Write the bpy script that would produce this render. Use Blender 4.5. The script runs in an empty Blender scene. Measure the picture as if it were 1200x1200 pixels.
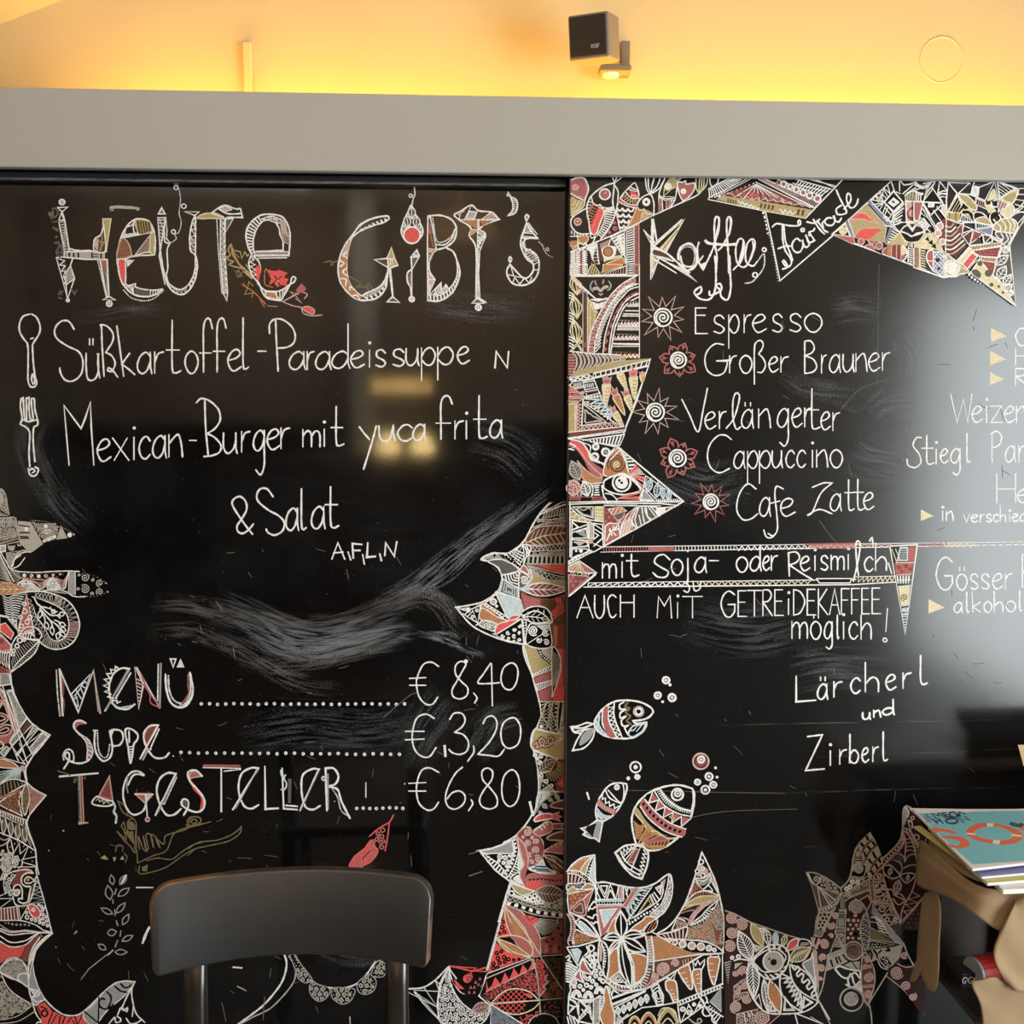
import bpy,bmesh,math,random
from math import sin,cos,pi,atan2,hypot,radians
from mathutils import Vector,Matrix,noise
from mathutils.geometry import tessellate_polygon

# ------------------------------------------------------------------ camera, world, light
scene=bpy.context.scene
COL=scene.collection
scene.view_settings.view_transform='Standard'
scene.view_settings.look='None'
scene.view_settings.gamma=1.0
scene.view_settings.use_curve_mapping=False
scene.view_settings.exposure=0.32

CAMZ=1.55
YAW,PITCH=radians(3.7),radians(7.08)
cam_d=bpy.data.cameras.new('camera');cam_d.lens=36;cam_d.sensor_width=36
cam=bpy.data.objects.new('camera',cam_d);COL.objects.link(cam)
cam.location=(0,0,CAMZ)
cam.rotation_euler=(pi/2-PITCH,0,-YAW)
cam_d.clip_start=0.05
scene.camera=cam

world=bpy.data.worlds.new('world');scene.world=world;world.use_nodes=True
wbg=world.node_tree.nodes['Background']
wbg.inputs[0].default_value=(0.86,0.93,1.0,1);wbg.inputs[1].default_value=2.6

def area(name,loc,target,sx,sy,power,color,spread=None):
 d=bpy.data.lights.new(name,'AREA');d.shape='RECTANGLE';d.size=sx;d.size_y=sy
 d.energy=power;d.color=color
 if spread:d.spread=spread
 o=bpy.data.objects.new(name,d);COL.objects.link(o);o.location=loc
 o.rotation_euler=(Vector(target)-Vector(loc)).to_track_quat('-Z','Y').to_euler()
 return o

# daylight pouring in through the glass door on the right
area('door_daylight',(2.62,-0.50,1.08),(0,-0.4,1.05),2.0,1.95,88,(0.90,0.97,0.97))
# unseen warm panel facing up, added so the ceiling tints the boards' gloss
area('warm_ceiling_fill',(-0.4,-2.0,1.9),(-0.4,-2.0,3),4.5,3.2,44,(1.0,0.80,0.60))
area('ceiling_fill',(-1.2,-1.0,2.85),(-0.6,1.2,1.0),1.2,0.8,9,(0.95,0.97,1.0))  # unseen cool fill below the ceiling, aimed at the boards; no window stands there

area('rear_wall_fill',(-0.3,-3.2,2.75),(-0.3,-4.2,1.9),4.8,0.3,30,(1.0,0.80,0.60))  # unseen warm fill, added to brighten the rear wall the boards reflect

# pixel helpers: a photograph pixel (1200 frame) becomes a point on a plane of the place
_R=Matrix.Rotation(-YAW,3,'Z')@Matrix.Rotation(-PITCH,3,'X')
def ray(px,py):
 return _R@Vector(((px-600)/1200,1.0,-(py-600)/1200))
def on_y(px,py,Y):
 d=ray(px,py);t=Y/d.y
 return Vector((d.x*t,Y,CAMZ+d.z*t))
def on_z(px,py,Z):
 d=ray(px,py);t=(Z-CAMZ)/d.z
 return Vector((d.x*t,d.y*t,Z))

Y_LEFT,Y_RIGHT,Y_HEAD,Y_WALL=2.005,1.965,1.935,2.16

# ------------------------------------------------------------------ materials
def mat(name,color,rough=0.6,metal=0.0,spec=0.5,var=0.0,vscale=8.0,bump=0.0,bscale=60.0,coat=0.0,sheen=0.0,emit=None,estr=0.0,stretch=(1,1,1)):
 m=bpy.data.materials.new(name);m.use_nodes=True
 nt=m.node_tree;b=nt.nodes['Principled BSDF']
 b.inputs['Base Color'].default_value=(*color,1)
 b.inputs['Roughness'].default_value=rough
 b.inputs['Metallic'].default_value=metal
 b.inputs['Specular IOR Level'].default_value=spec
 b.inputs['Coat Weight'].default_value=coat
 if emit:
  b.inputs['Emission Color'].default_value=(*emit,1);b.inputs['Emission Strength'].default_value=estr
 tc=nt.nodes.new('ShaderNodeTexCoord');mp=nt.nodes.new('ShaderNodeMapping')
 nt.links.new(tc.outputs['Object'],mp.inputs[0]);mp.inputs['Scale'].default_value=stretch
 if var:
  n=nt.nodes.new('ShaderNodeTexNoise');n.inputs['Scale'].default_value=vscale;n.inputs['Detail'].default_value=6
  nt.links.new(mp.outputs[0],n.inputs['Vector'])
  mr=nt.nodes.new('ShaderNodeMapRange');mr.inputs['From Min'].default_value=0.3;mr.inputs['From Max'].default_value=0.7
  mr.inputs['To Min'].default_value=1-var;mr.inputs['To Max'].default_value=1+var
  nt.links.new(n.outputs['Fac'],mr.inputs['Value'])
  hs=nt.nodes.new('ShaderNodeHueSaturation');hs.inputs['Color'].default_value=(*color,1)
  nt.links.new(mr.outputs[0],hs.inputs['Value']);nt.links.new(hs.outputs[0],b.inputs['Base Color'])
 if bump:
  n2=nt.nodes.new('ShaderNodeTexNoise');n2.inputs['Scale'].default_value=bscale;n2.inputs['Detail'].default_value=5
  nt.links.new(mp.outputs[0],n2.inputs['Vector'])
  bp=nt.nodes.new('ShaderNodeBump');bp.inputs['Strength'].default_value=bump;bp.inputs['Distance'].default_value=0.002
  nt.links.new(n2.outputs['Fac'],bp.inputs['Height']);nt.links.new(bp.outputs[0],b.inputs['Normal'])
 return m

def chalk_mat(name,color,var=0.18):
 m=mat(name,color,rough=0.75,spec=0.2,var=var,vscale=260)
 return m
CH={
 'W':chalk_mat('chalk_white',(0.90,0.88,0.86)),
 'w':chalk_mat('chalk_soft_white',(0.50,0.46,0.41)),
 'd':chalk_mat('chalk_faint',(0.13,0.12,0.11)),
 'K':chalk_mat('chalk_dusty_pink',(0.47,0.145,0.14)),
 'R':chalk_mat('chalk_coral_red',(0.82,0.12,0.11)),
 'r':chalk_mat('chalk_dark_red',(0.26,0.07,0.06)),
 'O':chalk_mat('chalk_copper',(0.52,0.235,0.105)),
 'G':chalk_mat('chalk_old_gold',(0.50,0.39,0.19)),
 'g':chalk_mat('chalk_dim_gold',(0.20,0.16,0.085)),
 'Y':chalk_mat('chalk_pale_yellow',(0.78,0.69,0.46)),
 'B':chalk_mat('chalk_pale_blue',(0.62,0.72,0.76)),
 'N':chalk_mat('chalk_blue',(0.24,0.28,0.40)),
 'k':chalk_mat('paint_black',(0.012,0.011,0.011)),
 'c':chalk_mat('chalk_pale_pink',(0.66,0.44,0.40)),
 'b':chalk_mat('chalk_brown',(0.13,0.06,0.038)),
 'm':chalk_mat('chalk_thin_maroon',(0.040,0.017,0.016)),
 's':chalk_mat('chalk_silver_grey',(0.36,0.37,0.38)),
}

def board_mat(name,base,r0,rlow,zsplit):
 """glossy black board paint: uneven sheen, wiping streaks, fine scratches"""
 m=bpy.data.materials.new(name);m.use_nodes=True
 nt=m.node_tree;L=nt.links.new;N=nt.nodes.new
 b=nt.nodes['Principled BSDF']
 tc=N('ShaderNodeTexCoord')
 n1=N('ShaderNodeTexNoise');n1.inputs['Scale'].default_value=3.2;n1.inputs['Detail'].default_value=8;n1.inputs['Roughness'].default_value=0.62
 L(tc.outputs['Object'],n1.inputs['Vector'])
 mp=N('ShaderNodeMapping');mp.inputs['Scale'].default_value=(2.0,1,34);L(tc.outputs['Object'],mp.inputs[0])
 n2=N('ShaderNodeTexNoise');n2.inputs['Scale'].default_value=2.5;n2.inputs['Detail'].default_value=6;L(mp.outputs[0],n2.inputs['Vector'])
 dust=N('ShaderNodeMapRange');dust.inputs['From Min'].default_value=0.48;dust.inputs['From Max'].default_value=0.86
 L(n1.outputs['Fac'],dust.inputs['Value'])
 mul=N('ShaderNodeMath');mul.operation='MULTIPLY';L(dust.outputs[0],mul.inputs[0]);L(n2.outputs['Fac'],mul.inputs[1])
 mul2=N('ShaderNodeMath');mul2.operation='MULTIPLY';mul2.inputs[1].default_value=0.11;L(mul.outputs[0],mul2.inputs[0])
 mix=N('ShaderNodeMix');mix.data_type='RGBA'
 mix.inputs[6].default_value=(*base,1);mix.inputs[7].default_value=(0.20,0.21,0.22,1)
 L(mul2.outputs[0],mix.inputs[0])
 # tiny specks of chalk
 sp=N('ShaderNodeTexNoise');sp.inputs['Scale'].default_value=330;sp.inputs['Detail'].default_value=2;L(tc.outputs['Object'],sp.inputs['Vector'])
 sr=N('ShaderNodeMapRange');sr.inputs['From Min'].default_value=0.735;sr.inputs['From Max'].default_value=0.80;sr.inputs['To Max'].default_value=0.5
 L(sp.outputs['Fac'],sr.inputs['Value'])
 mix2=N('ShaderNodeMix');mix2.data_type='RGBA';L(mix.outputs[2],mix2.inputs[6]);mix2.inputs[7].default_value=(0.4,0.38,0.36,1)
 L(sr.outputs[0],mix2.inputs[0]);L(mix2.outputs[2],b.inputs['Base Color'])
 # roughness: smoother repainted strip along the bottom
 sx=N('ShaderNodeSeparateXYZ');L(tc.outputs['Object'],sx.inputs[0])
 st=N('ShaderNodeMapRange');st.inputs['From Min'].default_value=zsplit-0.006;st.inputs['From Max'].default_value=zsplit+0.006
 st.inputs['To Min'].default_value=rlow;st.inputs['To Max'].default_value=r0
 L(sx.outputs['Z'],st.inputs['Value'])
 ra=N('ShaderNodeMath');ra.operation='MULTIPLY_ADD';ra.inputs[1].default_value=0.08
 L(n1.outputs['Fac'],ra.inputs[0])
 sub=N('ShaderNodeMath');sub.operation='SUBTRACT';sub.inputs[1].default_value=0.04;L(st.outputs[0],sub.inputs[0]);L(sub.outputs[0],ra.inputs[2])
 L(ra.outputs[0],b.inputs['Roughness'])
 n3=N('ShaderNodeTexNoise');n3.inputs['Scale'].default_value=140;n3.inputs['Detail'].default_value=3;L(tc.outputs['Object'],n3.inputs['Vector'])
 bp=N('ShaderNodeBump');bp.inputs['Strength'].default_value=0.03;bp.inputs['Distance'].default_value=0.0003
 L(n3.outputs['Fac'],bp.inputs['Height']);L(bp.outputs[0],b.inputs['Normal'])
 b.inputs['Specular IOR Level'].default_value=0.62
 return m

# ------------------------------------------------------------------ object helpers
def link(name,me,parent=None,loc=None):
 o=bpy.data.objects.new(name,me);COL.objects.link(o)
 if parent:o.parent=parent
 if loc is not None:o.location=loc
 return o
def tag(o,label=None,cat=None,group=None,kind=None):
 if label:o['label']=label
 if cat:o['category']=cat
 if group:o['group']=group
 if kind:o['kind']=kind
 return o
def empty(name,loc,rot=(0,0,0)):
 o=bpy.data.objects.new(name,None);COL.objects.link(o);o.location=loc;o.rotation_euler=rot
 o.empty_display_size=0.05
 return o
def bm_obj(name,bm,m,parent=None,loc=None,smooth=False,bevel=0.0,seg=2):
 me=bpy.data.meshes.new(name)
 bmesh.ops.recalc_face_normals(bm,faces=bm.faces)
 bm.to_mesh(me);bm.free()
 for x in(m if isinstance(m,(list,tuple))else[m]):me.materials.append(x)
 if smooth:
  for p in me.polygons:p.use_smooth=True
 o=link(name,me,parent,loc)
 if bevel:
  md=o.modifiers.new('bevel','BEVEL');md.width=bevel;md.segments=seg;md.limit_method='ANGLE'
 return o
def bm_box(bm,x0,x1,y0,y1,z0,z1):
 v=[bm.verts.new((x,y,z))for z in(z0,z1)for(x,y)in((x0,y0),(x1,y0),(x1,y1),(x0,y1))]
 for f in((0,3,2,1),(4,5,6,7),(0,1,5,4),(1,2,6,5),(2,3,7,6),(3,0,4,7)):
  bm.faces.new([v[i]for i in f])
 return v
def box(name,x0,x1,y0,y1,z0,z1,m,parent=None,bevel=0.0,loc=None):
 bm=bmesh.new();bm_box(bm,x0,x1,y0,y1,z0,z1)
 return bm_obj(name,bm,m,parent,loc,bevel=bevel)
def bm_tube(bm,pts,r,n=10,cap=True,flat=1.0):
 rings=[]
 for i,p in enumerate(pts):
  p=Vector(p)
  t=(Vector(pts[min(i+1,len(pts)-1)])-Vector(pts[max(i-1,0)])).normalized()
  up=Vector((0,1,0))if abs(t.y)<0.9 else Vector((1,0,0))
  u=t.cross(up).normalized();v=u.cross(t)
  rr=r[i]if isinstance(r,(list,tuple))else r
  rings.append([bm.verts.new(p+u*rr*cos(2*pi*k/n)+v*rr*flat*sin(2*pi*k/n))for k in range(n)])
 for a,b in zip(rings,rings[1:]):
  for k in range(n):bm.faces.new((a[k],a[(k+1)%n],b[(k+1)%n],b[k]))
 if cap:bm.faces.new(rings[0][::-1]);bm.faces.new(rings[-1])
def bm_lathe(bm,prof,n=24,c=(0,0,0),axis='Z'):
 rings=[]
 for r,h in prof:
  ring=[]
  for k in range(n):
   a=2*pi*k/n
   p=(r*cos(a),r*sin(a),h)if axis=='Z' else(r*cos(a),h,r*sin(a))
   ring.append(bm.verts.new((c[0]+p[0],c[1]+p[1],c[2]+p[2])))
  rings.append(ring)
 for a,b in zip(rings,rings[1:]):
  for k in range(n):bm.faces.new((a[k],a[(k+1)%n],b[(k+1)%n],b[k]))
 bm.faces.new(rings[0][::-1]);bm.faces.new(rings[-1])
# ------------------------------------------------------------------ the room shell
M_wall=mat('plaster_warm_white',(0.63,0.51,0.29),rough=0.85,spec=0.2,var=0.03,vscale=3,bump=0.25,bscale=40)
M_ceil=mat('ceiling_plaster',(0.72,0.66,0.56),rough=0.9,var=0.03,bump=0.15)
M_header=mat('header_greige_paint',(0.44,0.425,0.385),rough=0.42,spec=0.4,var=0.03,vscale=2,bump=0.08,bscale=25)
M_floor=mat('dark_floor_boards',(0.032,0.027,0.026),rough=0.4,var=0.4,vscale=4,stretch=(1,10,1))
M_backwall=mat('brown_back_wall',(0.42,0.34,0.27),rough=0.8,var=0.15,vscale=2)
M_rail=mat('black_rail_metal',(0.02,0.02,0.022),rough=0.3,spec=0.5)
M_cream=mat('cream_paint',(0.66,0.62,0.54),rough=0.5)

XL,XR,YB,ZC=-3.2,2.75,-4.2,2.95
def struct(o):o['kind']='structure';return o
struct(box('floor',XL,XR,YB,2.4,-0.1,0.0,M_floor))
struct(box('ceiling',XL,XR,YB,2.4,ZC,ZC+0.1,M_ceil))
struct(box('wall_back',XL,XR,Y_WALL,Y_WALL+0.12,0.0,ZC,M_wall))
struct(box('wall_rear',XL,XR,YB-0.12,YB,0.0,ZC,M_backwall))
struct(box('wainscot_rear',XL,XR,YB,YB+0.03,0.0,1.25,M_floor))  # unseen dark wainscot, added to darken the lower reflections in the boards
struct(box('wall_left',XL-0.12,XL,YB-0.12,2.4,0.0,ZC,M_backwall))
# right wall with an opening for the glass door
bm=bmesh.new()
DY0,DY1,DZ=-1.60,0.55,2.15
bm_box(bm,XR,XR+0.12,YB-0.12,DY0,0,ZC);bm_box(bm,XR,XR+0.12,DY1,2.4,0,ZC);bm_box(bm,XR,XR+0.12,DY0,DY1,DZ,ZC)
struct(bm_obj('wall_right',bm,M_cream))
bm=bmesh.new()
for a,b in((DY0,DY0+0.07),(DY1-0.07,DY1),((DY0+DY1)/2-0.04,(DY0+DY1)/2+0.04)):bm_box(bm,XR+0.02,XR+0.09,a,b,0,DZ)
bm_box(bm,XR+0.02,XR+0.09,DY0,DY1,DZ-0.07,DZ);bm_box(bm,XR+0.02,XR+0.09,DY0,DY1,0,0.1)
dr=struct(bm_obj('door_1',bm,M_cream))

# the slanting vault of the ceiling in the upper left corner
a=on_y(-60,52,Y_WALL);b=on_y(110,-14,Y_WALL);c=on_y(-420,190,Y_WALL)
bm=bmesh.new()
vs=[Vector(c),Vector(b),Vector(b)+Vector((-0.25,-1.4,0.25)),Vector(c)+Vector((-0.25,-1.4,0.25))]
lo=[bm.verts.new(v)for v in vs];hi=[bm.verts.new(v+Vector((-0.1,0,0.3)))for v in vs]
bm.faces.new(lo);bm.faces.new(hi[::-1])
for i in range(4):bm.faces.new((lo[i],lo[(i+1)%4],hi[(i+1)%4],hi[i]))
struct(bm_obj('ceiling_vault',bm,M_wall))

# header: painted fascia box with a trough behind it where the light strip lies
hz_top=on_y(600,112.5,Y_HEAD).z;hz_bot=on_y(600,203.5,Y_HEAD).z
hd=box('trim_1',XL,XR,Y_HEAD,Y_HEAD+0.022,hz_bot,hz_top,M_header,bevel=0.0025);struct(hd)
fl=box('trough_floor',XL,XR,Y_HEAD+0.022,Y_WALL,hz_top-0.11,hz_top-0.095,M_cream,hd)
sf=box('underside',XL,XR,Y_HEAD+0.022,Y_WALL,hz_bot+0.004,hz_bot+0.018,M_rail,hd)
print('HEADER z',hz_bot,hz_top)
# chipped nick in the fascia's upper edge
# light strips: aluminium channel with glowing diffuser
M_alu=mat('aluminium',(0.6,0.6,0.6),rough=0.35,metal=1)
WARM=(1.0,0.50,0.07)
M_led=mat('led_glow',(1,0.8,0.5),rough=0.5,emit=(1.0,0.62,0.2),estr=3)
def led(x0,x1,i,p):
 z=hz_top-0.093
 t=empty('light_strip',((x0+x1)/2,2.085,z));w=(x1-x0)/2
 tag(t,('warm light strip hidden behind the left half of the fascia','warm light strip hidden behind the right half of the fascia')[i],'light strip')
 box('channel',-w,w,-0.012,0.012,0,0.008,M_alu,t)
 box('diffuser',-w+0.002,w-0.002,-0.009,0.009,0.008,0.012,M_led,t)
 l=area('light_strip_glow',((x0+x1)/2,2.085,z+0.016),((x0+x1)/2,2.085,z+1),w*2,0.02,p*w*2,WARM)
led(on_y(112,100,Y_WALL).x,on_y(592,100,Y_WALL).x,0,4.4)
led(on_y(640,100,Y_WALL).x,on_y(1262,100,Y_WALL).x,1,4.4)

# painted-over cable channel on the wall
p=on_y(292,106,Y_WALL);q=on_y(292,51,Y_WALL)
cc=box('cable_channel',-0.008,0.008,-0.014,0.0,-0.1,q.z-p.z,M_wall,loc=(p.x,Y_WALL,p.z),bevel=0.002)
tag(cc,'short wall-coloured cable channel standing up from behind the fascia left of centre','cable channel')
# painted-over round cover plate
p=on_y(1103,70,Y_WALL);r=25.5/1200*Y_WALL
bm=bmesh.new();bm_lathe(bm,[(r,0.002),(r,-0.0010),(r-0.001,-0.0014),(r-0.002,-0.0010),(r-0.0028,-0.0003),(0.004,-0.0003)],48,axis='Y')
cp=bm_obj('cover_plate',bm,M_wall,loc=(p.x,Y_WALL,p.z))
tag(cp,'round wall-coloured cover plate painted over on the yellow-lit wall, upper right','cover plate')

# ---- things of the room behind the photographer; only their reflections reach the boards
M_shade=mat('amber_lamp_shade',(0.8,0.6,0.3),rough=0.5,emit=(1.0,0.62,0.2),estr=7)
M_bulb=mat('bulb_glow',(1,0.85,0.6),rough=0.4,emit=(1.0,0.70,0.28),estr=16)
M_dark=mat('dark_brown_wood',(0.05,0.03,0.02),rough=0.5,var=0.3,vscale=6)
def mirror_pt(px,py,Y,plane=Y_LEFT):
 d=ray(px,py);t0=plane/d.y;P=Vector((d.x*t0,plane,CAMZ+d.z*t0));d2=Vector((d.x,-d.y,d.z));t=(Y-plane)/d2.y
 return P+d2*t
for(px,py,lab)in((455,526,'left of two small glowing pendant lamps behind the photographer'),(495,526,'right of two small glowing pendant lamps behind the photographer')):
 p=mirror_pt(px,py,-3.4)
 t=empty('pendant_lamp',(p.x,p.y,p.z));tag(t,lab,'lamp','pendant lamps over the rear counter')
 bm=bmesh.new();bm_lathe(bm,[(0.01,0.12),(0.05,0.09),(0.088,0.0),(0.08,-0.02),(0.07,-0.03)],20);bm_obj('lamp_shade',bm,M_bulb,t,smooth=True)
 bm=bmesh.new();bm_tube(bm,[(0,0,0.11),(0,0,ZC-p.z)],0.004,6);bm_obj('cord',bm,M_rail,t)
p=mirror_pt(471,452,-3.9)
t=empty('light_box',(p.x,p.y,p.z));tag(t,'long amber light box on the rear wall behind the photographer','light box')
box('housing',-0.24,0.24,-0.06,0.05,-0.07,0.07,M_dark,t);box('glowing_panel',-0.225,0.225,0.05,0.06,-0.055,0.055,M_shade,t)
p=mirror_pt(430,500,-4.1)
M_post=mat('pale_column_paint',(0.8,0.82,0.8),rough=0.6)
tt=box('column',-0.09,0.09,-0.09,0.09,0,ZC,M_post,loc=(p.x,-4.0,0));struct(tt)
p=mirror_pt(540,395,-3.0)
t=empty('ceiling_lamp',(p.x,p.y,ZC));tag(t,'shaded ceiling lamp behind the photographer','lamp')
bm=bmesh.new();bm_lathe(bm,[(0.02,0),(0.02,-0.25),(0.2,-0.27),(0.26,-0.42),(0.24,-0.42)],24)
bm_obj('lamp_shade',bm,mat('cloth_shade',(0.5,0.35,0.2),rough=0.8,emit=(1.0,0.6,0.3),estr=1.0),t,smooth=True)
box('counter',-1.6,0.5,-3.6,-3.0,0,1.05,M_dark,bevel=0.01)
tag(bpy.data.objects['counter'],'dark wooden counter at the rear of the room','counter')

# ------------------------------------------------------------------ the two big sliding chalkboards
M_boardL=board_mat('board_paint_left',(0.0035,0.0034,0.0036),0.06,0.06,-9)
M_boardR=board_mat('board_paint_right',(0.0055,0.0055,0.0056),0.17,0.10,on_y(900,925,Y_RIGHT).z-0.06)
xs=on_y(665.5,600,Y_RIGHT).x
seamL=xs-0.004
zt=hz_bot+0.003
def board(name,x0,x1,Y,th,m,label):
 bm=bmesh.new();bm_box(bm,x0,x1,Y,Y+th,0.06,zt)
 o=bm_obj(name,bm,m,bevel=0.0015);o.location=(0,0,0)
 return tag(o,label,'chalkboard')
BL=board('chalkboard',XL+0.3,seamL+0.12,Y_LEFT,0.03,M_boardL,'left large black chalkboard panel with the day\'s menu and prices')
BR=board('chalkboard',xs,XR-0.05,Y_RIGHT,0.03,M_boardR,'right large black chalkboard panel with the coffee and beer list')
# dark brown edge of the right panel along the seam, and the rail above the left panel
M_edge=mat('dark_panel_edge',(0.035,0.02,0.018),rough=0.5,var=0.4,vscale=30)
box('edge_strip',xs-0.0012,xs+0.0006,Y_RIGHT-0.0006,Y_RIGHT+0.03,0.06,zt-0.002,M_edge,BR)
rl=box('sliding_rail',XL+0.3,seamL,Y_LEFT-0.022,Y_LEFT-0.001,zt-0.018,zt-0.001,M_rail,bevel=0.002)
tag(rl,'thin black sliding rail under the fascia above the left chalkboard','rail')
rl2=box('rail_lip',XL+0.3,seamL-0.002,Y_LEFT-0.026,Y_LEFT-0.022,zt-0.0165,zt-0.0125,mat('scuffed_rail',(0.12,0.12,0.12),rough=0.4,var=0.7,vscale=30,stretch=(1,1,8)),rl)
# ------------------------------------------------------------------ chalk drawing engine
# All coordinates below are where the marks stand on the flat boards; px() carries them onto the board's own plane.
RNG=random.Random(7)
SLOTS=list(CH.keys())

def nums(s):return[float(t)for t in s.split()]
TR=[0.0,0.0,1.0]
def view(ox=0,oy=0,k=1.0):
 """the next marks are given relative to a corner of the board area, k units to the unit of the layout"""
 TR[:]=[ox,oy,k]
def tp(x,y):return(TR[0]+x/TR[2],TR[1]+y/TR[2])
def crom(P,closed=False,step=1.6):
 """smooth curve through points; a repeated point is a corner"""
 n=len(P)
 if n<3:return list(P)
 out=[]
 rng=range(n if closed else n-1)
 for i in rng:
  p1,p2=P[i],P[(i+1)%n]
  if p1==p2:continue
  p0=P[(i-1)%n]if(closed or i>0)else(2*p1[0]-p2[0],2*p1[1]-p2[1])
  p3=P[(i+2)%n]if(closed or i+2<n)else(2*p2[0]-p1[0],2*p2[1]-p1[1])
  if p0==p1:p0=(2*p1[0]-p2[0],2*p1[1]-p2[1])
  if p3==p2:p3=(2*p2[0]-p1[0],2*p2[1]-p1[1])
  d=hypot(p2[0]-p1[0],p2[1]-p1[1]);k=max(1,min(12,int(d/step)))
  for j in range(k):
   t=j/k;t2=t*t;t3=t2*t
   out.append(tuple(0.5*(2*p1[a]+(p2[a]-p0[a])*t+(2*p0[a]-5*p1[a]+4*p2[a]-p3[a])*t2+(3*p1[a]-p0[a]-3*p2[a]+p3[a])*t3)for a in(0,1)))
 if not closed:out.append(P[-1])
 return out
def parse(s):
 """'~' smooth, '*' closed, '|' makes the point before it a corner; ';' separates strokes"""
 res=[]
 for part in s.split(';'):
  part=part.strip()
  if not part:continue
  sm='~' in part;cl='*' in part
  toks=part.replace('~',' ').replace('*',' ').replace('|',' | ').split()
  P=[];buf=[]
  for t in toks:
   if t=='|':P.append(P[-1]);continue
   buf.append(float(t))
   if len(buf)==2:P.append(tp(*buf));buf=[]
  Q=crom(P,cl)if sm else[p for i,p in enumerate(P)if i==0 or p!=P[i-1]]
  res.append((Q,cl))
 return res
def one(s):return parse(s)[0][0]if isinstance(s,str)else s
def inside(p,poly):
 x,y=p;c=False;j=len(poly)-1
 for i in range(len(poly)):
  xi,yi=poly[i];xj,yj=poly[j]
  if(yi>y)!=(yj>y)and x<(xj-xi)*(y-yi)/(yj-yi)+xi:c=not c
  j=i
 return c
def clipline(a,b,poly):
 """parts of segment ab inside poly"""
 ts=[0.0,1.0];dx,dy=b[0]-a[0],b[1]-a[1]
 j=len(poly)-1
 for i in range(len(poly)):
  p,q=poly[j],poly[i];ex,ey=q[0]-p[0],q[1]-p[1]
  den=dx*ey-dy*ex
  if abs(den)>1e-9:
   t=((p[0]-a[0])*ey-(p[1]-a[1])*ex)/den;u=((p[0]-a[0])*dy-(p[1]-a[1])*dx)/den
   if 0<=u<=1 and 0<t<1:ts.append(t)
  j=i
 ts.sort();out=[]
 for s,e in zip(ts,ts[1:]):
  if e-s<1e-6:continue
  m=(s+e)/2
  if inside((a[0]+dx*m,a[1]+dy*m),poly):out.append([(a[0]+dx*s,a[1]+dy*s),(a[0]+dx*e,a[1]+dy*e)])
 return out
def resample(P,n):
 L=[0]
 for a,b in zip(P,P[1:]):L.append(L[-1]+hypot(b[0]-a[0],b[1]-a[1]))
 out=[];j=0
 for k in range(n+1):
  t=L[-1]*k/n
  while j<len(L)-2 and L[j+1]<t:j+=1
  d=L[j+1]-L[j]or 1;f=(t-L[j])/d
  out.append((P[j][0]+(P[j+1][0]-P[j][0])*f,P[j][1]+(P[j+1][1]-P[j][1])*f))
 return out
def plen(P):return sum(hypot(b[0]-a[0],b[1]-a[1])for a,b in zip(P,P[1:]))
def bbox(P):xs_=[p[0]for p in P];ys=[p[1]for p in P];return min(xs_),min(ys),max(xs_),max(ys)

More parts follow.
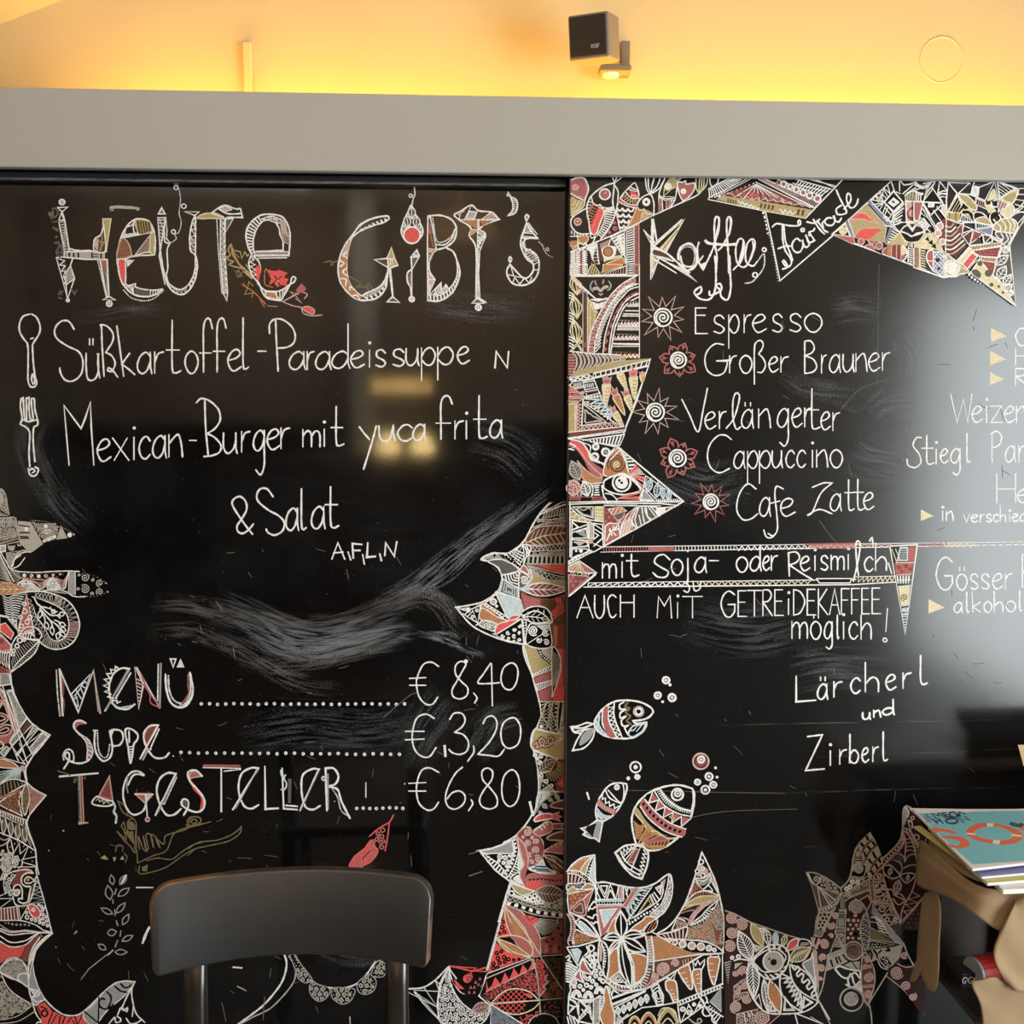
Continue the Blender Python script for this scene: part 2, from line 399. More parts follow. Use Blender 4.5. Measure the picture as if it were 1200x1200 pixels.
class D:
 """one drawing (or one word) on a board: ONE mesh, a part of the board"""
 def __init__(s,board,name,label=None,right=None,w=1.5):
  s.board,s.name,s.label=board,name,label
  s.Y=Y_RIGHT if board is BR else Y_LEFT
  s.v,s.f,s.m=[],[],[];s.w=w;s.z=0;s.zp=None;s.mi=0
 def put(s,x,y,layer):
  if s.zp is not None:
   p=on_z(x,y,s.zp);s.v.append((p.x,p.y,s.zp+0.0002+0.000008*s.z));return len(s.v)-1
  p=on_y(x,y,s.Y);s.v.append((p.x,s.Y-0.0002-0.000012*s.z-0.0000009*s.mi,p.z));return len(s.v)-1
 def line(s,P,c='W',w=None,closed=False,layer=3):
  w=w or s.w
  if len(P)<2:return
  Q=[P[0]]
  for p in P[1:]:
   if hypot(p[0]-Q[-1][0],p[1]-Q[-1][1])>0.12:Q.append(p)
  if closed and len(Q)>2 and hypot(Q[0][0]-Q[-1][0],Q[0][1]-Q[-1][1])<0.12:Q.pop()
  n=len(Q)
  if n<2:return
  L=[];R_=[];ph=RNG.random()*9
  for i,p in enumerate(Q):
   a=Q[i-1]if(i or closed)else p;b=Q[(i+1)%n]if(i<n-1 or closed)else p
   d1=(p[0]-a[0],p[1]-a[1]);d2=(b[0]-p[0],b[1]-p[1])
   l1=hypot(*d1)or 1;l2=hypot(*d2)or 1
   tx,ty=d1[0]/l1+d2[0]/l2,d1[1]/l1+d2[1]/l2;l=hypot(tx,ty)
   if l<0.15:tx,ty,l=(d2[0]/l2,d2[1]/l2,1)
   tx,ty=tx/l,ty/l
   c_=1.0
   if 0<i<n-1 or closed:
    dot=(d1[0]*d2[0]+d1[1]*d2[1])/(l1*l2);c_=1/max(0.62,math.sqrt(max(0,(1+dot)/2)))
   h=w/2*c_*(1+0.13*sin(i*0.9+ph)+0.07*sin(i*2.3+ph))
   if not closed and i in(0,n-1): # square-round tip
    e=w*0.3*(1 if i else-1);p=(p[0]+tx*e,p[1]+ty*e);h*=0.75
   s.mi=(s.mi+1)%12
   L.append(s.put(p[0]-ty*h,p[1]+tx*h,layer));R_.append(s.put(p[0]+ty*h,p[1]-tx*h,layer))
  for i in range(n-1 if not closed else n):
   j=(i+1)%n
   s.f.append((L[i],L[j],R_[j],R_[i]));s.m.append(SLOTS.index(c))
 def S(s,txt,c='W',w=None,layer=3):
  s.z+=1
  for P,cl in parse(txt):s.line(P,c,w,cl,layer)
  return s
 def F(s,txt,c='W',layer=0):
  s.z+=1;s.mi=0
  for P,cl in([(txt,True)]if not isinstance(txt,str)else parse(txt)):
   P=[p for i,p in enumerate(P)if p!=P[i-1]]
   if len(P)<3:continue
   idx=[s.put(x,y,layer)for x,y in P]
   for t in tessellate_polygon([[Vector((x,y,0))for x,y in P]]):
    s.f.append(tuple(idx[k]for k in t));s.m.append(SLOTS.index(c))
  return s
 def disc(s,x,y,r,c='W',layer=2,rx=None,n=None):
  n=n or(6 if r<1.3 else 10 if r<4 else 18)
  s.mi=(s.mi+5)%12
  i0=[s.put(x+(rx or r)*cos(2*pi*k/n),y+r*sin(2*pi*k/n),layer)for k in range(n)]
  s.f.append(tuple(i0));s.m.append(SLOTS.index(c))
 def ring(s,x,y,r,c='W',w=None,rx=None,layer=2):
  n=8 if r<2.2 else 12 if r<5 else 20
  s.line([(x+(rx or r)*cos(2*pi*k/n),y+r*sin(2*pi*k/n))for k in range(n)],c,w or s.w*0.8,True,layer)
 def spiral(s,x,y,r,c='W',w=None,turns=None,a0=None,layer=2,dirn=1):
  turns=turns or max(1.2,min(3.2,r/2.6));n=int(turns*11);a0=RNG.random()*6 if a0 is None else a0
  s.line([(x+r*(1-0.93*k/n)*cos(a0+dirn*k/n*turns*2*pi),y+r*(1-0.93*k/n)*sin(a0+dirn*k/n*turns*2*pi))for k in range(n+1)],c,w or s.w*0.8,False,layer)
 # ---- patterns
 def hatch(s,P,ang,sp,c='W',w=None):
  a=radians(ang);ux,uy=cos(a),-sin(a);vx,vy=-uy,ux
  pr=[p[0]*vx+p[1]*vy for p in P];qr=[p[0]*ux+p[1]*uy for p in P]
  t=min(pr)+sp*0.5
  while t<max(pr):
   A=(vx*t+ux*(min(qr)-2),vy*t+uy*(min(qr)-2));B=(vx*t+ux*(max(qr)+2),vy*t+uy*(max(qr)+2))
   for seg in clipline(A,B,P):s.line(seg,c,w or s.w*0.7,False,2)
   t+=sp*(0.92+0.16*RNG.random())
 def fillpat(s,P,kind,sp,r,c,w=None):
  x0,y0,x1,y1=bbox(P);row=0;y=y0+sp*0.45
  while y<y1:
   x=x0+sp*(0.35 if row%2 else 0.85)
   while x<x1:
    px_,py_=x+(RNG.random()-.5)*sp*0.22,y+(RNG.random()-.5)*sp*0.22
    m=r*0.8
    if all(inside((px_+dx,py_+dy),P)for dx,dy in((m,0),(-m,0),(0,m),(0,-m))):
     rr=r*(0.82+0.3*RNG.random())
     if kind=='d':s.disc(px_,py_,rr,c)
     elif kind=='o':s.ring(px_,py_,rr,c,w)
     elif kind=='@':s.spiral(px_,py_,rr,c,w)
     elif kind=='q':
      s.ring(px_,py_,rr,c,w);s.disc(px_,py_,rr*0.3,c)
    x+=sp
   y+=sp*0.88;row+=1
 def squig(s,P,sp,c='W',w=None,amp=None):
  """small irregular cells: wavering short strokes (vermicelli)"""
  x0,y0,x1,y1=bbox(P);y=y0+sp/2
  while y<y1:
   x=x0+RNG.random()*sp
   while x<x1:
    a=RNG.random()*pi;l=sp*(0.5+RNG.random()*0.5)
    q=[(x+cos(a)*l*t+sin(t*9+x)*sp*0.22,y+sin(a)*l*t+cos(t*7+y)*sp*0.22)for t in(-.6,-.3,0,.3,.6)]
    if all(inside(k,P)for k in(q[0],q[2],q[4])):s.line(q,c,w or s.w*0.7,False,2)
    x+=sp
   y+=sp*0.8
 def curls(s,P,sp,c='W',w=None):
  x0,y0,x1,y1=bbox(P);row=0;y=y0+sp*0.5
  while y<y1:
   x=x0+sp*(0.3 if row%2 else 0.8)
   while x<x1:
    if inside((x,y),P):
     a=RNG.random()*6.28;d=RNG.choice((-1,1));r=sp*0.5;q=[]
     for k in range(13):
      t=k/12;q.append((x+r*(1-t*0.85)*cos(a+d*t*8.2),y+r*(1-t*0.85)*sin(a+d*t*8.2)))
     q.insert(0,(q[0][0]+cos(a+d*-1.2)*r*0.8,q[0][1]+sin(a+d*-1.2)*r*0.8))
     q=[k for k in q if inside(k,P)]
     if len(q)>4:s.line(q,c,w or s.w*0.7,False,2)
    x+=sp
   y+=sp*0.9;row+=1
 def inset(s,P,ks,c='W',w=None,fill=None):
  cx=sum(p[0]for p in P)/len(P);cy=sum(p[1]for p in P)/len(P)
  for i,k in enumerate(ks):
   Q=[(cx+(p[0]-cx)*k,cy+(p[1]-cy)*k)for p in P]
   if fill and i==len(ks)-1:s.F(Q,fill,1)
   s.line(Q,c,w or s.w*0.75,True,2)
 def band(s,A,B,kind,n,c='W',w=None,c2=None):
  """pattern between two curves A and B: 'r' rungs, 'R' filled bars, 'z' zigzag, 'Z' filled teeth, 'd' dots, 'o' rings, 'x' crosses, 'm' mid line, 'q' eyes, 's' scallops"""
  A,B=one(A),one(B);w=w or s.w*0.8;s.z+=1
  for kd in kind:
   m=n*2 if kd in 'rRzZxdoqs' else n
   a,b=resample(A,m),resample(B,m)
   mid=[((p[0]+q[0])/2,(p[1]+q[1])/2)for p,q in zip(a,b)]
   for i in range(0,m-1,2):
    if kd=='r':s.line([a[i+1],b[i+1]],c,w,False,2)
    elif kd=='R':s.F([a[i],a[i+1],b[i+1],b[i]],c2 or c,1)
    elif kd=='z':s.line([a[i],b[i+1],a[i+2]],c,w,False,2)
    elif kd=='Z':s.F([a[i],b[i+1],a[i+2]],c2 or c,1)
    elif kd=='x':s.line([a[i],b[i+2]],c,w,False,2);s.line([b[i],a[i+2]],c,w,False,2)
    elif kd in 'doq':
     p=mid[i+1];h=hypot(a[i+1][0]-b[i+1][0],a[i+1][1]-b[i+1][1])*0.30
     st=hypot(mid[i+2][0]-mid[i][0],mid[i+2][1]-mid[i][1])*0.42;h=min(h,st)
     if kd=='d':s.disc(p[0],p[1],max(0.6,h*0.9),c2 or c)
     else:
      s.ring(p[0],p[1],h,c,w)
      if kd=='q':s.disc(p[0],p[1],h*0.35,c2 or c)
    elif kd=='s':
     p,q=a[i],a[i+2];t=b[i+1]
     s.line(crom([p,((p[0]*.25+t[0]*.75),(p[1]*.25+t[1]*.75)),t,((q[0]*.25+t[0]*.75),(q[1]*.25+t[1]*.75)),q],False,1.5),c,w,False,2)
   if kd=='m':s.line(mid,c,w,False,2)
  return s
 def fan(s,p,B,n,c='W',w=None,t0=0.0,t1=1.0,fill=None):
  b=resample(one(B),n);p=tp(*p)
  for i in range(1,n):
   q=b[i]
   s.line([(p[0]+(q[0]-p[0])*t0,p[1]+(q[1]-p[1])*t0),(p[0]+(q[0]-p[0])*t1,p[1]+(q[1]-p[1])*t1)],c,w or s.w*0.7,False,2)
  if fill:
   for i in range(0,n,2):s.F([p,b[i],b[i+1]],fill,1)
  return s
 def leaf(s,p,q,wd,c='W',fill=None,veins=0,w=None,bend=0.0,mid=True,cv=None):
  """pointed leaf from p to q with half width wd"""
  p,q=tp(*p),tp(*q);wd/=TR[2];bend/=TR[2]
  dx,dy=q[0]-p[0],q[1]-p[1];l=hypot(dx,dy);ux,uy=dx/l,dy/l;nx,ny=-uy,ux;N_=9;w=w or s.w
  f=lambda t,k:(p[0]+dx*t+nx*(k*wd*sin(pi*t**0.9)+bend*sin(pi*t)),p[1]+dy*t+ny*(k*wd*sin(pi*t**0.9)+bend*sin(pi*t)))
  up=[f(i/N_,1)for i in range(N_+1)];dn=[f(i/N_,-1)for i in range(N_+1)]
  s.z+=1
  if fill:s.F(up+dn[-2:0:-1],fill,1);s.z+=1
  s.line(up+dn[-2:0:-1],c,w,True,3)
  if mid:s.line([f(i/6,0)for i in range(7)],cv or c,w*0.7,False,3)
  for i in range(veins):
   t=(i+0.7)/(veins+0.7)*0.82;t2=min(t+0.16,0.97)
   for k in(1,-1):s.line([f(t,0),f(t2,k*0.92)],cv or c,w*0.6,False,2)
  return s
 def R(s,txt,fill=None,pats='',c='W',w=None,oc=None):
  """a region: outline, flat fill and patterns 'h ang sp', 'd sp r', 'o sp r', '@ sp r', 'q sp r', 'v sp', 'u sp', 'i k k..' each with optional colour letter after the kind"""
  P,cl=parse(txt)[0]if isinstance(txt,str)else(txt,True)
  s.z+=1
  if fill:s.F(P,fill,0)
  s.z+=1
  if w!=0:s.line(P,oc or c,w,True,3)
  for t in pats.split(';'):
   t=t.split()
   if not t:continue
   k=t[0][0];cc=t[0][1]if len(t[0])>1 else c;a=[float(x)for x in t[1:]]
   if k=='h':s.hatch(P,a[0],a[1],cc,a[2]if len(a)>2 else None)
   elif k in 'doq@':s.fillpat(P,k,a[0],a[1],cc,a[2]if len(a)>2 else None)
   elif k=='v':s.squig(P,a[0],cc)
   elif k=='u':s.curls(P,a[0],cc)
   elif k=='i':s.inset(P,a,cc)
   elif k=='I':s.inset(P,a,c,None,cc)
  return P
 def dots(s,txt,n=None,c='W',r=1.0,sp=None):
  s.z+=1;P=one(txt)if isinstance(txt,str)else txt;n=n or max(2,int(plen(P)/(sp or 4)))
  for p in resample(P,n):s.disc(p[0],p[1],r*(0.85+0.3*RNG.random()),c)
  return s
 def C(s,txt,kind='o',c='W',w=None,r=None):
  """circles: triples x y r; kind o ring, d disc, @ spiral, q ringed dot, e eye of three rings"""
  a=nums(txt);s.z+=1
  for i in range(0,len(a),3):
   (x,y),r_=tp(a[i],a[i+1]),a[i+2]/TR[2]
   if kind=='o':s.ring(x,y,r_,c,w)
   elif kind=='d':s.disc(x,y,r_,c)
   elif kind=='@':s.spiral(x,y,r_,c,w)
   elif kind=='q':s.ring(x,y,r_,c,w);s.disc(x,y,r_*0.42,c)
   elif kind=='e':s.ring(x,y,r_,c,w);s.ring(x,y,r_*0.62,c,w);s.disc(x,y,r_*0.25,c)
  return s
 def end(s):
  if not s.v:return
  cx=sum(v[0]for v in s.v)/len(s.v);cz=sum(v[2]for v in s.v)/len(s.v)
  me=bpy.data.meshes.new(s.name)
  cy=s.Y if s.zp is None else sum(v[1]for v in s.v)/len(s.v)
  me.from_pydata([(v[0]-cx,v[1]-cy,v[2]-cz)for v in s.v],[],s.f)
  used=sorted(set(s.m));mp={u:i for i,u in enumerate(used)}
  for u in used:me.materials.append(s.board.data.materials[0]if SLOTS[u]=='k' else CH[SLOTS[u]])
  me.polygons.foreach_set('material_index',[mp[i]for i in s.m])
  me.update()
  o=link(s.name,me,s.board,Vector((cx,cy,cz))-s.board.location)
  if s.label:o['label']=s.label
  if s.name in('scratch_marks','dotted_leader'):o['kind']='stuff'
  return o

# ---- one-stroke handwriting: box 10 wide; 0 baseline, 10 x-height, 20 cap height, -10 descender
GL={
 'a':'~9 8 6 10 2 8 0 4 1 1 4 0 7 2 9 6;9 10|9 3 10 0','b':'~0 20|0 0|0 5 4 9 8 8 10 5 8 1 4 0 0 2','c':'~10 8 7 10 3 9 0 5 2 1 6 0 10 2',
 'd':'~9 8 6 10 2 8 0 4 1 1 4 0 7 2 9 6;9 20 9 3 10 0','e':'~1 5 6 6 9 8 7 10 3 9 0 5 2 1 5 0 10 2','f':'~10 17 8 20 5 20 3 17 3 8 3 0;0 9 9 9',
 'g':'~9 8 6 10 2 8 0 4 1 1 4 0 7 2 9 6;~9 10 9 2 9 -6 6 -10 2 -8','h':'0 20 0 0;~0 5 4 9 7 9 9 6 9 0','i':'5 10 5 0','j':'~5 10 5 -6 2 -10 0 -8',
 'k':'0 20 1 0;9 10 1 5 9 0','l':'~3 20 3 3 5 0 8 1','m':'0 10 0 0;~0 6 2 9 4 9 5 6 5 0;~5 6 7 9 9 9 10 6 10 0','n':'0 10 0 0;~0 6 4 9 7 10 9 6 10 0',
 'o':'~*5 10 1 8 0 4 3 0 7 0 10 4 9 8','p':'0 10 0 -10;~0 5 3 9 7 10 10 6 8 1 4 0 0 3','q':'','r':'1 10 1 0;~1 5 4 9 9 10','s':'~9 8 6 10 2 9 2 6 7 4 9 2 6 0 1 1',
 't':'~4 20 4 3 6 0 10 1;0 10.5 9 10.5','u':'~0 10 0 3 3 0 7 2 9 6;~9 10 9 3 10 0','v':'0 10 5 0 10 10','w':'0 10 3 0 5 8 8 0 10 10','x':'0 10 10 0;9 10 1 0','y':'0 10 5 2;10 10 2 -10',
 'z':'0 10 9 10 0 0 10 0','ß':'~0 -10 0 14 2 19 6 20 8 17 6 13 4 11 8 8 10 4 7 0 3 0',' ':'','-':'1 7 9 7','.':'~*4 1 5 2 6 1 5 0',',':'6 3 3 -3',
 'A':'0 0 5 20 10 0;2 7 8 7','B':'~0 20|0 0|;~0 20 5 20 8 16 6 12 0 10|7 8 10 4 7 1 0 0','C':'~10 17 7 20 3 19 0 10 3 1 7 0 10 2','D':'0 20 0 0;~0 20 6 18 10 10 6 2 0 0',
 'E':'9 20 0 20 0 0 10 0;0 10.5 8 10.5','F':'10 20 0 20 0 0;0 10.5 8 10.5','G':'~10 17 6 20 2 17 0 9 3 1 7 0 10 4|10 9|5 9','H':'0 20 0 0;10 20 10 0;0 10 10 10','I':'5 20 5 0',
 'K':'0 20 0 0;9 20 0 9 10 0','L':'0 20 0 0 10 1','M':'0 0 1 19 5 10 9 20 10 0','N':'0 0 1 20 9 0 10 20','P':'1 20 1 0;~0 19 5 21 9 17 7 11 2 9','R':'0 20 0 0;~0 20 6 20 9 16 6 11 0 10|10 0',
 'S':'~10 17 6 20 2 19 0 15 4 11 9 8 10 4 6 0 1 1 0 4','T':'0 20 10 20;5 20 5 0','U':'~0 20 0 5 3 0 7 0 10 5 10 20','V':'0 18 5 0 10 20','W':'0 20 3 0 6 16 8 0 10 20','Z':'~1 19 9 20|0 0|10 1','!':'5 20 4 4',
 '€':'~10 18 6 20 3 16 2 10 3 3 6 0 10 2;0 12 7 12;0 8 7 8','0':'~*5 20 1 15 0 9 3 1 7 0 10 6 9 15','2':'~0 15 4 20 8 19 9 14 5 6 0 1|10 2','3':'~1 18 5 20 9 17 8 12 4 11|9 9 10 4 6 0 1 1',
 '4':'6 20 0 8 10 8;7 19 7 -4','6':'~8 20 3 14 0 7 1 1 5 0 9 3 8 8 4 9 1 6','8':'~*8 17 5 20 2 18 2 14 8 6 8 2 5 0 1 2 2 6 8 13',
}
def glyph(d,ch,xl,xr,base,xh,cap,desc,c='W',w=None,slant=0.0):
 if ch in 'äöü':
  for k in(0.3,0.75):d.line([(xl+(xr-xl)*k+slant*(xh+5),base-xh-8),(xl+(xr-xl)*k+slant*xh,base-xh-4)],c,w)
  ch={'ä':'a','ö':'o','ü':'u'}[ch]
 def T(p):
  y=p[1];Yv=y/10*xh if 0<=y<=10 else(xh+(cap-xh)*(y-10)/10 if y>10 else y/10*desc)
  return(xl+(xr-xl)*p[0]/10+slant*Yv,base-Yv)
 for part in GL[ch].split(';'):
  if not part.strip():continue
  cl='*' in part;sm='~' in part
  tk=part.replace('~',' ').replace('*',' ').replace('|',' | ').split();P=[];b=[]
  for t in tk:
   if t=='|':P.append(P[-1]);continue
   b.append(float(t))
   if len(b)==2:P.append(T(b));b=[]
  if sm:P=crom(P,cl)
  d.line(P,c,w,cl)
 if ch=='i':
  x,y=T((5,10));d.ring(x+slant*4+0.3,y-xh*0.42,1.1,c,(w or d.w)*0.8)
def word(board,txt,ext,y0,y1,xh,cap,desc=0,c='W',w=1.9,slant=0.0,name='lettering',label=None,d=None):
 """txt with the left/right edge of every letter (px) and the baseline from y0 to y1"""
 own=d is None
 d=d or D(board,name,label,w=w)
 e=nums(ext)if isinstance(ext,str)else ext
 chars=[ch for ch in txt if ch!=' ']
 assert len(e)==2*len(chars),(txt,len(e),len(chars))
 x0,x1=e[0],e[-1]
 for i,ch in enumerate(chars):
  xl,xr=e[2*i],e[2*i+1];base=y0+(y1-y0)*((xl+xr)/2-x0)/max(1,x1-x0)
  glyph(d,ch,xl,xr,base,xh,cap,desc,c,w,slant)
 if own:d.end()
 return d
# ------------------------------------------------------------------ handwriting, left board
def q(name,label=None,b=None,w=1.9):return D(b or BL,name,label,w=w)
d=q('spoon_drawing','white outline drawing of a spoon',w=2.0)
d.S('~35 368 27 371 23 379 23 388 27 396 32 402|33 410 33 425 33 446 36 453 41 453 43 449 41 440 39 424 38 404|41 399 46 391 47 382 43 372 37 368;~36 397 39 396;~38 438 37 445 39 450 41 447 39 438');d.end()
d=q('fork_drawing','white outline drawing of a fork',w=2.0)
d.S('~25 467 24 476 26 490 24 497 28 499|33 503 35 510 34 530 35 547|;~25 467 27 466 28 480 29 491 31 492 31 475 31 467 34 466 34 480 36 492 39 492 37 475 37 467 40 467 41 480 44 492 44 498 40 500|39 505 39 520 41 541;~33 549 35 556 39 558 43 556 45 550 41 547;~35 551 38 549 41 552 38 554;~27 492 34 494 43 492');d.end()
d=q('lettering','the words Süßkartoffel-Paradeissuppe',w=2.0)
d.S('~87 386 81 377 73 376 66 382 64 390 68 398 80 406 92 412 97 422 96 436 90 444 82 447 75 444 71 437 70 431')
d.S('~101 414 101 430 103 444 110 445 115 436 115 414|115 430 117 443;105 397 105 404;109 397 109 404')
d.S('~122 441 120 410 119 384|118 381 125 382 132 390 132 400 124 413|131 417 135 426 131 435 126 434 127 431 132 434 138 442')
d.S('137 382 141 412 145 441;~152 414 146 422|143 427|150 432 158 439')
word(BL,'artof','161 178 180 193 195 212 217 232 234 249',438,436,25,62,8,w=2.0,d=d)
word(BL,'f','250 265',436,436,27,62,8,w=2.0,d=d)
word(BL,'el-','267 283 281 294 301 313',436,428,25,60,8,w=2.0,d=d)
d.S('~323 374 324 400 326 435;~316 391 316 380 322 374 332 375 342 383 346 393 344 402 336 407 326 408')
word(BL,'ara','339 358 359 369 370 388',433,433,21,50,8,w=2.0,d=d)
word(BL,'deissuppe','389 410 411 427 430 436 439 453 459 475 476 491 494 510 513 531 536 550',432,426,20,52,18,w=2.0,d=d);d.end()
word(BL,'N','580 596',431,431,10,19,w=2.6)
d=q('lettering','the word Mexican-Burger',w=2.1)
d.S('81 545 78 510 75 475 86 490 95 502 100 490 106 471 107 500 110 545')
word(BL,'exican-','114 130 132 151 154 160 163 176 179 195 198 214 221 231',541,534,26,50,8,w=2.1,d=d)
d.S('~240 469 241 500 244 533;~230 472 236 467 246 470 256 480 258 492 252 502 243 508|252 513 259 522 257 530 248 534 239 535')
word(BL,'urger','262 278 282 294 297 311 313 328 328 341',532,525,24,50,28,w=2.1,d=d)
d.end();d=q('lettering','the word mit after Burger',BL,w=2.1)
word(BL,'mit','355 375 378 382 388 403',524,522,20,46,8,w=2.1,d=d)
d.end();d=q('lettering','the word yuca',BL,w=2.1)
d.S('~421 500 427 508 433 515;~441 499 436 518 426 550;~444 499 445 512 450 517 457 514 461 498|461 508 463 516')
word(BL,'ca','466 483 484 499',517,516,19,40,8,w=2.1,d=d)
d.end();d=q('lettering','the word frita',BL,w=2.1)
word(BL,'frita','511 530 532 544 544 549 555 571 574 589',515,513,21,50,8,w=2.1,d=d);d.end()
d=q('lettering','the ampersand before Salat',w=2.2)
d.S('~296 626 288 616 277 600 272 590 275 584 282 582 288 588 289 597 284 607 278 616 279 623 285 625 292 620 297 614')
d.end();d=q('lettering','the word Salat',BL,w=2.2)
d.S('~320 582 313 573 305 573 301 580 303 588 315 598 326 604 333 612 331 622 322 627 314 624 312 620')
word(BL,'alat','335 350 350 361 365 381 381 397',622,618,26,48,8,w=2.2,d=d);d.end()
d=q('lettering','the allergen letters A,F,L,N',w=2.5)
d.S('389 655 396 636 404 655;391 648 402 647;408 647 411 656;414 654 413 637 424 638;413 645 422 645;425 650 427 661;431 636 430 653 440 652;445 649 447 657;451 651 452 636 462 652 465 635');d.end()
# prices
d=q('price_lettering','the price € 8,40',w=1.8)
d.S('~514 781 506 776 497 778 491 788 488 800 491 816 499 825 507 825 513 817;480 795 499 794;480 803 499 803')
d.S('~*546 778 540 775 534 780 534 790 541 799 548 806 547 815 539 819 531 816 530 808 535 799 541 788;~555 812 559 818 556 824;~575 777 567 789 560 800 572 801 585 800;576 778 577 827;~*598 777 590 783 587 796 591 806 599 808 605 800 607 787 604 779')
d.disc(546,775,2.4);d.end()
d=q('price_lettering','the price € 3,20',w=1.8)
d.S('~509 842 500 837 490 840 485 850 483 866 487 880 496 887 504 886 511 876;475 857 497 857;475 867 497 866')
d.S('~527 843 532 836 541 836 545 843 542 851 533 858|543 861 549 870 547 880 539 884 530 882 526 878;~555 874 555 882 548 892;~566 848 570 841 577 839 582 845 581 856 573 870 560 884|572 885 584 886 591 878;~*602 841 591 846 587 858 589 871 596 877 606 873 610 862 609 849')
d.S('521 874 522 886',w=3.4);d.end()
d=q('price_lettering','the price € 6,80',w=1.8)
d.S('~514 905 504 900 495 902 490 912 488 926 491 941 500 949 508 948 514 940;479 918 499 917;479 927 499 927')
d.S('~542 899 534 906 526 920 522 934 525 945 534 948 543 942 545 933 539 927 530 929 524 936;~552 937 554 942 549 950;~*577 904 571 900 565 904 566 914 574 923 582 934 582 944 574 948 565 945 562 937 567 926 576 914;~*600 902 591 909 588 924 590 938 597 945 605 940 609 926 607 909');d.end()
def leader(n,x0,y0,x1,y1,label):
 d=q('dotted_leader',label)
 for i in range(n):
  t=i/(n-1);x,y=x0+(x1-x0)*t,y0+(y1-y0)*t+RNG.uniform(-.5,.5)
  d.ring(x,y,1.35,'W',1.3)
 d.end()
leader(26,236,825,474,825,'row of chalk dots after Menü');leader(26,212,882,468,884,'row of chalk dots after Suppe');leader(8,418,947,472,947,'row of chalk dots after Tagesteller')

# ------------------------------------------------------------------ handwriting, right board
def wr(label,parts,w=1.7):
 d=D(BR,'lettering',label,w=w)
 for p in parts:word(BR,*p,d=d,w=w)
 return d
wr('the word Espresso',[('Espresso','815 829 835 850 854 866 871 881 882 898 904 918 924 940 943 963',391,388,21,30,18)]).end()
d=wr('the word Brauner',[('Brauner','943 957 962 969 972 985 988 1001 1003 1016 1018 1031 1033 1044',438,434,21,38,10)]);d.end()
d=wr('the word Großer',[('roß','854 864 867 881 884 897',437,436,20,37,14),('er','901 912 914 925',436,436,18,38,10)])
d.S('~848 404 838 403 829 411 826 422 829 434 838 440 848 437 852 428|852 423|840 423 857 422');d.end()
d=wr('the word Verlängerter',[('er','826 839 842 852',503,502,20,40,10),('änger','869 883 889 903 911 925 928 940 942 952',502,500,22,44,22),('ter','945 961 962 973 975 985',502,505,21,47,10)])
d.S('~799 468 808 486 818 506 824 480 829 455;~851 502 860 490 866 470 866 462 862 461 859 470 859 490 863 503 868 500');d.end()
d=wr('the word Cappuccino',[('appuccino','860 873 876 888 890 903 905 917 921 931 934 944 949 955 957 970 973 987',549,547,20,40,18)])
d.S('~857 515 850 510 841 511 832 521 829 535 833 548 843 554 855 549');d.end()
d=wr('the word Latte',[('atte','973 986 990 1001 1000 1013 1012 1024',599,597,20,36,10)])
d.S('~952 571 965 566 975 566|962 578 952 600 946 604|960 597 975 602');d.end();d=wr('the word Cafe',[('a','890 903',605,605,22,40,10)])
d.S('~886 573 877 567 869 574 864 587 864 600 871 609 880 608 888 602;~918 573 910 570 908 580 910 600 911 620 906 628 900 625;902 590 914 587;~915 596 925 593 929 587 924 584 917 588 915 598 921 605 932 600;~895 621 898 629 904 630 910 624');d.end()
wr('the word mit before Soja',[('mit','706 722 727 731 734 749',678,675,18,26,8)],w=1.9).end()
wr('the word oder',[('oder','863 876 879 892 894 902 903 912',670,668,17,30,8)],w=1.9).end()
d=wr('the word Soja-',[('oja-','787 800 803 809 814 828 830 843',674,669,18,30,12)],w=1.9)
d.S('~785 656 778 650 770 652 767 659 775 665 783 670 780 676 771 676 765 671');d.C('806 646 1.2','d');d.end()
d=wr('the word Reismilch',[('eismi','938 949 952 958 961 971 974 989 991 997',669,667,17,30,8),('ch','1013 1023 1026 1040',670,668,17,32,8)],w=1.9)
d.S('~925 675 924 650 924 648 933 647 937 653 933 659 925 662|940 672 950 678 953 680;~1000 681 1005 660 1008 640 1006 634 1003 638 1004 660 1006 674;1041 660 1045 672;~1023 640 1022 630 1019 634');d.end()
wr('the word AUCH',[('AUCH','676 695 697 708 712 722 727 743',724,723,17,26,0)]).end()
wr('the word MiT',[('M','770 787',724,724,14,26),('i','791 797',724,724,18,26),('T','800 823',724,724,14,25)]).end()
wr('the word GETREiDEKAFFEE',[('GETRE','845 861 865 875 876 892 894 905 908 918',723,721,16,30),('i','921 927',720,720,18,26),('DEKAFFEE','930 943 946 956 959 970 972 984 986 995 998 1007 1010 1019 1022 1032',721,719,16,30)]).end()
d=wr('the word möglich!',[('möglich','928 946 950 962 966 976 980 984 986 991 995 1005 1009 1022',748,749,20,28,12)],w=1.8)
d.S('1040 713 1038 740');d.ring(1037,750,2.3);d.end()
wr('the word Lärcherl',[('Lär','933 956 958 970 976 988',824,816,18,30),('cher','997 1008 1014 1031 1038 1050 1057 1069',813,806,18,34),('l','1074 1090',802,802,18,34)],w=2.1).end()
wr('the word und',[('und','1011 1020 1024 1032 1034 1048',844,836,8,18)],w=2.3).end()
wr('the word Zirberl',[('Z','944 966',903,903,20,42),('irberl','970 976 983 993 996 1006 1010 1018 1022 1030 1032 1042',897,891,17,34)],w=2.0).end()
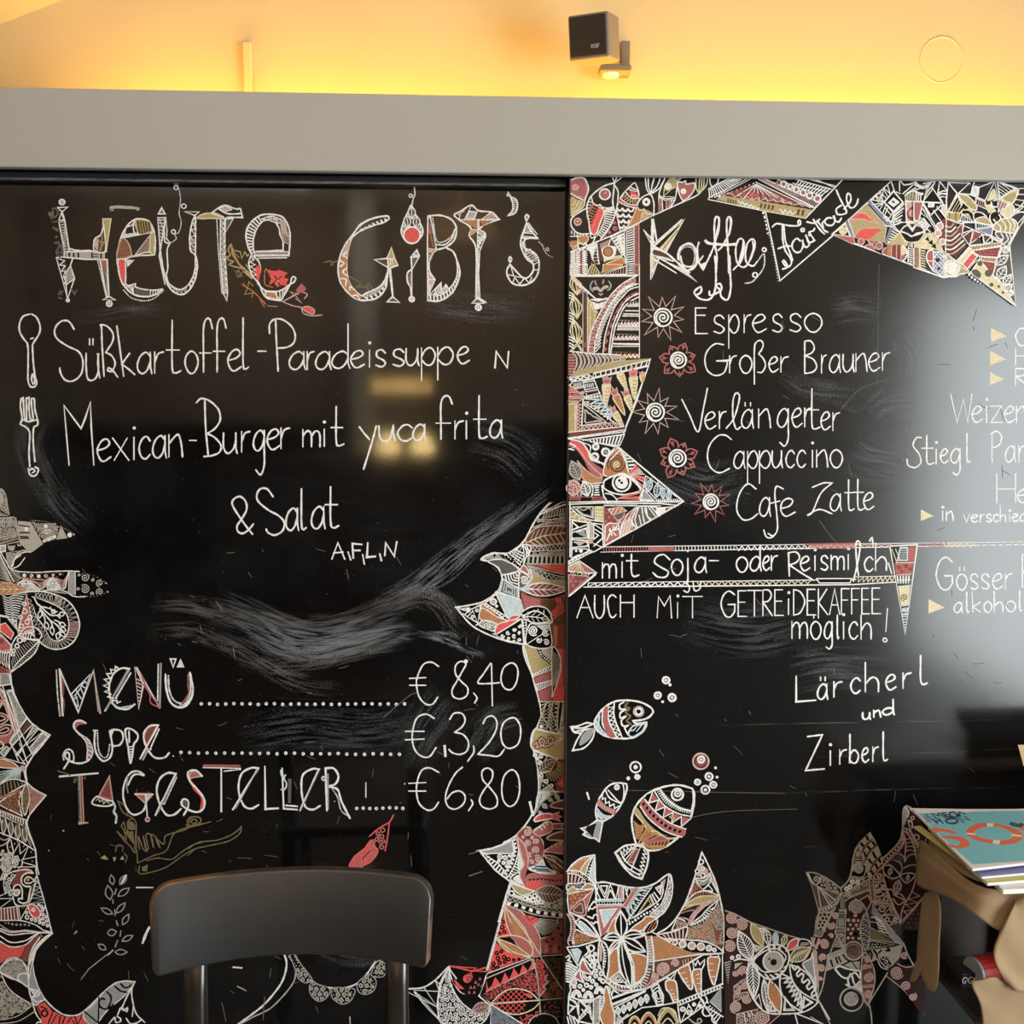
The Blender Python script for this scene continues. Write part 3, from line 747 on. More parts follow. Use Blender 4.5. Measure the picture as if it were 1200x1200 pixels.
# beer list at the right edge
wr('the start of the word Weizen',[('Weizen','1114 1139 1139 1151 1153 1159 1161 1175 1177 1189 1191 1202',495,495,19,33)]).end()
wr('the start of a word, Para',[('Para','1161 1175 1178 1190 1193 1202 1204 1216',542,541,19,35)]).end()
d=wr('first word of the second beer line, right edge',[('ti','1080 1095 1095 1099',544,544,18,34),('egl','1102 1111 1114 1126 1131 1138',543,542,17,34,14)])
d.S('~1080 513 1074 513 1070 522 1077 532 1079 542 1072 548 1064 545 1063 538');d.end()
wr('the letters He',[('He','1168 1190 1192 1207',589,589,16,34)]).end()
for ch_,y_ in(('C',405),('H',428),('R',452)):wr(f'the letter {ch_} cut by the right edge of the picture',[(ch_,'1190 1204',y_,y_,11,20)]).end()
wr('the word in',[('in','1103 1106 1109 1117',610,610,11,20)]).end()
wr('the word verschieden',[('verschied','1129 1136 1138 1146 1148 1154 1155 1163 1164 1170 1172 1179 1182 1184 1186 1193 1195 1203',612,611,9,19)]).end()
wr('first word of the lowest beer line under the beams',[('Gösser','1097 1116 1121 1133 1136 1147 1149 1160 1163 1175 1177 1187',691,690,18,38),('B','1198 1208',688,688,18,38)]).end()
wr('the word alkohol',[('alkohol','1118 1128 1131 1137 1139 1150 1153 1162 1165 1176 1179 1190 1193 1199',718,716,12,24)]).end()
for x,y,k in((1161,393,1),(1160,420,1),(1160,444,.9),(1079,604,.8),(1088,711,1)):d=D(BR,'arrow_mark');d.F([(x,y-9*k),(x+19*k,y+1),(x,y+8*k)],'Y',1);d.end()
# ------------------------------------------------------------------ decorated heading letters, left board
view(50,220,8)
d=D(BL,'heading_letter','the decorated letter H of Heute',w=1.5)
d.C('182 135 24','q','W',2.2)
d.S('140 185 235 182 182 225 140 185;180 225 150 310 205 600;185 230 205 300 250 595 205 600;150 310 205 300;150 310 205 550;175 240 200 300','W',1.7)
d.band('152 320 205 590','200 310 225 590','R',11,'W',1,'w');d.band('205 320 245 590','200 420 210 590','r',8,'w',1)
d.S('205 600 250 600 600 598;~250 570 330 590 430 590 490 600;200 650 400 670 600 672;205 600 200 650','W',1.8);d.band('215 605 600 600','215 650 600 670','rR',9,'W',1.1,'w')
d.F('350 605 430 603 430 665 350 660*','w');d.F('470 605 530 603 530 668 470 665*','w');d.S('475 625 525 625;475 645 525 648','k',1.2)
d.S('130 655 200 650 285 660 | 260 730 300 850 235 1040 130 655;200 655 230 1030;300 850 220 910;~265 735 235 770 205 860','W',1.7);d.F('130 660 205 655 220 860*','k');d.band('145 665 225 960','205 660 225 900','z',5,'W',1.5);d.F('265 740 290 850 225 890 225 800*','s');d.C('236 1055 13','o','W',1.8)
d.R('565 293 640 293 598 600 575 560 572 420*','G','','Y',1.6);d.R('~480 540 490 480 545 440 575 350 | 590 590 490 590*','b','','W',1.6);d.F('~485 540 495 480 520 470 525 530 515 590*','c');d.S('545 590 560 450;530 590 600 470;520 500 590 520','G',1.2)
d.R('540 675 605 675 622 1020 600 1025*','d','','W',1.7);d.S('600 680 605 1000;560 700 605 850','w',1);d.F('545 680 595 680 590 800*','K');d.dots('520 690 600 1030',19,'W',0.95)
d.R('565 1050 625 1020 685 1052*',None,'','W',1.8);d.C('626 1088 24','q','W',2)
d.S('~60 230 75 260 85 295;~95 200 110 190 145 215 140 250 105 280 95 200;90 320 150 315;100 370 150 400 105 380;115 520 150 510 160 560;~130 600 170 540 185 600 130 610;130 615 160 650 190 620;150 1000 190 970;150 1030 180 1040;160 970 180 1000;270 950 300 1000 320 960','d',2.4);d.C('130 462 14','d','d');d.C('75 250 22','d','g')
d.S('640 185 700 180 840 188 900 195','w',3.6);d.C('650 200 16 895 200 12','o','w',1.2)
d.end()
d=D(BL,'heading_letter','the decorated first letter E of Heute with a coral patch',w=1.6)
d.S('~1125 950 1060 1000 980 1020 880 1010 800 960 740 880 710 760 700 640 720 520 750 430 800 350 860 300 930 293 1000 320 1040 400 1055 500 1050 630','W',2.0)
d.S('~1050 630 860 640 780 665 700 670;~740 470 900 440 1030 415','W',1.8)
d.R('740 470 755 440 900 425 905 438*','B','','W',1.2);d.S('~870 300 850 350 860 420 900 440;~780 370 840 350 860 310;~780 380 770 440;~800 360 860 350','W',1.5)
d.R('~880 300 1000 320 1030 410 | 905 435 870 330*','b','hG 100 3','Y',1.2);d.R('~745 475 790 500 820 560 835 640 | 705 665 710 560*','b','hO 10 2.2','c',1.6);d.R('1010 440 1000 600 860 635*','b','hc 20 2.2','W',1.4);d.R('1030 415 1050 630 1005 610 1010 440*','G','','Y',1.3)
d.band('870 632 1040 610','870 612 1040 592','d',5,'W',1,'W');d.R('~710 675 780 672 | 775 900 740 880 715 780*','R','','W',1.6);d.R('795 682 850 682 800 735*',None,'iW 0.5','W',1.6)
d.S('~775 890 800 920 870 900 870 930 960 955 1060 960 1125 950;780 900 800 960;~780 910 830 930 850 990;800 920 860 1000;850 920 850 1000','W',1.6);d.F('~870 950 960 965 1000 960 1000 1010 880 1000*','d');d.band('~1000 965 1060 962 1120 955','~1000 1010 1060 995 1110 965','r',5,'W',1.3)
d.dots('~760 960 830 1030 940 1060 1040 1040 1130 965',21,'W',0.95)
d.end()
view(180,200,6)
d=D(BL,'heading_letter','the decorated letter U of Heute with a dotted tendril',w=1.5)
d.R('57 260 82 305 32 305*',None,'iw 0.5','W',1.6);d.S('30 330 85 330 | 40 600 80 800;30 330 45 550;~80 330 75 440 80 500 110 515 95 560 100 680 90 730','W',1.7)
d.S('~45 550 70 700 110 820 180 870 240 850 290 770 308 660 290 590 260 560 255 460 270 370 290 320','W',1.9);d.S('~90 730 105 790 160 830 210 830 260 780 290 700 295 600 | 295 320','W',1.6);d.R('220 288 320 290 290 315*',None,'','W',1.6)
d.band('~290 330 258 460 262 550','~298 330 298 460 292 590','z',5,'W',1.4);d.band('~262 480 270 540','295 480 290 590','R',2,'O',1,'c')
d.band('~290 650 280 740 240 810','~308 660 300 740 250 840','R',6,'W',1,'W');d.band('~230 820 170 830 110 790','~240 850 180 870 110 820','z',5,'W',1);d.band('35 340 48 520','75 340 50 540','R',8,'w',1,'w');d.S('40 340 80 440;80 340 50 540','W',1.2)
d.dots('85 330 95 420 92 480 115 505',20,'W',0.85)
d.dots('~105 15 150 60 175 120 190 200 180 300 195 360 180 430 150 450 160 480 110 515',48,'W',0.75);d.C('158 120 14 213 250 16 140 430 14','o','W',1.3)
d.end()
d=D(BL,'heading_letter','the decorated letter T of Heute with a folded cap',w=1.5)
d.R('~310 335 350 305 430 300 490 325 500 340 | 430 335*','G','','Y',1.7);d.S('~405 300 460 260 505 243 550 260 590 272;~460 270 510 300 560 305 620 300;~510 330 560 328 625 330 | 610 268 590 272;405 300 490 330','W',1.8);d.R('460 270 505 245 550 275 500 290*','c','','W',1.3);d.R('505 340 560 338 505 435*','d','','W',1.4)
d.S('470 340 470 600 490 860 515 915 520 860 500 600 500 340','W',1.8);d.band('472 350 490 860','500 350 518 860','rz',13,'W',1.2);d.dots('445 345 455 560 480 860',50,'W',0.8);d.band('472 460 490 860','500 460 518 860','R',9,'W',1,'w');d.S('490 860 520 860','W',1.4)
d.end()
d=D(BL,'heading_letter','the decorated last letter E of Heute',w=1.6)
d.S('~690 590 660 520 650 440 680 370 750 315 840 308 910 330 950 400 960 480 950 600','W',2);d.S('~705 575 700 500 720 420 770 355 840 350 880 400 890 450 910 500 910 560 | 705 570 ;700 600 950 598;910 560 950 600','W',1.7)
d.band('~690 590 660 520 650 440 680 370 750 315','~705 575 700 500 720 420 770 355','R',13,'W',1,'W');d.R('~760 340 830 320 900 345 | 880 370 800 345*','d','vW 3','W',1.2);d.R('890 350 920 350 945 460 910 480*','w','','c',1.2);d.R('905 430 955 470 955 520 915 500*','b','hc 45 2.5','c',1.1)
d.R('710 572 945 570 945 592 710 592*','d','hw 90 2','W',1.4);d.dots('740 615 935 612',26,'W',0.9)
d.S('~690 590 670 650 690 730 740 790 | 790 890 895 915;~700 600 740 640 750 700 730 780','W',1.8);d.R('~745 665 748 720 735 770 710 700*','R','','R',1);d.band('~690 610 675 660 700 740','~700 610 715 660 725 750','z',4,'W',1.3)
d.S('~730 790 780 840 850 850 900 840 965 795 | 895 915','W',1.8);d.R('785 850 850 855 890 910 790 885*','O','','W',1.4);d.band('~850 850 910 840 960 800','860 900 890 910 935 850','r',5,'W',1.8);d.R('~980 745 1000 755 990 780 965 795 970 760*',None,'','W',1.8)
d.end()
d=D(BL,'flower_drawing','coral flower with olive leaves drawn around the last E of Heute',w=1.2)
d.R('800 700 860 710 880 700 940 720 910 750 945 765 930 790 940 810 900 800 870 815 850 790 815 800 830 760*','R','','R',1);d.S('870 770 900 745;870 770 830 800;870 770 890 810;850 740 870 770','k',1.6);d.C('875 775 9','d','G')
d.S('~690 760 620 680 570 600 540 520 | 525 560 540 590 515 620 560 640 530 660 590 680 640 690;545 515 560 560 610 570 620 620 640 570 660 600 670 590;~590 640 640 700 690 760;~700 740 650 660','G',1.5);d.F('~550 590 600 650 660 700 700 760 640 720*','G');d.S('~545 520 560 600 640 700;~560 570 600 610','O',1.4)
d.S('570 710 600 700 610 730 640 700 650 690;590 750 620 740 610 720','g',1.6);d.C('595 725 14','o','g',1.3);d.S('~620 800 700 850 760 910 790 940;630 790 660 830 640 870 700 860 690 890;700 810 670 780 660 830;750 910 780 960;~800 950 840 955 870 955;~780 720 790 690 800 700;~780 730 785 800 840 820','O',1.2)
d.S('~910 920 980 880 1060 840;930 910 990 880 960 850 1020 870;1000 880 1040 930 1000 900;~1040 850 1080 870 1060 900','c',1.2);d.F('1000 840 1040 790 1075 830 1050 860 1010 860*','K');d.S('~905 920 980 950 1040 965 1050 1000 1110 1020 1185 1015','c',1.3);d.R('~1045 965 1090 955 1130 980 1120 1010 1070 990*','R','','c',1.2)
d.end()
view(380,220,8)
d=D(BL,'heading_letter','the decorated letter G of Gibt\'s',w=1.6)
d.S('~610 290 590 265 500 275 400 310 320 370 260 450 200 530 150 640 130 760 150 880 220 980 310 1045 400 1055 500 1030 570 950 590 850 600 740','W',2);d.S('~610 290 560 325 460 355 350 400 290 440 250 490 220 620 210 760 230 880 290 970 350 1015 | 400 985 500 940 560 880 590 800','W',1.8)
d.dots('~270 445 330 350 400 310 500 280 600 268',30,'W',0.95);d.band('~330 390 420 350 500 310 600 280','~370 395 450 360 520 335 600 300','R',7,'W',1,'W')
d.F('~245 500 180 580 145 700 150 860 210 960 300 1040 350 1030 280 960 225 860 212 720*','O');d.F('~245 500 200 560 160 640 215 640*','c')
d.S('~215 600 180 630 215 660;~145 680 185 710 145 740;~215 750 175 790 220 830;~155 850 205 860 200 920;~290 960 240 930 240 960;~270 1010 310 1010 330 1040','W',1.8)
d.band('~360 1015 450 970 540 900 590 820','~390 1055 500 1030 570 950 590 860','zr',7,'W',1.3)
d.R('590 660 630 560 660 660 690 728 610 760*','G','','Y',1.6);d.S('600 665 660 665;620 670 620 730;640 670 640 720;~690 728 640 740 605 765','W',1.4);d.R('470 675 590 662 600 750*','d','','W',1.7);d.F('500 685 590 670 590 730*','b');d.S('~610 770 625 900 640 1020;~620 760 635 900 645 1020','W',1.5);d.R('590 1070 640 1020 705 1075*','d','','W',1.9)
d.S('~0 700 60 690 80 720 60 730 80 700 120 690;~230 830 320 880 340 910 300 930 380 930 420 960 400 910 420 900 450 945','g',1.5)
d.end()
d=D(BL,'heading_letter','the letter i of Gibt\'s with a red-dotted flame',w=1.5)
d.R('~815 165 850 240 900 340 925 400 900 470 820 520 750 480 722 400 760 280 790 220*',None,'','W',1.9);d.leaf((815,180),(825,290),34,'W','d',0,1.5);d.leaf((770,260),(790,375),32,'W','d',0,1.3);d.leaf((870,270),(860,375),32,'W','d',0,1.3);d.leaf((740,350),(760,430),20,'W','b',0,1.2);d.leaf((905,360),(895,430),20,'W','d',0,1.2)
d.C('822 445 74','d','R');d.C('822 445 78','o','W',1.9);d.dots('~825 150 835 100 850 60 845 0',12,'W',0.9);d.C('810 75 16','o','W',1.2);d.S('~480 -10 845 0','k',0.1)if 0 else None
view(300,200,4);d.dots('~437 10 440 25 432 45 425 60',10,'W',0.9);view(380,220,8)
d.R('868 585 888 632 825 632*',None,'iw 0.5','W',1.8);d.R('815 650 890 645 820 775*','d','','W',1.8);d.S('~815 770 780 800 780 880 810 940 815 1020;820 700 820 1020','W',1.8);d.band('~800 800 785 860 810 930','820 800 820 930','r',7,'w',1.2);d.C('820 1045 22','q','W',2.2)
d.end()
view(490,220,7.06)
d=D(BL,'heading_letter','the decorated letter B of Gibt\'s',w=1.7)
d.S('~82 235 180 228 270 260 315 330 300 430 230 490 150 515;82 235 78 500 80 935;~230 495 290 530 320 600 345 700 320 800 270 880 180 935 85 935;100 245 150 515 80 500','W',2);d.S('~150 515 110 560 90 640 100 700 140 760;~150 470 220 470 280 420 305 340;~320 600 325 700 300 780 240 850 150 900','W',1.6)
d.dots('~120 255 150 430 200 450 270 410 305 350',24,'W',1.0);d.F('85 260 100 260 145 490 82 490*','b');d.F('88 280 100 300 115 380 84 380*','K');d.F('80 495 150 505 150 520 80 540*','c');d.dots('~100 380 125 480',5,'O',1.2);d.band('82 530 85 620','140 530 100 620','R',4,'W',1,'w')
d.R('85 700 140 760 90 880*','c','','W',1.5);d.S('85 760 140 760 ;100 800 90 880 130 870','W',1.4);d.R('90 890 190 785 195 850 230 800 260 850*','d','','W',1.6);d.leaf((140,890),(190,800),20,'W','s',0,1.2);d.leaf((200,880),(235,810),18,'W','s',0,1.2);d.band('~95 890 180 880 260 830 310 750 330 660','~95 930 190 925 280 870 330 780 340 700','R',13,'W',1,'W')
d.end()
d=D(BL,'heading_letter','the decorated letter T of Gibt\'s like a goblet',w=1.7)
d.R('~300 225 360 190 440 145 500 190 610 205 670 262 | 560 300 500 345 | 555 390 490 515 480 910 | 480 515 425 400 435 330 340 265*',None,'','W',1.9)
d.F('350 268 498 265 495 345 430 310*','O');d.S('340 265 670 262;495 265 490 520;440 150 385 260;490 195 465 260;420 195 480 200;410 230 470 235;330 225 380 190;340 260 350 210;600 205 530 260;495 345 425 400;490 360 550 390 490 440 ;430 340 490 350','W',1.4)
d.R('530 262 605 208 660 258*','b','oc 4 1.3','W',1.2);d.R('500 270 630 268 505 330*','b','oO 4 1.3','W',1.2);d.R('435 345 490 355 430 400*','G','','c',1.2);d.R('420 195 480 200 465 255 400 255*','w','','W',1.2)
d.band('490 370 490 510','550 395 500 500','z',4,'W',1.6);d.dots('560 400 510 520 500 700 510 900',60,'W',0.8);d.S('495 520 495 910','W',1.3);d.R('445 955 490 912 545 955*','d','','W',1.9);d.S('~500 905 530 930 565 950','W',1.5);d.C('498 990 22','q','W',2.2)
d.end()
d=D(BL,'heading_letter','the decorated letter S and apostrophe of Gibt\'s',w=1.7)
d.S('~765 75 810 100 822 150 800 210 745 230 | 745 230 780 190 785 140 765 75;735 65 745 40 765 70 735 65','W',1.9);d.band('~775 90 790 140 760 215','~800 100 815 150 780 215','r',7,'W',1.3)
d.R('~898 222 915 235 905 260 895 275 885 240*','d','','W',1.8);d.S('895 275 ~ 895 290','W',1.5);d.S('~900 290 940 360 990 420 | 900 420 870 460 880 500 930 520 980 560 1000 620 990 710 940 780 860 808 780 790 740 730 735 680 760 635 | 860 740 910 740 950 690 950 630 900 590 855 500 850 430 880 340 900 290','W',2)
d.S('~915 290 940 330 985 385','W',1.3);d.band('865 395 985 410','850 420 900 425','r',5,'W',1.5);d.S('870 375 960 380;765 640 790 730 ;750 720 860 745 ;780 790 800 740 840 800 880 745 920 790 940 740;880 520 930 510;890 560 960 540;910 590 980 580;950 640 1000 610;955 680 995 680','W',1.5);d.R('900 300 930 365 875 370*','s','','W',1);d.R('890 520 960 550 980 600 940 610 890 560*','b','hW 30 3','W',1);d.band('~850 440 870 500 ','~880 440 890 490','r',4,'W',1.2)
d.R('~760 572 775 590 762 615 750 590*','d','','W',1.9);d.dots('~1000 450 1030 480 1050 530 1080 560 1110 575',10,'W',0.9);d.C('1070 510 12','o','W',1.2)
d.end()
# ---- Menü, Suppe, Tagesteller
view(55,765,6.316)
d=D(BL,'heading_lettering','the decorated word Menü',w=1.6)
d.dots('70 130 78 300 95 465',24,'W',1.0);d.F('90 120 108 140 122 465 105 468*','s');d.S('92 120 110 300 120 465','W',2.2);d.F('~115 160 130 260 118 330 110 250*;~122 330 135 380 122 450*','r');d.S('95 125 232 440 345 130 395 445','w',3.2);d.S('95 125 232 440 345 130','W',1.4)
d.R('320 160 180 305 235 435*','k','','W',1.6);d.S('215 275 255 340;205 320 250 260 270 310;240 240 290 260;200 345 220 325 235 400 215 380;250 250 280 210 300 230','B',1.8);d.dots('370 300 380 430',10,'K',1.0);d.S('345 130 365 300 380 435','w',1.4)
d.S('~650 380 600 415 530 410 480 360 460 260 490 160 550 115 612 118 | 430 430','W',2.2);d.S('600 130 440 415','s',3);d.S('~475 370 540 405 650 385','B',1.6)
for k in range(9):
 a=0.2+k*0.33;x=545-82*sin(a)*1.05+(0);y=235-125*cos(a)
 x2=545-125*sin(a+0.1);y2=235-140*cos(a+0.1);a+=.3;x3=545-82*sin(a)*1.05;y3=235-125*cos(a);d.S(f'{x:.0f} {y:.0f} {x2:.0f} {y2:.0f} {x3:.0f} {y3:.0f}','W',1.8)
d.dots('620 150 560 250 510 335',20,'W',1.1);d.C('512 335 9','d')
d.R('650 105 715 230 680 415*','k','','W',1.9);d.band('662 180 680 370','705 200 690 370','r',7,'c',2.2);d.S('665 110 835 405','w',3.4);d.S('665 110 835 405 845 80','W',1.8);d.S('845 80 835 405','s',3.2);d.S('~710 230 760 300 770 370 835 405;~700 160 750 280 830 390','K',1.6);d.dots('825 85 820 350',34,'W',0.9)
d.S('~878 158 885 270 920 370 990 405 1050 370 1080 290 1070 200 1058 145','W',2.4);d.R('~1058 145 1078 230 1080 300 1040 370 980 400 | 1020 370 1060 300 1060 200*','B','','W',1.2);d.S('~1045 160 1045 240 1050 300 1010 360 980 385','K',1.6);d.dots('~900 170 905 270 940 350 990 375',15,'W',1.2);d.dots('~1075 250 1060 320 1000 390',10,'k',0.8)
d.R('915 45 955 45 935 108*',None,'','W',1.8);d.R('990 52 1012 103 968 103*',None,'','W',1.8);d.F('990 65 1003 98 978 98*','W')
d.end()
d=D(BL,'heading_lettering','the decorated word Suppe',w=1.8)
d.R('~205 560 215 520 250 505 290 525 | 240 530*','K','','K',1);d.S('~290 520 250 502 210 510 200 550 240 600 300 640 330 690 335 750 300 800 240 818 180 805 135 770 140 740 165 745 160 800 125 858','W',2.2);d.F('~245 605 300 640 332 700 330 750 310 790 290 790 305 700 280 640*','B');d.band('~250 610 280 650 305 710 295 790','~290 630 330 690 335 750 310 800','R',6,'c',1,'K');d.S('~250 610 290 660 300 720 295 790','W',1.3);d.dots('~125 790 120 750 150 715 185 725 200 770 195 800',14,'W',1.2)
d.S('345 575 375 575;~357 580 352 660 365 740 400 790 430 800 470 770 485 700 470 600 465 580 500 568 550 580 565 630 540 680 490 690','W',2.2);d.dots('~375 595 378 680 390 740 420 775 450 760 465 680',20,'W',1.0);d.R('470 580 495 575 480 610*','W','','W',1)
d.R('~580 575 620 562 670 600 670 640 645 670 | 620 815 600 690*',None,'','W',2.1);d.band('600 690 618 800','642 680 624 800','r',6,'W',2);d.dots('608 580 610 660',8,'W',1.1)
d.R('~825 540 770 545 730 590 725 640 740 670*','r','','K',1.4);d.S('~905 740 870 775 800 775 750 720 718 640 725 580 765 540 825 535 | 690 785','W',2.2);d.S('745 720 712 790','w',3);d.dots('830 565 765 710',16,'W',1.0);d.C('767 712 9 935 763 6','d')
d.end()
view(60,890,6.667)
d=D(BL,'heading_lettering','the decorated word Tagesteller',w=1.7)
d.S('65 133 365 107','W',2.8);d.F('220 130 240 128 255 490 230 490*','r');d.S('222 125 235 490;240 125 255 490','c',1.7);d.dots('212 140 222 480',20,'w',0.8);d.F('210 488 290 488 290 498 215 510*','c');d.S('~50 90 120 110 150 125;~180 150 180 180 195 170 190 145;~250 140 265 150 270 130','g',1.4)
d.R('455 128 482 325 370 290*','r','iK 0.8','c',1.8);d.R('~355 290 420 315 482 325 | 480 350 420 365 322 345*',None,'','W',1.8);d.S('350 320 370 305 380 330 400 315 410 345 430 325 460 345','w',1.4);d.S('~482 330 500 370 490 410 510 440 505 490','B',2.6);d.C('505 492 9','d')
d.S('~725 120 680 92 620 105 575 180 562 280 590 380 640 430 700 415 735 370 738 280;~725 125 690 115 640 125 600 200','W',2.2);d.S('~600 130 590 200 600 260','s',1.6);d.R('655 270 795 272 735 340*','K','','c',1.8);d.F('740 285 785 280 740 330*','B');d.band('660 255 790 255','660 266 790 266','d',11,'K',1,'K');d.S('655 270 795 272;738 280 752 455','W',2);d.C('753 468 15','o','c',2)
d.S('~1015 385 960 430 900 430 850 350 825 240 850 150 910 105 975 110 | 815 435','W',2.4);d.S('980 120 830 420','s',2);d.dots('980 140 890 335',20,'W',0.9);d.C('883 345 9','d')
d.R('~1085 110 1130 85 1180 130 | 1110 140 1085 150*','K','','c',1.4);d.F('~1085 150 1130 210 1190 280 1195 350 1160 400 | 1170 300 1110 230*','R');d.S('~1180 130 1130 85 1070 100 1085 170 1140 230 1195 310 1190 380 1140 410 1070 390 1020 350 1030 310 1065 320 1070 370 1035 435','W',2.3);d.C('1048 340 22','d','d')
view(220,880,4.444)
d.F('80 70 275 72 275 82 80 82*','K');d.S('80 86 275 90','W',2);d.S('175 88 175 315','W',2.8);d.dots('190 105 275 95',14,'W',0.9)
for(a,b_)in((0,0),(320,5)):d.S(f'~{370+a} {280+b_} {330+a} {300+b_} {290+a} {280+b_} {265+a+ (8 if a else 0)} {200+b_} {280+a} {120+b_} {330+a} {88+b_} {368+a-4*(a>0)} {90+b_} | {235+a+30*(a>0)} {305+b_}','W',2.3);d.S(f'{365+a} {95+b_} {250+a+20*(a>0)} {300+b_}','s',1.4)
d.S('402 80 405 302 472 298;492 90 500 300 570 305','W',2.5);d.S('~485 100 490 130 510 125 500 140 515 170 505 200 485 200','B',1.8);d.dots('515 283 570 288',7,'W',1.2);d.S('532 150 530 265','d',4.5)
d.S('~725 310 718 90 | 760 90 785 130 770 170 730 185 | 780 200 800 260 845 350','W',2.4);d.S('730 120 732 300','s',2.4);d.C('708 143 9','o','B',2);d.dots('~755 200 780 240 800 310 840 340',16,'W',0.9)
d.S('928 165 928 240','W',1.8);d.C('1130 170 5 765 262 4','d','w')
d.end()
# ---- faint plant and dragon drawings below, red feather
view(60,890,6.667)
d=D(BL,'dragon_drawing','olive line drawing of a fish-headed creature with a long tail',w=1.4)
d.S('~520 320 560 410 610 440 650 470 665 500 | 660 720 620 680 560 620 515 560 | 545 590 590 630 | 570 560 550 520 570 490 580 550 600 560 | 600 480 640 460;~590 440 600 400 560 350 530 330;665 500 650 700','g',1.4);d.F('~605 480 650 500 655 545 620 550 600 530*;575 565 640 560 650 670 610 620*','g');d.F('~610 485 650 510 640 530 610 530*;590 575 640 570 640 640*','g')
d.S('~690 700 680 600 700 650 720 700 750 720 | 720 600 740 700 760 700 740 590 780 590 800 690 780 590 820 610 850 690 820 620 880 660 890 600 950 575 1040 550 1110 510 1200 500','g',1.4);d.S('~1060 480 1090 450 1150 450 1170 480 1130 515 1080 515 1060 480;~1090 485 1120 465 1140 485 1110 500 1090 485','g',1.5);d.S('~670 710 675 810 | 800 750 900 710 960 580 1080 520;~680 800 700 800;~745 790 830 770 940 780 1010 730 1100 670 1200 640;~690 830 690 890 780 880 900 840 1030 750 1120 700 1200 680','g',1.3);d.F('710 840 755 820 750 875 710 870*','g')
view(220,880,4.444);d.S('~0 510 60 475 150 465 220 440 265 410 280 390 | 270 430 210 470 100 495 40 510 0 545;~0 400 60 385 120 368;~-10 410 20 350 60 345 70 365 40 390 -10 385','g',1.3)
d.end()
view(0,950,4.8)
d=D(BL,'plant_drawing','faint grey drawing of a leafy stem beside the chair',w=1.3)
for p,q_,w_ in(((635,415),(625,362),14),((675,415),(712,360),16),((620,500),(605,420),20),((665,480),(728,435),16),((632,580),(568,548),14),((655,575),(705,518),14),((690,640),(725,582),15),((605,690),(655,680),18),((688,732),(748,702),14),((595,780),(553,752),14),((648,795),(715,795),15)):d.leaf(p,q_,w_,'s',None,0,1.3,mid=False)
d.F('~700 365 712 360 700 395 680 410*','W');d.S('655 440 645 470;636 500 636 520;645 555 648 590;655 620 662 645;680 675 676 705;662 730 648 765','s',1.9);d.F('635 780 640 785 610 815 598 812*','w');d.S('598 812 500 890 455 950','s',1.2);d.F('565 265 590 250 610 275 580 272*;635 260 655 262 643 288*;675 275 690 252 700 275*','G');d.S('~650 230 660 195 690 200 690 230;~700 240 715 260 705 290','d',1.6);d.S('420 690 432 678','s',2.4);d.C('357 113 6 275 224 5 315 768 4','d','w')
d.end()
view(220,880,4.444)
d=D(BL,'feather_drawing','small coral-red feather drawing above the chair',w=1.5)
d.S('~1072 332 1050 370 1000 400 945 445;~1050 370 1042 440 1028 520','R',1.6);d.R('~843 600 870 550 920 510 935 490 960 465 975 500 990 520 960 570 910 600 895 630 885 605*','K','','R',2);d.S('870 560 870 595;885 550 890 590;905 540 905 585;920 540 925 590;~930 500 940 540 930 580;~925 540 980 530;~945 480 950 530','R',2);d.C('1015 412 11 990 430 9 1010 445 10 985 460 9 1005 475 9 1020 470 8 1010 500 10 970 470 8 995 450 8','o','K',1.5);d.S('910 560 950 520','k',1.6);d.end()
view()
# ------------------------------------------------------------------ right board: heading, suns, flowers, fish
d=D(BR,'heading_lettering','the decorated word Kaffee',w=2.0)
view(740,200,10)
d.R('245 560 300 840 262 890*',None,'','W',2);d.F('240 570 262 690 262 900 255 1190 225 1190 235 800*','W');d.S('~245 565 235 800 228 1190','W',2);d.R('145 700 262 830 245 885*',None,'','W',2.2);d.S('145 700 250 820 400 950','W',2)
d.R('262 885 618 572 400 960*','k','','W',2);d.F('618 572 400 955 330 905*','Y');d.S('350 880 560 650;370 920 540 700','b',1.2);d.dots('310 820 590 575',24,'W',1.1)
d.S('~262 910 400 960 520 1060 680 1195;~262 985 400 1030 490 1060','W',2.2);d.F('~262 935 400 980 480 1050 400 1015 262 985*','b');d.F('262 1000 300 1005 240 1195 228 1190*','G');d.S('300 1000 240 1190','W',1.4);d.dots('325 1010 255 1190',16,'W',1.0)
d.S('~550 1040 550 960 590 890 670 855 730 890 760 970 760 1080 730 1140 670 1165','W',2.6);d.dots('~640 1130 580 1080 560 1000 590 920 660 890 720 920 740 1000 720 1100 660 1130',30,'W',0.8)
d.S('~790 840 770 920 780 1020 800 1100 840 1160 | 960 900 1000 720 1030 580 1010 540 980 560 970 680 980 880 1000 1000 990 1200','W',2.1);d.F('~1010 545 1035 600 1030 700 1000 800 985 860 1010 720 1015 600*','W');d.F('800 1100 870 1070 840 1160*','W')
d.S('~1015 935 1060 890 1100 820 1150 720 1170 590 1150 540 1120 570 1115 700 1125 850 1135 1000 1140 1200','W',2.1);d.F('~1150 545 1175 590 1165 680 1130 760 1150 640*','W');d.S('~865 820 900 850 980 860 1100 868 1220 862','W',3.2)
view(830,200,6.667)
d.S('~195 775 260 700 280 600 270 540 240 535 215 600 220 700 255 750 300 740 350 640 365 560 340 535 305 570 290 650 300 720 350 745 380 710','W',2.0);d.F('~270 545 285 600 265 680 235 720 262 600*;~340 545 365 590 350 650 315 710 345 610*','W')
d.dots('~380 715 430 650 440 700 430 760 390 820 340 870 290 880',26,'W',1.0);d.C('437 618 15 365 815 18','o','W',1.7)
view(600,300,4)
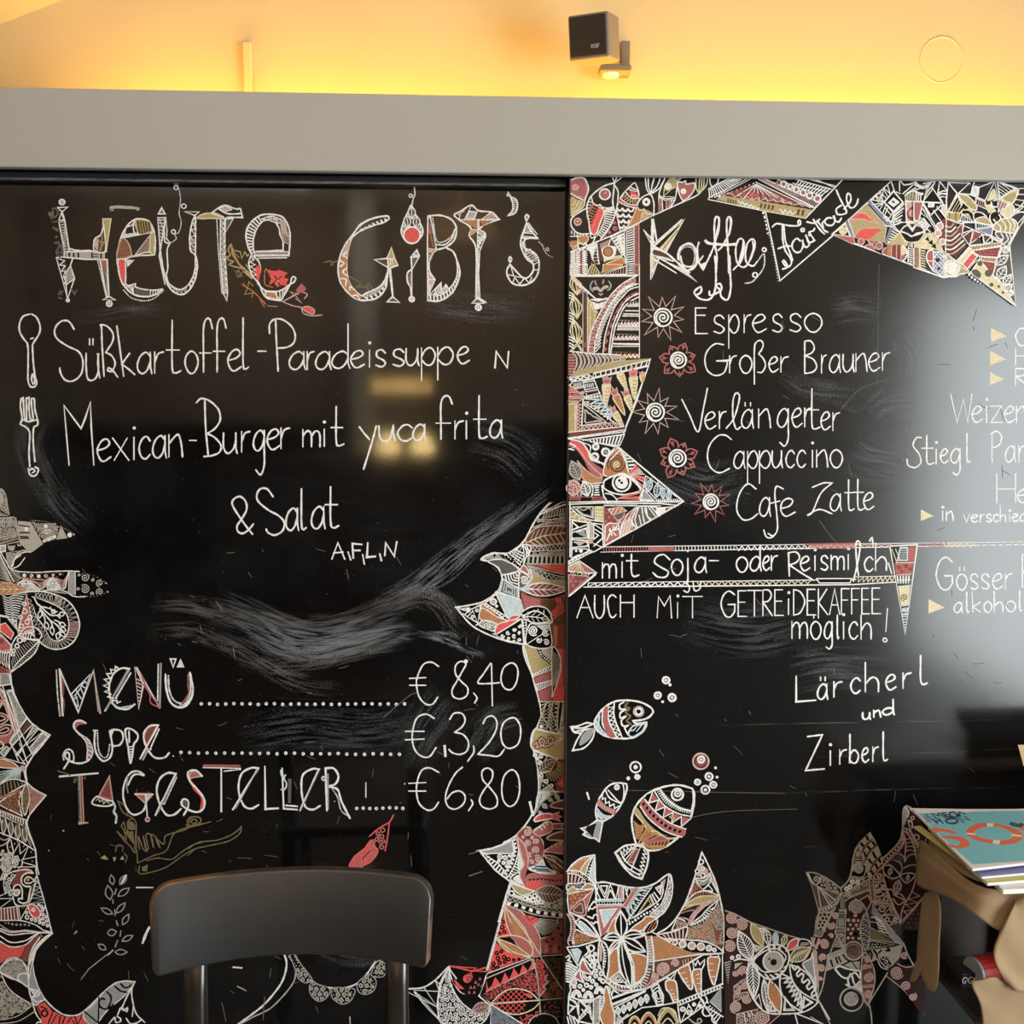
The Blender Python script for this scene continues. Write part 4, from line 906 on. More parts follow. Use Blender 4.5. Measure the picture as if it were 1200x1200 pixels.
d.F('648 -10 668 0 650 110*','Y');d.S('650 -10 650 110','W',2);d.dots('690 5 655 100',16,'W',0.9);d.S('655 10 770 80;680 5 720 25 865 120 780 40','W',2);d.F('700 15 780 60 865 118 790 55*','W');d.S('~790 0 800 40 825 50 850 50;~850 48 880 20 895 0','W',2)
d.S('~950 0 955 60 955 130 945 180 920 205 880 200 855 175 860 160 885 145 885 170 860 185;~1020 0 1022 80 1025 150 1010 205 980 190 975 160 955 140 975 130 980 160 930 185 925 165','W',2.2)
d.end()
def sun(cx,cy,R1,r1,n,col,label,a0=0.1,flower=False):
 view()
 d=D(BR,'flower_drawing' if flower else 'sun_drawing',label,w=1.2)
 for k in range(n):
  a=a0+2*pi*k/n;b_=a+pi/n;c_=a-pi/n;R2=R1*(1+0.12*sin(k*2.4+cx))
  tip=(cx+R2*cos(a),cy+R2*sin(a));p=(cx+(r1+2.2)*cos(c_),cy+(r1+2.2)*sin(c_));q_=(cx+(r1+2.2)*cos(b_),cy+(r1+2.2)*sin(b_))
  if flower:
   m1=(cx+R2*.78*cos(a-.30),cy+R2*.78*sin(a-.30));m2=(cx+R2*.78*cos(a+.30),cy+R2*.78*sin(a+.30))
   d.line(crom([p,m1,tip,tip,m2,q_]),col,1.5)
   s_=(cx+(r1+3.5)*cos(a),cy+(r1+3.5)*sin(a));e_=(cx+R2*.85*cos(a),cy+R2*.85*sin(a));d.line([s_,e_],col,1.1)
   for t in(.35,.62):
    x,y=s_[0]+(e_[0]-s_[0])*t,s_[1]+(e_[1]-s_[1])*t
    for sg in(-1,1):d.line([(x,y),(x+2.6*cos(a+sg*.8),y+2.6*sin(a+sg*.8))],col,1.0)
  else:d.line([p,tip,q_],col,1.3)
 d.disc(cx,cy,r1,'k',n=20);d.z+=1;d.ring(cx,cy,r1-0.7,'W',2.1);d.spiral(cx,cy,r1-2.2,'W',1.9,turns=2.1,a0=2.0)
 d.end()
sun(777,372,27,11,11,'c','dusty pink sun with a white spiral left of Espresso')
sun(795,422,21.5,9.8,7,'K','dark rose flower with a white spiral left of Großer Brauner',-1.2,True)
sun(768,483,25.5,11,11,'c','dusty pink sun with a white spiral left of Verlängerter',.3)
sun(794,537,22.5,10.5,8,'K','dark rose flower with a white spiral left of Cappuccino',-1.9,True)
sun(833,588,22.5,9.5,11,'K','rose sun with a white spiral left of Cafe Latte',.2)
view(650,780,4.8)
d=D(BR,'fish_drawing','upper fish drawing facing right with wavy gills',w=1.9)
d.S('~555 262 540 235 480 205 400 195 330 205 270 245 230 300 225 340 250 375 300 400 370 410 440 405 490 375 515 340 515 320 | 460 325 440 310 | 490 305 530 290 555 262','W',2.2)
d.S('~225 330 180 322 130 340 90 345 | 110 375 150 380 | 125 420 100 478 | 160 465 200 430 220 390 222 355 | 170 360 150 380;~210 365 170 390 150 440;~110 350 160 350 215 330;~100 340 110 370 180 355','W',1.9);d.F('~225 350 180 365 150 400 140 450 190 420 215 380*','s')
d.S('~270 250 270 330 310 395;~335 205 335 290 380 405;~300 225 305 310 350 405','W',1.8);d.F('~275 250 300 230 300 310 335 400 300 395 275 330*','K');d.S('~250 280 250 340 290 390;~235 310 240 350 265 380','B',2.4);d.band('~305 235 312 310 350 400','~330 220 338 300 375 400','z',7,'W',1.6)
d.S('~390 205 365 220 370 245 400 245 370 265 370 295 400 285 375 310 385 340 415 335 395 350 410 385 | 430 350','W',2);d.S('~410 210 395 230 420 240 400 265 425 285 405 310 430 330','g',2.4);d.C('472 258 28','o','w',1.6);d.C('472 258 18','o','W',2.2);d.R('~510 325 480 335 440 340 415 385 440 400 490 370*',None,'','B',1.8);d.S('~490 335 460 370;~460 345 440 365 420 360','B',1.5)
d.end()
d=D(BR,'fish_drawing','smallest fish drawing, swimming up on the left',w=1.6)
d.S('~405 665 350 660 300 680 250 750 230 820 240 865 | 270 875 330 840 380 770 405 700 405 665','W',2);d.C('350 684 12','q','W',2);d.S('~385 665 390 720 370 770 300 700;~285 700 310 745 370 775','W',1.6);d.band('~270 720 300 760 360 790','~260 740 290 780 350 810','z',4,'W',1.8);d.F('~250 750 290 790 345 815 335 840 280 810 240 780*','K');d.band('~250 755 290 790 345 815','~240 785 280 815 335 838','R',8,'c',1,'c');d.S('~235 800 270 840 320 850;~235 820 260 850 300 860;~240 840 270 870','B',2.4)
d.R('240 868 270 878 250 990 225 970 200 970 180 960 160 950 175 935 147 915 190 905*','s','','W',1.8);d.F('235 885 180 905 175 925 215 965 222 930*','k');d.end()
d=D(BR,'fish_drawing','largest fish drawing with rose triangles, swimming up',w=1.8)
d.S('~772 690 700 672 620 680 540 710 470 770 435 850 440 930 460 1010 | 540 1040 620 1020 700 960 750 890 780 800 785 720 772 690','W',2.3);d.S('~590 690 630 750 700 800 775 820','W',2);d.band('~570 695 620 770 700 815 775 835','~590 690 640 745 705 795 775 815','r',20,'W',1.5);d.S('~560 705 610 780 690 830 770 850;~775 700 780 750 770 815','W',1.6);d.C('690 725 32','o','W',2.4);d.C('692 720 16','q','W',2)
d.F('~540 720 600 790 690 840 765 855 740 915 650 880 570 820 510 750*','k');d.band('~550 715 610 785 690 840 765 860','~510 750 570 820 650 880 740 915','Z',5,'K',1,'K');d.band('~550 715 610 785 690 840 765 860','~510 750 570 820 650 880 740 915','z',5,'W',1.8);d.F('640 850 670 835 680 880*','G')
d.F('~505 750 570 825 650 885 735 920 715 965 620 930 530 860 480 790*','K');d.S('~505 750 570 825 650 885 738 920;~480 790 530 860 620 930 715 965','W',1.5);d.band('~500 765 570 845 650 905 730 930','~492 780 550 850 640 920 720 945','R',10,'k',1,'k')
d.F('~465 800 520 880 600 945 700 975 640 960 560 950 500 890 450 830*','G');d.S('~450 830 500 890 530 930 570 930 620 965 680 975','Y',1.5)
d.fan((465,1010),'~438 870 500 900 580 950 690 970 640 1010 540 1040',5,'Y',1.8)
for k in range(7):t=.3+k*.1;d.S(f'~{465-22*t:.0f} {1010-150*t:.0f} {465+15*t:.0f} {1010-120*t:.0f} {465+50*t:.0f} {1010-135*t:.0f}','O',2);d.S(f'~{465+60*t:.0f} {1010-115*t:.0f} {465+95*t:.0f} {1010-70*t:.0f} {465+120*t:.0f} {1010-75*t:.0f}','O',2);d.S(f'~{465+125*t:.0f} {1010-60*t:.0f} {465+185*t:.0f} {1010-30*t:.0f} {465+200*t:.0f} {1010-35*t:.0f}','K',2);d.S(f'~{465+200*t:.0f} {1010-30*t:.0f} {465+170*t:.0f} {1010+10*t:.0f} {465+110*t:.0f} {1010+25*t:.0f}','O',1.6)
d.R('~450 1005 390 1015 340 1052 | 380 1120 440 1180 490 1198 | 520 1120 525 1050 500 1020 | 465 1010*','k','','W',2.3);d.S('~350 1060 400 1130 480 1180;~370 1050 410 1110 490 1160;460 1015 390 1100;480 1025 430 1150;455 1010 380 1080','W',1.7);d.band('~370 1040 410 1020 450 1012','~380 1065 420 1040 450 1025','z',4,'W',1.5);d.band('500 1035 470 1170','520 1050 490 1180','z',6,'W',1.7);d.R('455 1030 475 1035 440 1110 410 1100*','r','','c',1.2)
d.end()
d=D(BR,'bubble_drawing','white chalk bubbles above the three fish',w=1.6)
d.C('627 82 18 580 167 17 660 180 20 465 626 11','q','W',2.6);d.C('455 571 30','q','W',2);d.C('649 108 9 607 203 8 414 634 11 905 575 8 913 627 8','d','W');d.C('822 538 44','o','c',2.2);d.C('822 538 33','d','r');d.C('824 528 18','q','W',2.4);d.C('868 624 20 804 655 15 892 670 17 848 698 23','q','W',2.2)
d.S('182 715 193 750','W',2.6);d.end()
view()
# ------------------------------------------------------------------ ornament border along the left side
V=9.23
d=D(BL,'ornament_drawing','white tentacle-like shape with a crumbling tip',w=1.3)
view(0,570,V)
d.R('0 340 60 340 150 330 200 560 0 620*',None,'uw 4.6','w',1.2)
d.C('110 375 45 20 400 40 140 520 38 60 550 34','@','w',1.2)
d.R('200 380 330 390 460 620 340 710 300 690 215 600*','w','','w')
d.S('210 420 320 435;215 500 320 500;225 560 310 560;195 540 300 545','k',2.0);d.C('285 462 22','d','W')
d.S('170 340 210 560|0 620;0 640 230 590','w',1.6);d.S('0 600 200 555','b',2)
d.R('340 380 600 400 640 440 610 570 470 610*',None,'vw 2.2','w',0)
d.C('495 430 22 500 492 26 535 485 20 480 590 18 515 575 20 550 560 22 590 545 20','d','W')
d.C('500 492 9 535 485 7 480 590 6 515 575 7 550 560 7','d','k')
d.F('455 480 555 470 560 500 450 510*','w');d.F('660 420 730 560 610 575*','w');d.C('755 525 26 800 520 9','d','W')
d.dots('340 365 500 380 690 450 800 510',22,'w',0.5)
d.R('0 640 60 640 60 700 20 710 0 700*','w','','W');d.S('~90 640 100 680 140 690 160 640;~190 620 200 640 220 640 225 610','w',1.6);d.F('95 645 155 640 140 685 105 680*','w')
d.R('70 720 300 690 240 690 150 770 130 860 90 880*',None,'uw 3.4','w',1)
d.S('~120 890 150 800 200 740 270 710 330 710;~130 890 200 860 250 800 270 770;~110 890 60 800 0 700;~140 860 160 790 230 740','W',1.3)
d.R('~0 40 60 90 100 320 | 0 310|*',None,'hw 20 2.2;vw 3','w',1.2)
d.F('0 60 50 150 30 180 0 180*','w');d.S('0 260 100 320','k',2)
d.fan((120,1030),'0 740 0 1020',9,'w',1.2);d.S('~0 740 60 860 150 1030','W',1.4);d.S('0 1030 130 1040','w',1.2)
d.end()
d=D(BL,'ornament_drawing','trumpet-shaped ornament ending in faint spirals',w=1.3)
d.S('~110 890 200 920 400 930 560 920 740 915 860 920','W',1.3)
d.S('~120 900 200 980 320 1000 500 1015','c',1.2)
d.band('~200 930 400 935 560 930 690 930','~250 990 340 1000 500 1005 690 960','xd',6,'b',1.2,'W')
d.band('~160 900 200 930 230 990','~100 900 120 980 180 1050','r',8,'w',1)
A='~190 1050 270 1010 340 1040 400 1090 450 1110 500 1060 560 990 600 1010 650 1090 700 1100 720 1030 745 920'
d.S(A,'W',1.5)
for k in range(5):
 o=22*k+14
 d.S(f'~{230+o*1.2} {1000+o*.2} {330+o} {1010+o*.6} 450 {1030+o*.8} 540 {980+o*.1}','c',0.9)
 d.S(f'~600 {985+o*.3} 670 {1000+o} 700 {1000+o*.5} {725} {960+o*.2}','c',0.9)
d.R('~200 1060 270 1020 340 1050 430 1120 300 1130*',None,'v 2.0');d.R('~510 1080 560 1010 600 1030 650 1110 540 1115*',None,'v 2.0')
d.S('~230 1060 300 1050 360 1090 400 1130','W',1.2)
d.F('750 920 810 920 810 1170 750 1170*','s');d.S('750 920 740 1150;815 920 815 1170','W',1.1)
d.C('920 985 45 1080 1045 42 920 1110 52 1080 1140 40 850 1110 20 860 960 15 1000 1010 20 1000 1160 20','@','w',1.1)
d.dots('~850 940 1000 960 1100 1010 1160 1050',8,'w',0.5);d.dots('~870 1180 1000 1190 1100 1170 1160 1140',8,'w',0.5);d.C('1165 1140 8 1145 1045 8','d')
d.S('~460 1130 600 1110 720 1140 780 1180 850 1195 930 1190','W',1.2);d.F('~500 1130 600 1125 740 1160 600 1150*','s')
d.R('~0 1060 100 1045 200 1070 290 1115 200 1150 90 1165 0 1160*','O','','c',1.2)
d.S('20 1080 60 1110 20 1150;80 1070 130 1110 80 1150;140 1075 190 1110 150 1145;0 1110 260 1112','Y',1.0)
d.end()
d=D(BL,'ornament_drawing','round paisley with a budding twig inside',w=1.4)
view(0,680,V)
O='~350 140 600 150 740 230 830 350 860 480 830 610 760 700 650 745 540 730 450 680 420 650'
I='~350 180 560 250 690 330 740 430 740 540 700 620 620 655 560 640 520 580 490 500'
d.S('~110 150 300 125 450 120 580 150 700 200 780 270 840 380 860 500 820 630 740 710 640 745 540 735 460 690 420 650','W',1.6)
d.S('~350 180 560 250 690 330 740 430 740 540 700 620 620 655 550 630 510 560 460 480 400 400 370 300 350 180','W',1.6)
d.band('~560 150 700 200 790 290 830 380 850 450','~560 250 640 290 700 350 735 410 745 450','z',8,'w',1.1)
d.band('~380 130 560 150','~370 180 560 250','x',5,'w',1.1)
d.band('~595 155 690 195','~580 260 650 290','r',5,'w',1.1)
d.band('~855 450 850 550 820 620','~745 450 740 540 710 610','r',8,'c',1.3)
d.band('~820 620 740 710 640 745','~710 610 660 650 620 655','z',5,'w',1.1)
d.band('~640 745 540 735 450 680','~620 655 560 640 520 590','r',8,'w',1.3)
d.band('~450 680 430 600 380 500 340 400 300 200','~520 590 490 520 430 450 380 360 345 200','z',10,'w',1.1)
d.R('~350 185 370 300 400 390 460 470 510 560 550 625 620 650 700 610 735 530 735 430 690 340 560 260*','k','','W',0)
d.S('~370 190 420 270 520 300 570 320 590 350;570 325 620 340;540 300 550 290;~420 260 500 340 560 380 620 380 650 410;620 380 650 360;~430 300 540 430 600 470 650 530 640 590;~540 430 560 470 570 520;~590 430 640 450 660 470;~640 520 680 540;~640 560 600 590;~440 280 430 340;~430 310 480 400 490 450','W',1.6)
for p,q_ in(((440,330),(425,410)),((490,450),(520,530)),((560,500),(570,590)),((640,560),(620,640)),((640,465),(710,490)),((655,520),(715,545)),((655,565),(710,605)),((640,375),(700,355)),((560,330),(600,350))):
 d.leaf(p,q_,22,'W',None,0,1.3,mid=False)
d.end()
d=D(BL,'ornament_drawing','fan of wavy lines and a rose wedge above a leaf',w=1.3)
for k in range(10):
 y=170+k*26
 d.S(f'~{30+k*4} {y} {90+k*3} {y+22} 150 {y-6} {255-k*7} {y+10}','W',1.1)
d.R('290 160 190 590 370 560*','K','','W',1.3);d.C('265 255 20 270 335 25 225 400 20 325 400 22 295 450 24 235 495 22 210 560 20','o','W',1.4)
d.S('0 150 290 150|180 580','w',1.2)
d.R('0 390 90 400 180 500 200 590 120 700 0 570*','k','','w',1.2);d.R('0 480 60 460 150 575 120 640 0 545*','R','','W',1)
d.R('90 420 180 430 180 530*',None,'v 2');d.S('0 380 90 400','W',3)
d.R('~0 600 60 640 130 720 | 100 780 0 760*','K','','W',1.2);d.C('10 660 32','d','r')
for k in range(4):d.S(f'~{240+k*30} {630+k*2} {270+k*22} {560+k*10} {330+k*10} {540+k*18} {365+k*5} {520+k*32}','W',1.3)
d.S('~200 600 280 510 380 510 440 560 450 600 430 640','W',1.4)
d.S('~200 600 300 630 420 640 430 660','W',1.3)
d.R('~430 655 | 380 780 260 890 110 1000 | 100 860 130 700 200 600 300 635*',None,'','W',1.6)
d.S('~110 1000 200 880 300 780 420 660','W',1.3)
d.band('~130 960 220 850 320 750 400 670','~120 880 180 760 260 690 360 650','r',13,'w',1.0);d.band('~150 960 240 850 340 750 410 680','~200 950 300 850 370 780 420 690','r',13,'w',1.0)
d.C('215 650 25 185 710 22 150 760 18 140 800 17 265 645 14','o','W',1.6)
for k in range(4):d.S(f'~{90-k*28} {750+k*4} {70-k*24} 860 {100-k*30} {960-k*20}','W',1.1)
d.S('~0 850 60 890 110 1000;~0 930 60 960 100 1000;~0 1000 100 1000','K',1.6)
d.F('0 930 50 950 90 1000 0 1000*','r')
d.end()
d=D(BL,'ornament_drawing','pointed lattice shape filled with small squares',w=1.4)
view(0,780,V)
d.S('~115 90 | 125 200 180 370 290 560 400 670 540 750 | 440 880 360 970 300 1070 275 1130 290 1250','W',1.9)
for p in('0 80 100 90 120 200 0 215*','75 285 130 270 180 380 290 560 215 660 150 450*','215 690 240 760 130 860 110 820*','300 760 370 640 410 670 270 810*','320 890 460 730 520 760 350 960*','170 960 235 890 250 900 180 980*','0 940 70 870 95 890 40 980*'):
 d.R(p,'d','d 1.75 0.55','W',1.2)
d.R('0 290 40 285 200 680 160 720*','K','','c',1.6)
d.S('0 240 40 290|160 720|100 830;30 220 300 1060;80 280 210 690|350 960;0 270 135 262;0 220 130 200;290 575 100 830;350 640 130 870|50 985;420 680 180 960;460 720 280 860;520 770 240 1050;100 830 270 1060;210 840 300 1050;140 890 200 1030','W',1.3)
d.F('40 230 110 215 120 255 50 270*','k');d.F('230 690 300 590 340 630 250 750*','b');d.F('0 750 100 730 150 700 100 830 30 860 0 850*','K')
for o in range(5):d.S(f'~{0} {410+o*12} {30+o*6} {390-o*3} 60 {350}','c',1)
d.S('~0 510 60 530 90 570 60 610 0 640;~0 540 40 550 60 575 0 600;~0 760 80 750 130 690 120 650 60 640 0 670;~0 730 60 720 100 690 70 670 0 700;~0 370 20 400 0 450','c',1.6)
d.C('0 860 40','o','W',1.5)
d.S('0 985 290 1070','W',1.5);d.R('~0 1010 100 1030 160 1060 210 1110 | 0 1095*','O','','W',1.2)
view(0,890,V)
d.C('245 95 34','d','c');d.fan((230,90),'0 110 0 260 60 215 240 215',15,'B',1.5)
d.end()
d=D(BL,'ornament_drawing','eye-like leaf with an orange triangle and a red dotted point',w=1.4)
d.S('~280 70 265 120 270 170 290 250 | 370 320 495 390 | 400 500 320 600 295 660 | 300 740 385 980 | 400 1150 420 1240','W',1.8)
L1='~0 270 80 225 180 215 290 250';d.S(L1,'W',1.5);d.band('~0 290 100 235 260 250','~0 400 130 350 280 265','R',7,'G',1,'g');d.S('~0 420 130 350 290 260','W',1.5)
d.R('~290 265 320 400 300 520 270 600 240 500 245 350*',None,'hG 20 1.8','W',1.4)
d.R('310 300 480 390 320 580 325 420*','r','dc 1.9 0.7','c',1.1)
d.R('~225 340 205 450 240 610 | 0 490 0 460 100 390*','O','ub 4','W',1.6);d.S('~0 410 110 370 240 330;0 540 280 650','K',2.2)
d.band('0 560 300 660','0 590 300 720','R',11,'W',1,'W');d.S('0 555 300 660;0 600 300 735','W',1.2)
d.band('0 610 300 735','0 800 380 985','z',5,'W',1.4);d.S('0 790 200 870 380 985','W',1.5)
for k in range(4):d.leaf((45+k*72,625+k*30),(40+k*80,810+k*26),26,'W','g',0,1.0,mid=False);d.C(f'{40+k*72} {640+k*30} 20','d','d')
d.S('~0 850 50 870 110 850 60 910 0 935','c',1.6)
d.S('~110 860 80 920 100 1000 150 1015 | 120 870;150 1010 210 900|220 1010;220 1020 310 940|250 1080;250 1080 385 1050;250 1110 390 1150;150 1160 400 1160','W',1.4)
d.C('340 1000 10 350 1100 9 160 910 10 110 945 8 255 940 8','d','s')
d.S('~240 1080 240 1140 200 1180','W',1.3)
d.end()
d=D(BL,'ornament_drawing','ornament of bubbles, an eye and a pointed stem of lines',w=1.4)
view(0,1000,V)
q1='0 0 230 30 240 110 180 160 60 330 50 440 0 440*'
d.R('0 0 30 -40 110 -20 220 20 240 100 160 170 60 290 0 290*',None,'o 4.1 1.45','W',0)
d.C('140 245 18 100 280 16 75 325 16 75 375 16 85 410 16 110 445 12','o','B',1.6);d.S('~150 190 60 250 40 330 60 440;~180 220 110 320 110 380 140 420','W',1.2)
d.F('150 190 300 150 350 180 340 220 250 240 230 330 130 350 120 330 180 240*','r');d.F('250 600 300 560 330 400 370 330 380 430 350 480 300 570 220 580*','r')
d.S('~150 195 260 175 330 185 360 215;~360 215 290 210 235 260 240 330 290 360 330 360 320 430 300 520 250 540 205 520 200 490 240 490 | 240 400 210 340 160 350 140 400','W',1.8)
d.S('~400 240 370 290 330 320 280 320 265 290 290 255 330 260 370 290 | 380 330 340 480 310 540','W',1.5);d.C('303 285 18','d','G');d.C('178 425 24','q','W',1.6)
d.S('~130 430 180 460 215 420 200 390 150 400;~140 460 160 540 210 570 300 560;~390 150 400 240 480 520 560 850','W',1.5)
d.S('400 260 370 290|420 310|360 345|440 375|365 400|455 420|350 440|460 470|340 485|470 500|330 540|480 530','B',1.5)
d.S('0 460 130 400;0 490 140 485|0 590;0 600 200 570|220 720;220 720 310 560','W',1.3)
d.band('0 600 200 575','0 720 220 720','R',6,'W',1,'K');d.band('0 600 200 575','0 720 220 720','r',6,'W',1.4)
d.R('~310 560 360 550 420 600 440 660 400 700 340 670 310 600*','R','','W',1.6);d.C('362 610 16','o','W',1.8)
for x,y,r in((295,690,20),(345,715,13),(385,725,13),(430,745,13),(470,760,15),(515,780,13),(450,575,14),(460,615,13),(465,660,14),(465,705,13),(500,685,12),(505,730,13),(420,555,10),(480,590,8),(290,640,11),(430,715,11)):d.C(f'{x} {y} {r}','o','W',1.5)
d.S('~0 725 220 725 380 770 470 830 | 570 855','W',1.3);d.C('60 750 10 95 755 12 135 765 14 180 770 14 225 770 14 270 770 13 315 775 12','d','s')
for k,(y0,y1)in enumerate(((770,838),(810,850),(835,880),(890,960),(950,1010))):d.S(f'~0 {y0} 120 {y1} 280 {y1-8-k*4} 420 {848+k*4} 570 858',['w','W','W','W','W'][k],1.5)
d.F('0 960 80 1010 180 1020 280 990 220 1120 100 1130 0 1190*','R');d.band('~440 870 300 980 240 1060 220 1150','~470 880 400 960 350 1060 320 1180','z',7,'O',1.2)
d.F('~300 980 400 900 430 890 350 1020 310 1170 225 1130 250 1060*','r')
d.S('~560 860 460 930 370 1040 320 1200 |;~570 860 470 950 390 1050 350 1200','W',1.8)
view(0,1100,7.06)
d.S('~330 -10 270 80 240 200 240 400 270 520 300 620 350 690 | 310 690 | 300 706','W',1.7);d.S('~370 0 290 100 270 200 290 320 340 450 410 540 480 600 540 630 620 635 680 610 760 540 860 440 950 370 1030 350 1120 355','W',1.8)
d.R('~270 200 290 320 330 430 | 240 400 250 280*','s','','W',1)
d.R('240 405 330 430 280 460*','B','','W',1.2);d.R('260 480 340 440 370 500 300 550 270 530*','s','','W',1.4);d.S('~260 480 320 470 330 430;~270 490 300 520 370 505','W',1.5)
d.R('~0 270 60 190 130 170 190 190 230 280 | 160 290 140 340*','d','ow 4.4 1.6','W',1.6);d.S('~0 240 60 175 120 155 180 180 220 230 235 280','B',1.8);d.C('68 262 24 128 225 20','o','w',1.6)
d.R('~150 330 170 290 230 285 | 235 390*','s','','W',1.6)
d.S('~0 270 100 320 190 370 240 405 290 420;~10 280 60 390 130 460 260 540','W',1.3)
d.R('~10 300 60 400 130 470 260 545 190 600 100 640 0 660*',None,'uw 4.6','w',0)
d.C('30 450 30 100 480 30 20 530 30 110 590 30 30 600 28 170 510 18 215 560 22','@','w',1.2)
d.S('~0 670 140 640 270 550;~0 700 150 680 290 600','w',1.2)
d.R('300 560 370 520 430 590 520 640 620 650 690 620 720 706 350 706 340 640*','R','','R',0)
d.C('370 615 26','o','k',2);d.S('310 560 330 600;340 560 390 580;440 600 400 700;470 625 430 700;500 640 490 700;~540 640 520 700;~590 650 560 690;620 640 640 700;680 630 650 700;600 670 620 700','k',1.8)
d.R('~700 600 | 790 530 860 440 950 370 1030 350 1120 355 | 1030 470 900 580 800 706 | 740 706 690 640*','s','','W',1.2)
d.S('700 600 810 690;820 480 815 690;~880 430 920 480 910 540 880 580 830 560 820 520 850 490 870 500;~950 390 1000 430 1050 440;~1000 370 1030 400 1060 400 1090 380;900 580 940 540','k',2.2)
d.S('~1110 370 1050 480 1010 570 | 1050 600 1055 570 1020 590 1000 570 970 640 | 1000 660 1000 680 960 690 950 650 920 680 900 706;~1110 370 1090 430 1100 520 1130 620 1200 690;1105 560 1095 640;~1045 655 1080 700 1130 695 1170 670','W',1.7)
d.end()
# ------------------------------------------------------------------ ornament column left of the seam
V=8.571
d=D(BL,'ornament_drawing','two-horned shape of leaves, bars and zigzags beside the seam',w=1.4)
view(530,590,V)
d.S('~1160 0 1050 40 930 90 870 120 800 230 750 330 700 400 640 450 560 500 480 500 400 500 320 535 290 565 360 580 430 620 480 680 500 740 490 800 470 860 400 930 300 990 180 1020 30 1045','W',1.9)
d.S('~870 120 900 80 960 20 1000 -10;~900 80 980 50 1080 0;~870 110 920 50 980 -10','W',1.3);d.S('~960 80 1050 10 1160 -30','w',1.1)
d.band('~930 90 1030 60 1160 40','~900 150 1030 120 1160 100','R',9,'w',1,'w')
d.S('~900 150 1030 125 1160 105;~860 160 960 160 1160 150','w',1.2);d.R('~860 130 900 160 1000 150 1150 110 1150 160 900 200 840 190*',None,'vw 2.2','w',0)
d.band('~820 230 950 190 1160 170','~800 290 900 220 1160 205','z',13,'w',1.2);d.S('~810 240 950 200 1160 165;~790 300 900 230 1160 210','w',1.2)
d.R('~740 400 770 310 860 240 1000 225 1160 230 | 1160 390 1000 410 850 420*','b','','c',1.3)
d.S('~750 390 900 330 1030 310 1160 290','Y',1.2);d.band('~760 380 900 325 1030 305 1160 290','~800 290 950 240 1060 235 1190 235','r',8,'c',1.2);d.band('~750 390 900 330 1030 315 1160 300','~820 420 960 410 1080 400 1200 380','r',8,'Y',1.2)
d.S('~700 410 850 430 1000 415 1160 380;~790 480 1000 470 1160 465;~760 520 1000 510 1160 515;740 530 1160 525;740 605 1160 605','w',1.4)
d.band('790 475 1160 455','~790 435 1000 420 1160 390','z',9,'w',1.3);d.R('790 485 1160 470 1160 515 780 520*',None,'vw 2.4','w',0)
d.band('760 535 1160 530','750 605 1160 605','R',9,'Y',1,'w')
d.S('~700 410 740 460 740 530 715 620 | 720 620;~700 410 770 420 790 460 760 520 730 560','W',1.4);d.C('745 445 13 760 475 13 755 510 14','o','W',1.6)
for k in range(5):d.S(f'~{690-k*38} {420+k*22} {650+k*(-22)} {470+k*14} {720-k*8} {500+k*30}','W',1.4)
d.R('~640 450 700 420 720 500 715 610 | 680 660 600 600 500 550 560 500*',None,'hW 60 4','W',1.2)
d.S('~290 565 380 545 480 560 590 600 | 680 660;~330 560 400 510 470 520','W',1.8);d.F('310 560 400 510 500 510 560 560 680 660 600 610 480 560*','s');d.F('420 505 440 510 430 540 410 530*','k');d.S('~500 520 560 560 600 600;480 520 520 550;560 510 680 640','k',2)
d.R('~360 580 480 560 590 600 660 650 | 660 680 580 700 500 715 460 640*','d','','W',1.5)
d.S('~680 660 640 690 560 710 500 715','W',1.8)
for k in range(5):d.S(f'~{530+k*27} {720-k*7} {560+k*22} {800-k*18} {670} {845-k*33}','W',1.6)
d.S('665 660 670 960;~665 850 560 820 510 760','W',1.8)
d.R('~720 620 760 670 780 720 | 700 680 680 665*','K','','W',1.4);d.R('~680 690 740 710 790 760 770 810 720 840 670 845*','d','','W',1.6);d.C('725 775 45','@','W',1.5)
d.R('500 750 660 850 665 960 470 890*','d','iB 0.85 0.6 0.35','W',1.4);d.dots('490 880 660 960',10,'k',0.8);d.dots('505 760 480 880',6,'W',0.7)
d.R('~470 900 670 960 720 1030 715 1110 | 690 1120 560 1150 | 440 910*','B','','W',1.5)
d.S('445 915 550 1140','k',3);d.dots('445 915 550 1140',10,'W',1.3)
d.R('330 1000 440 910 540 1130 *','k','','W',1.4);d.C('412 985 28','q','W',2.2);d.C('445 1030 16','d')
d.band('330 1005 550 1140','300 1010 520 1160','R',7,'W',1,'W');d.S('325 1000 555 1140;300 1010 520 1165','W',1.4)
d.R('~295 1010 350 1040 420 1080 520 1160 | 430 1170 300 1160*','O','','W',1.4);d.C('440 1140 30','d','b');d.R('~560 1180 590 1130 640 1120 680 1130 620 1170 580 1200*','R','','W',1.2)
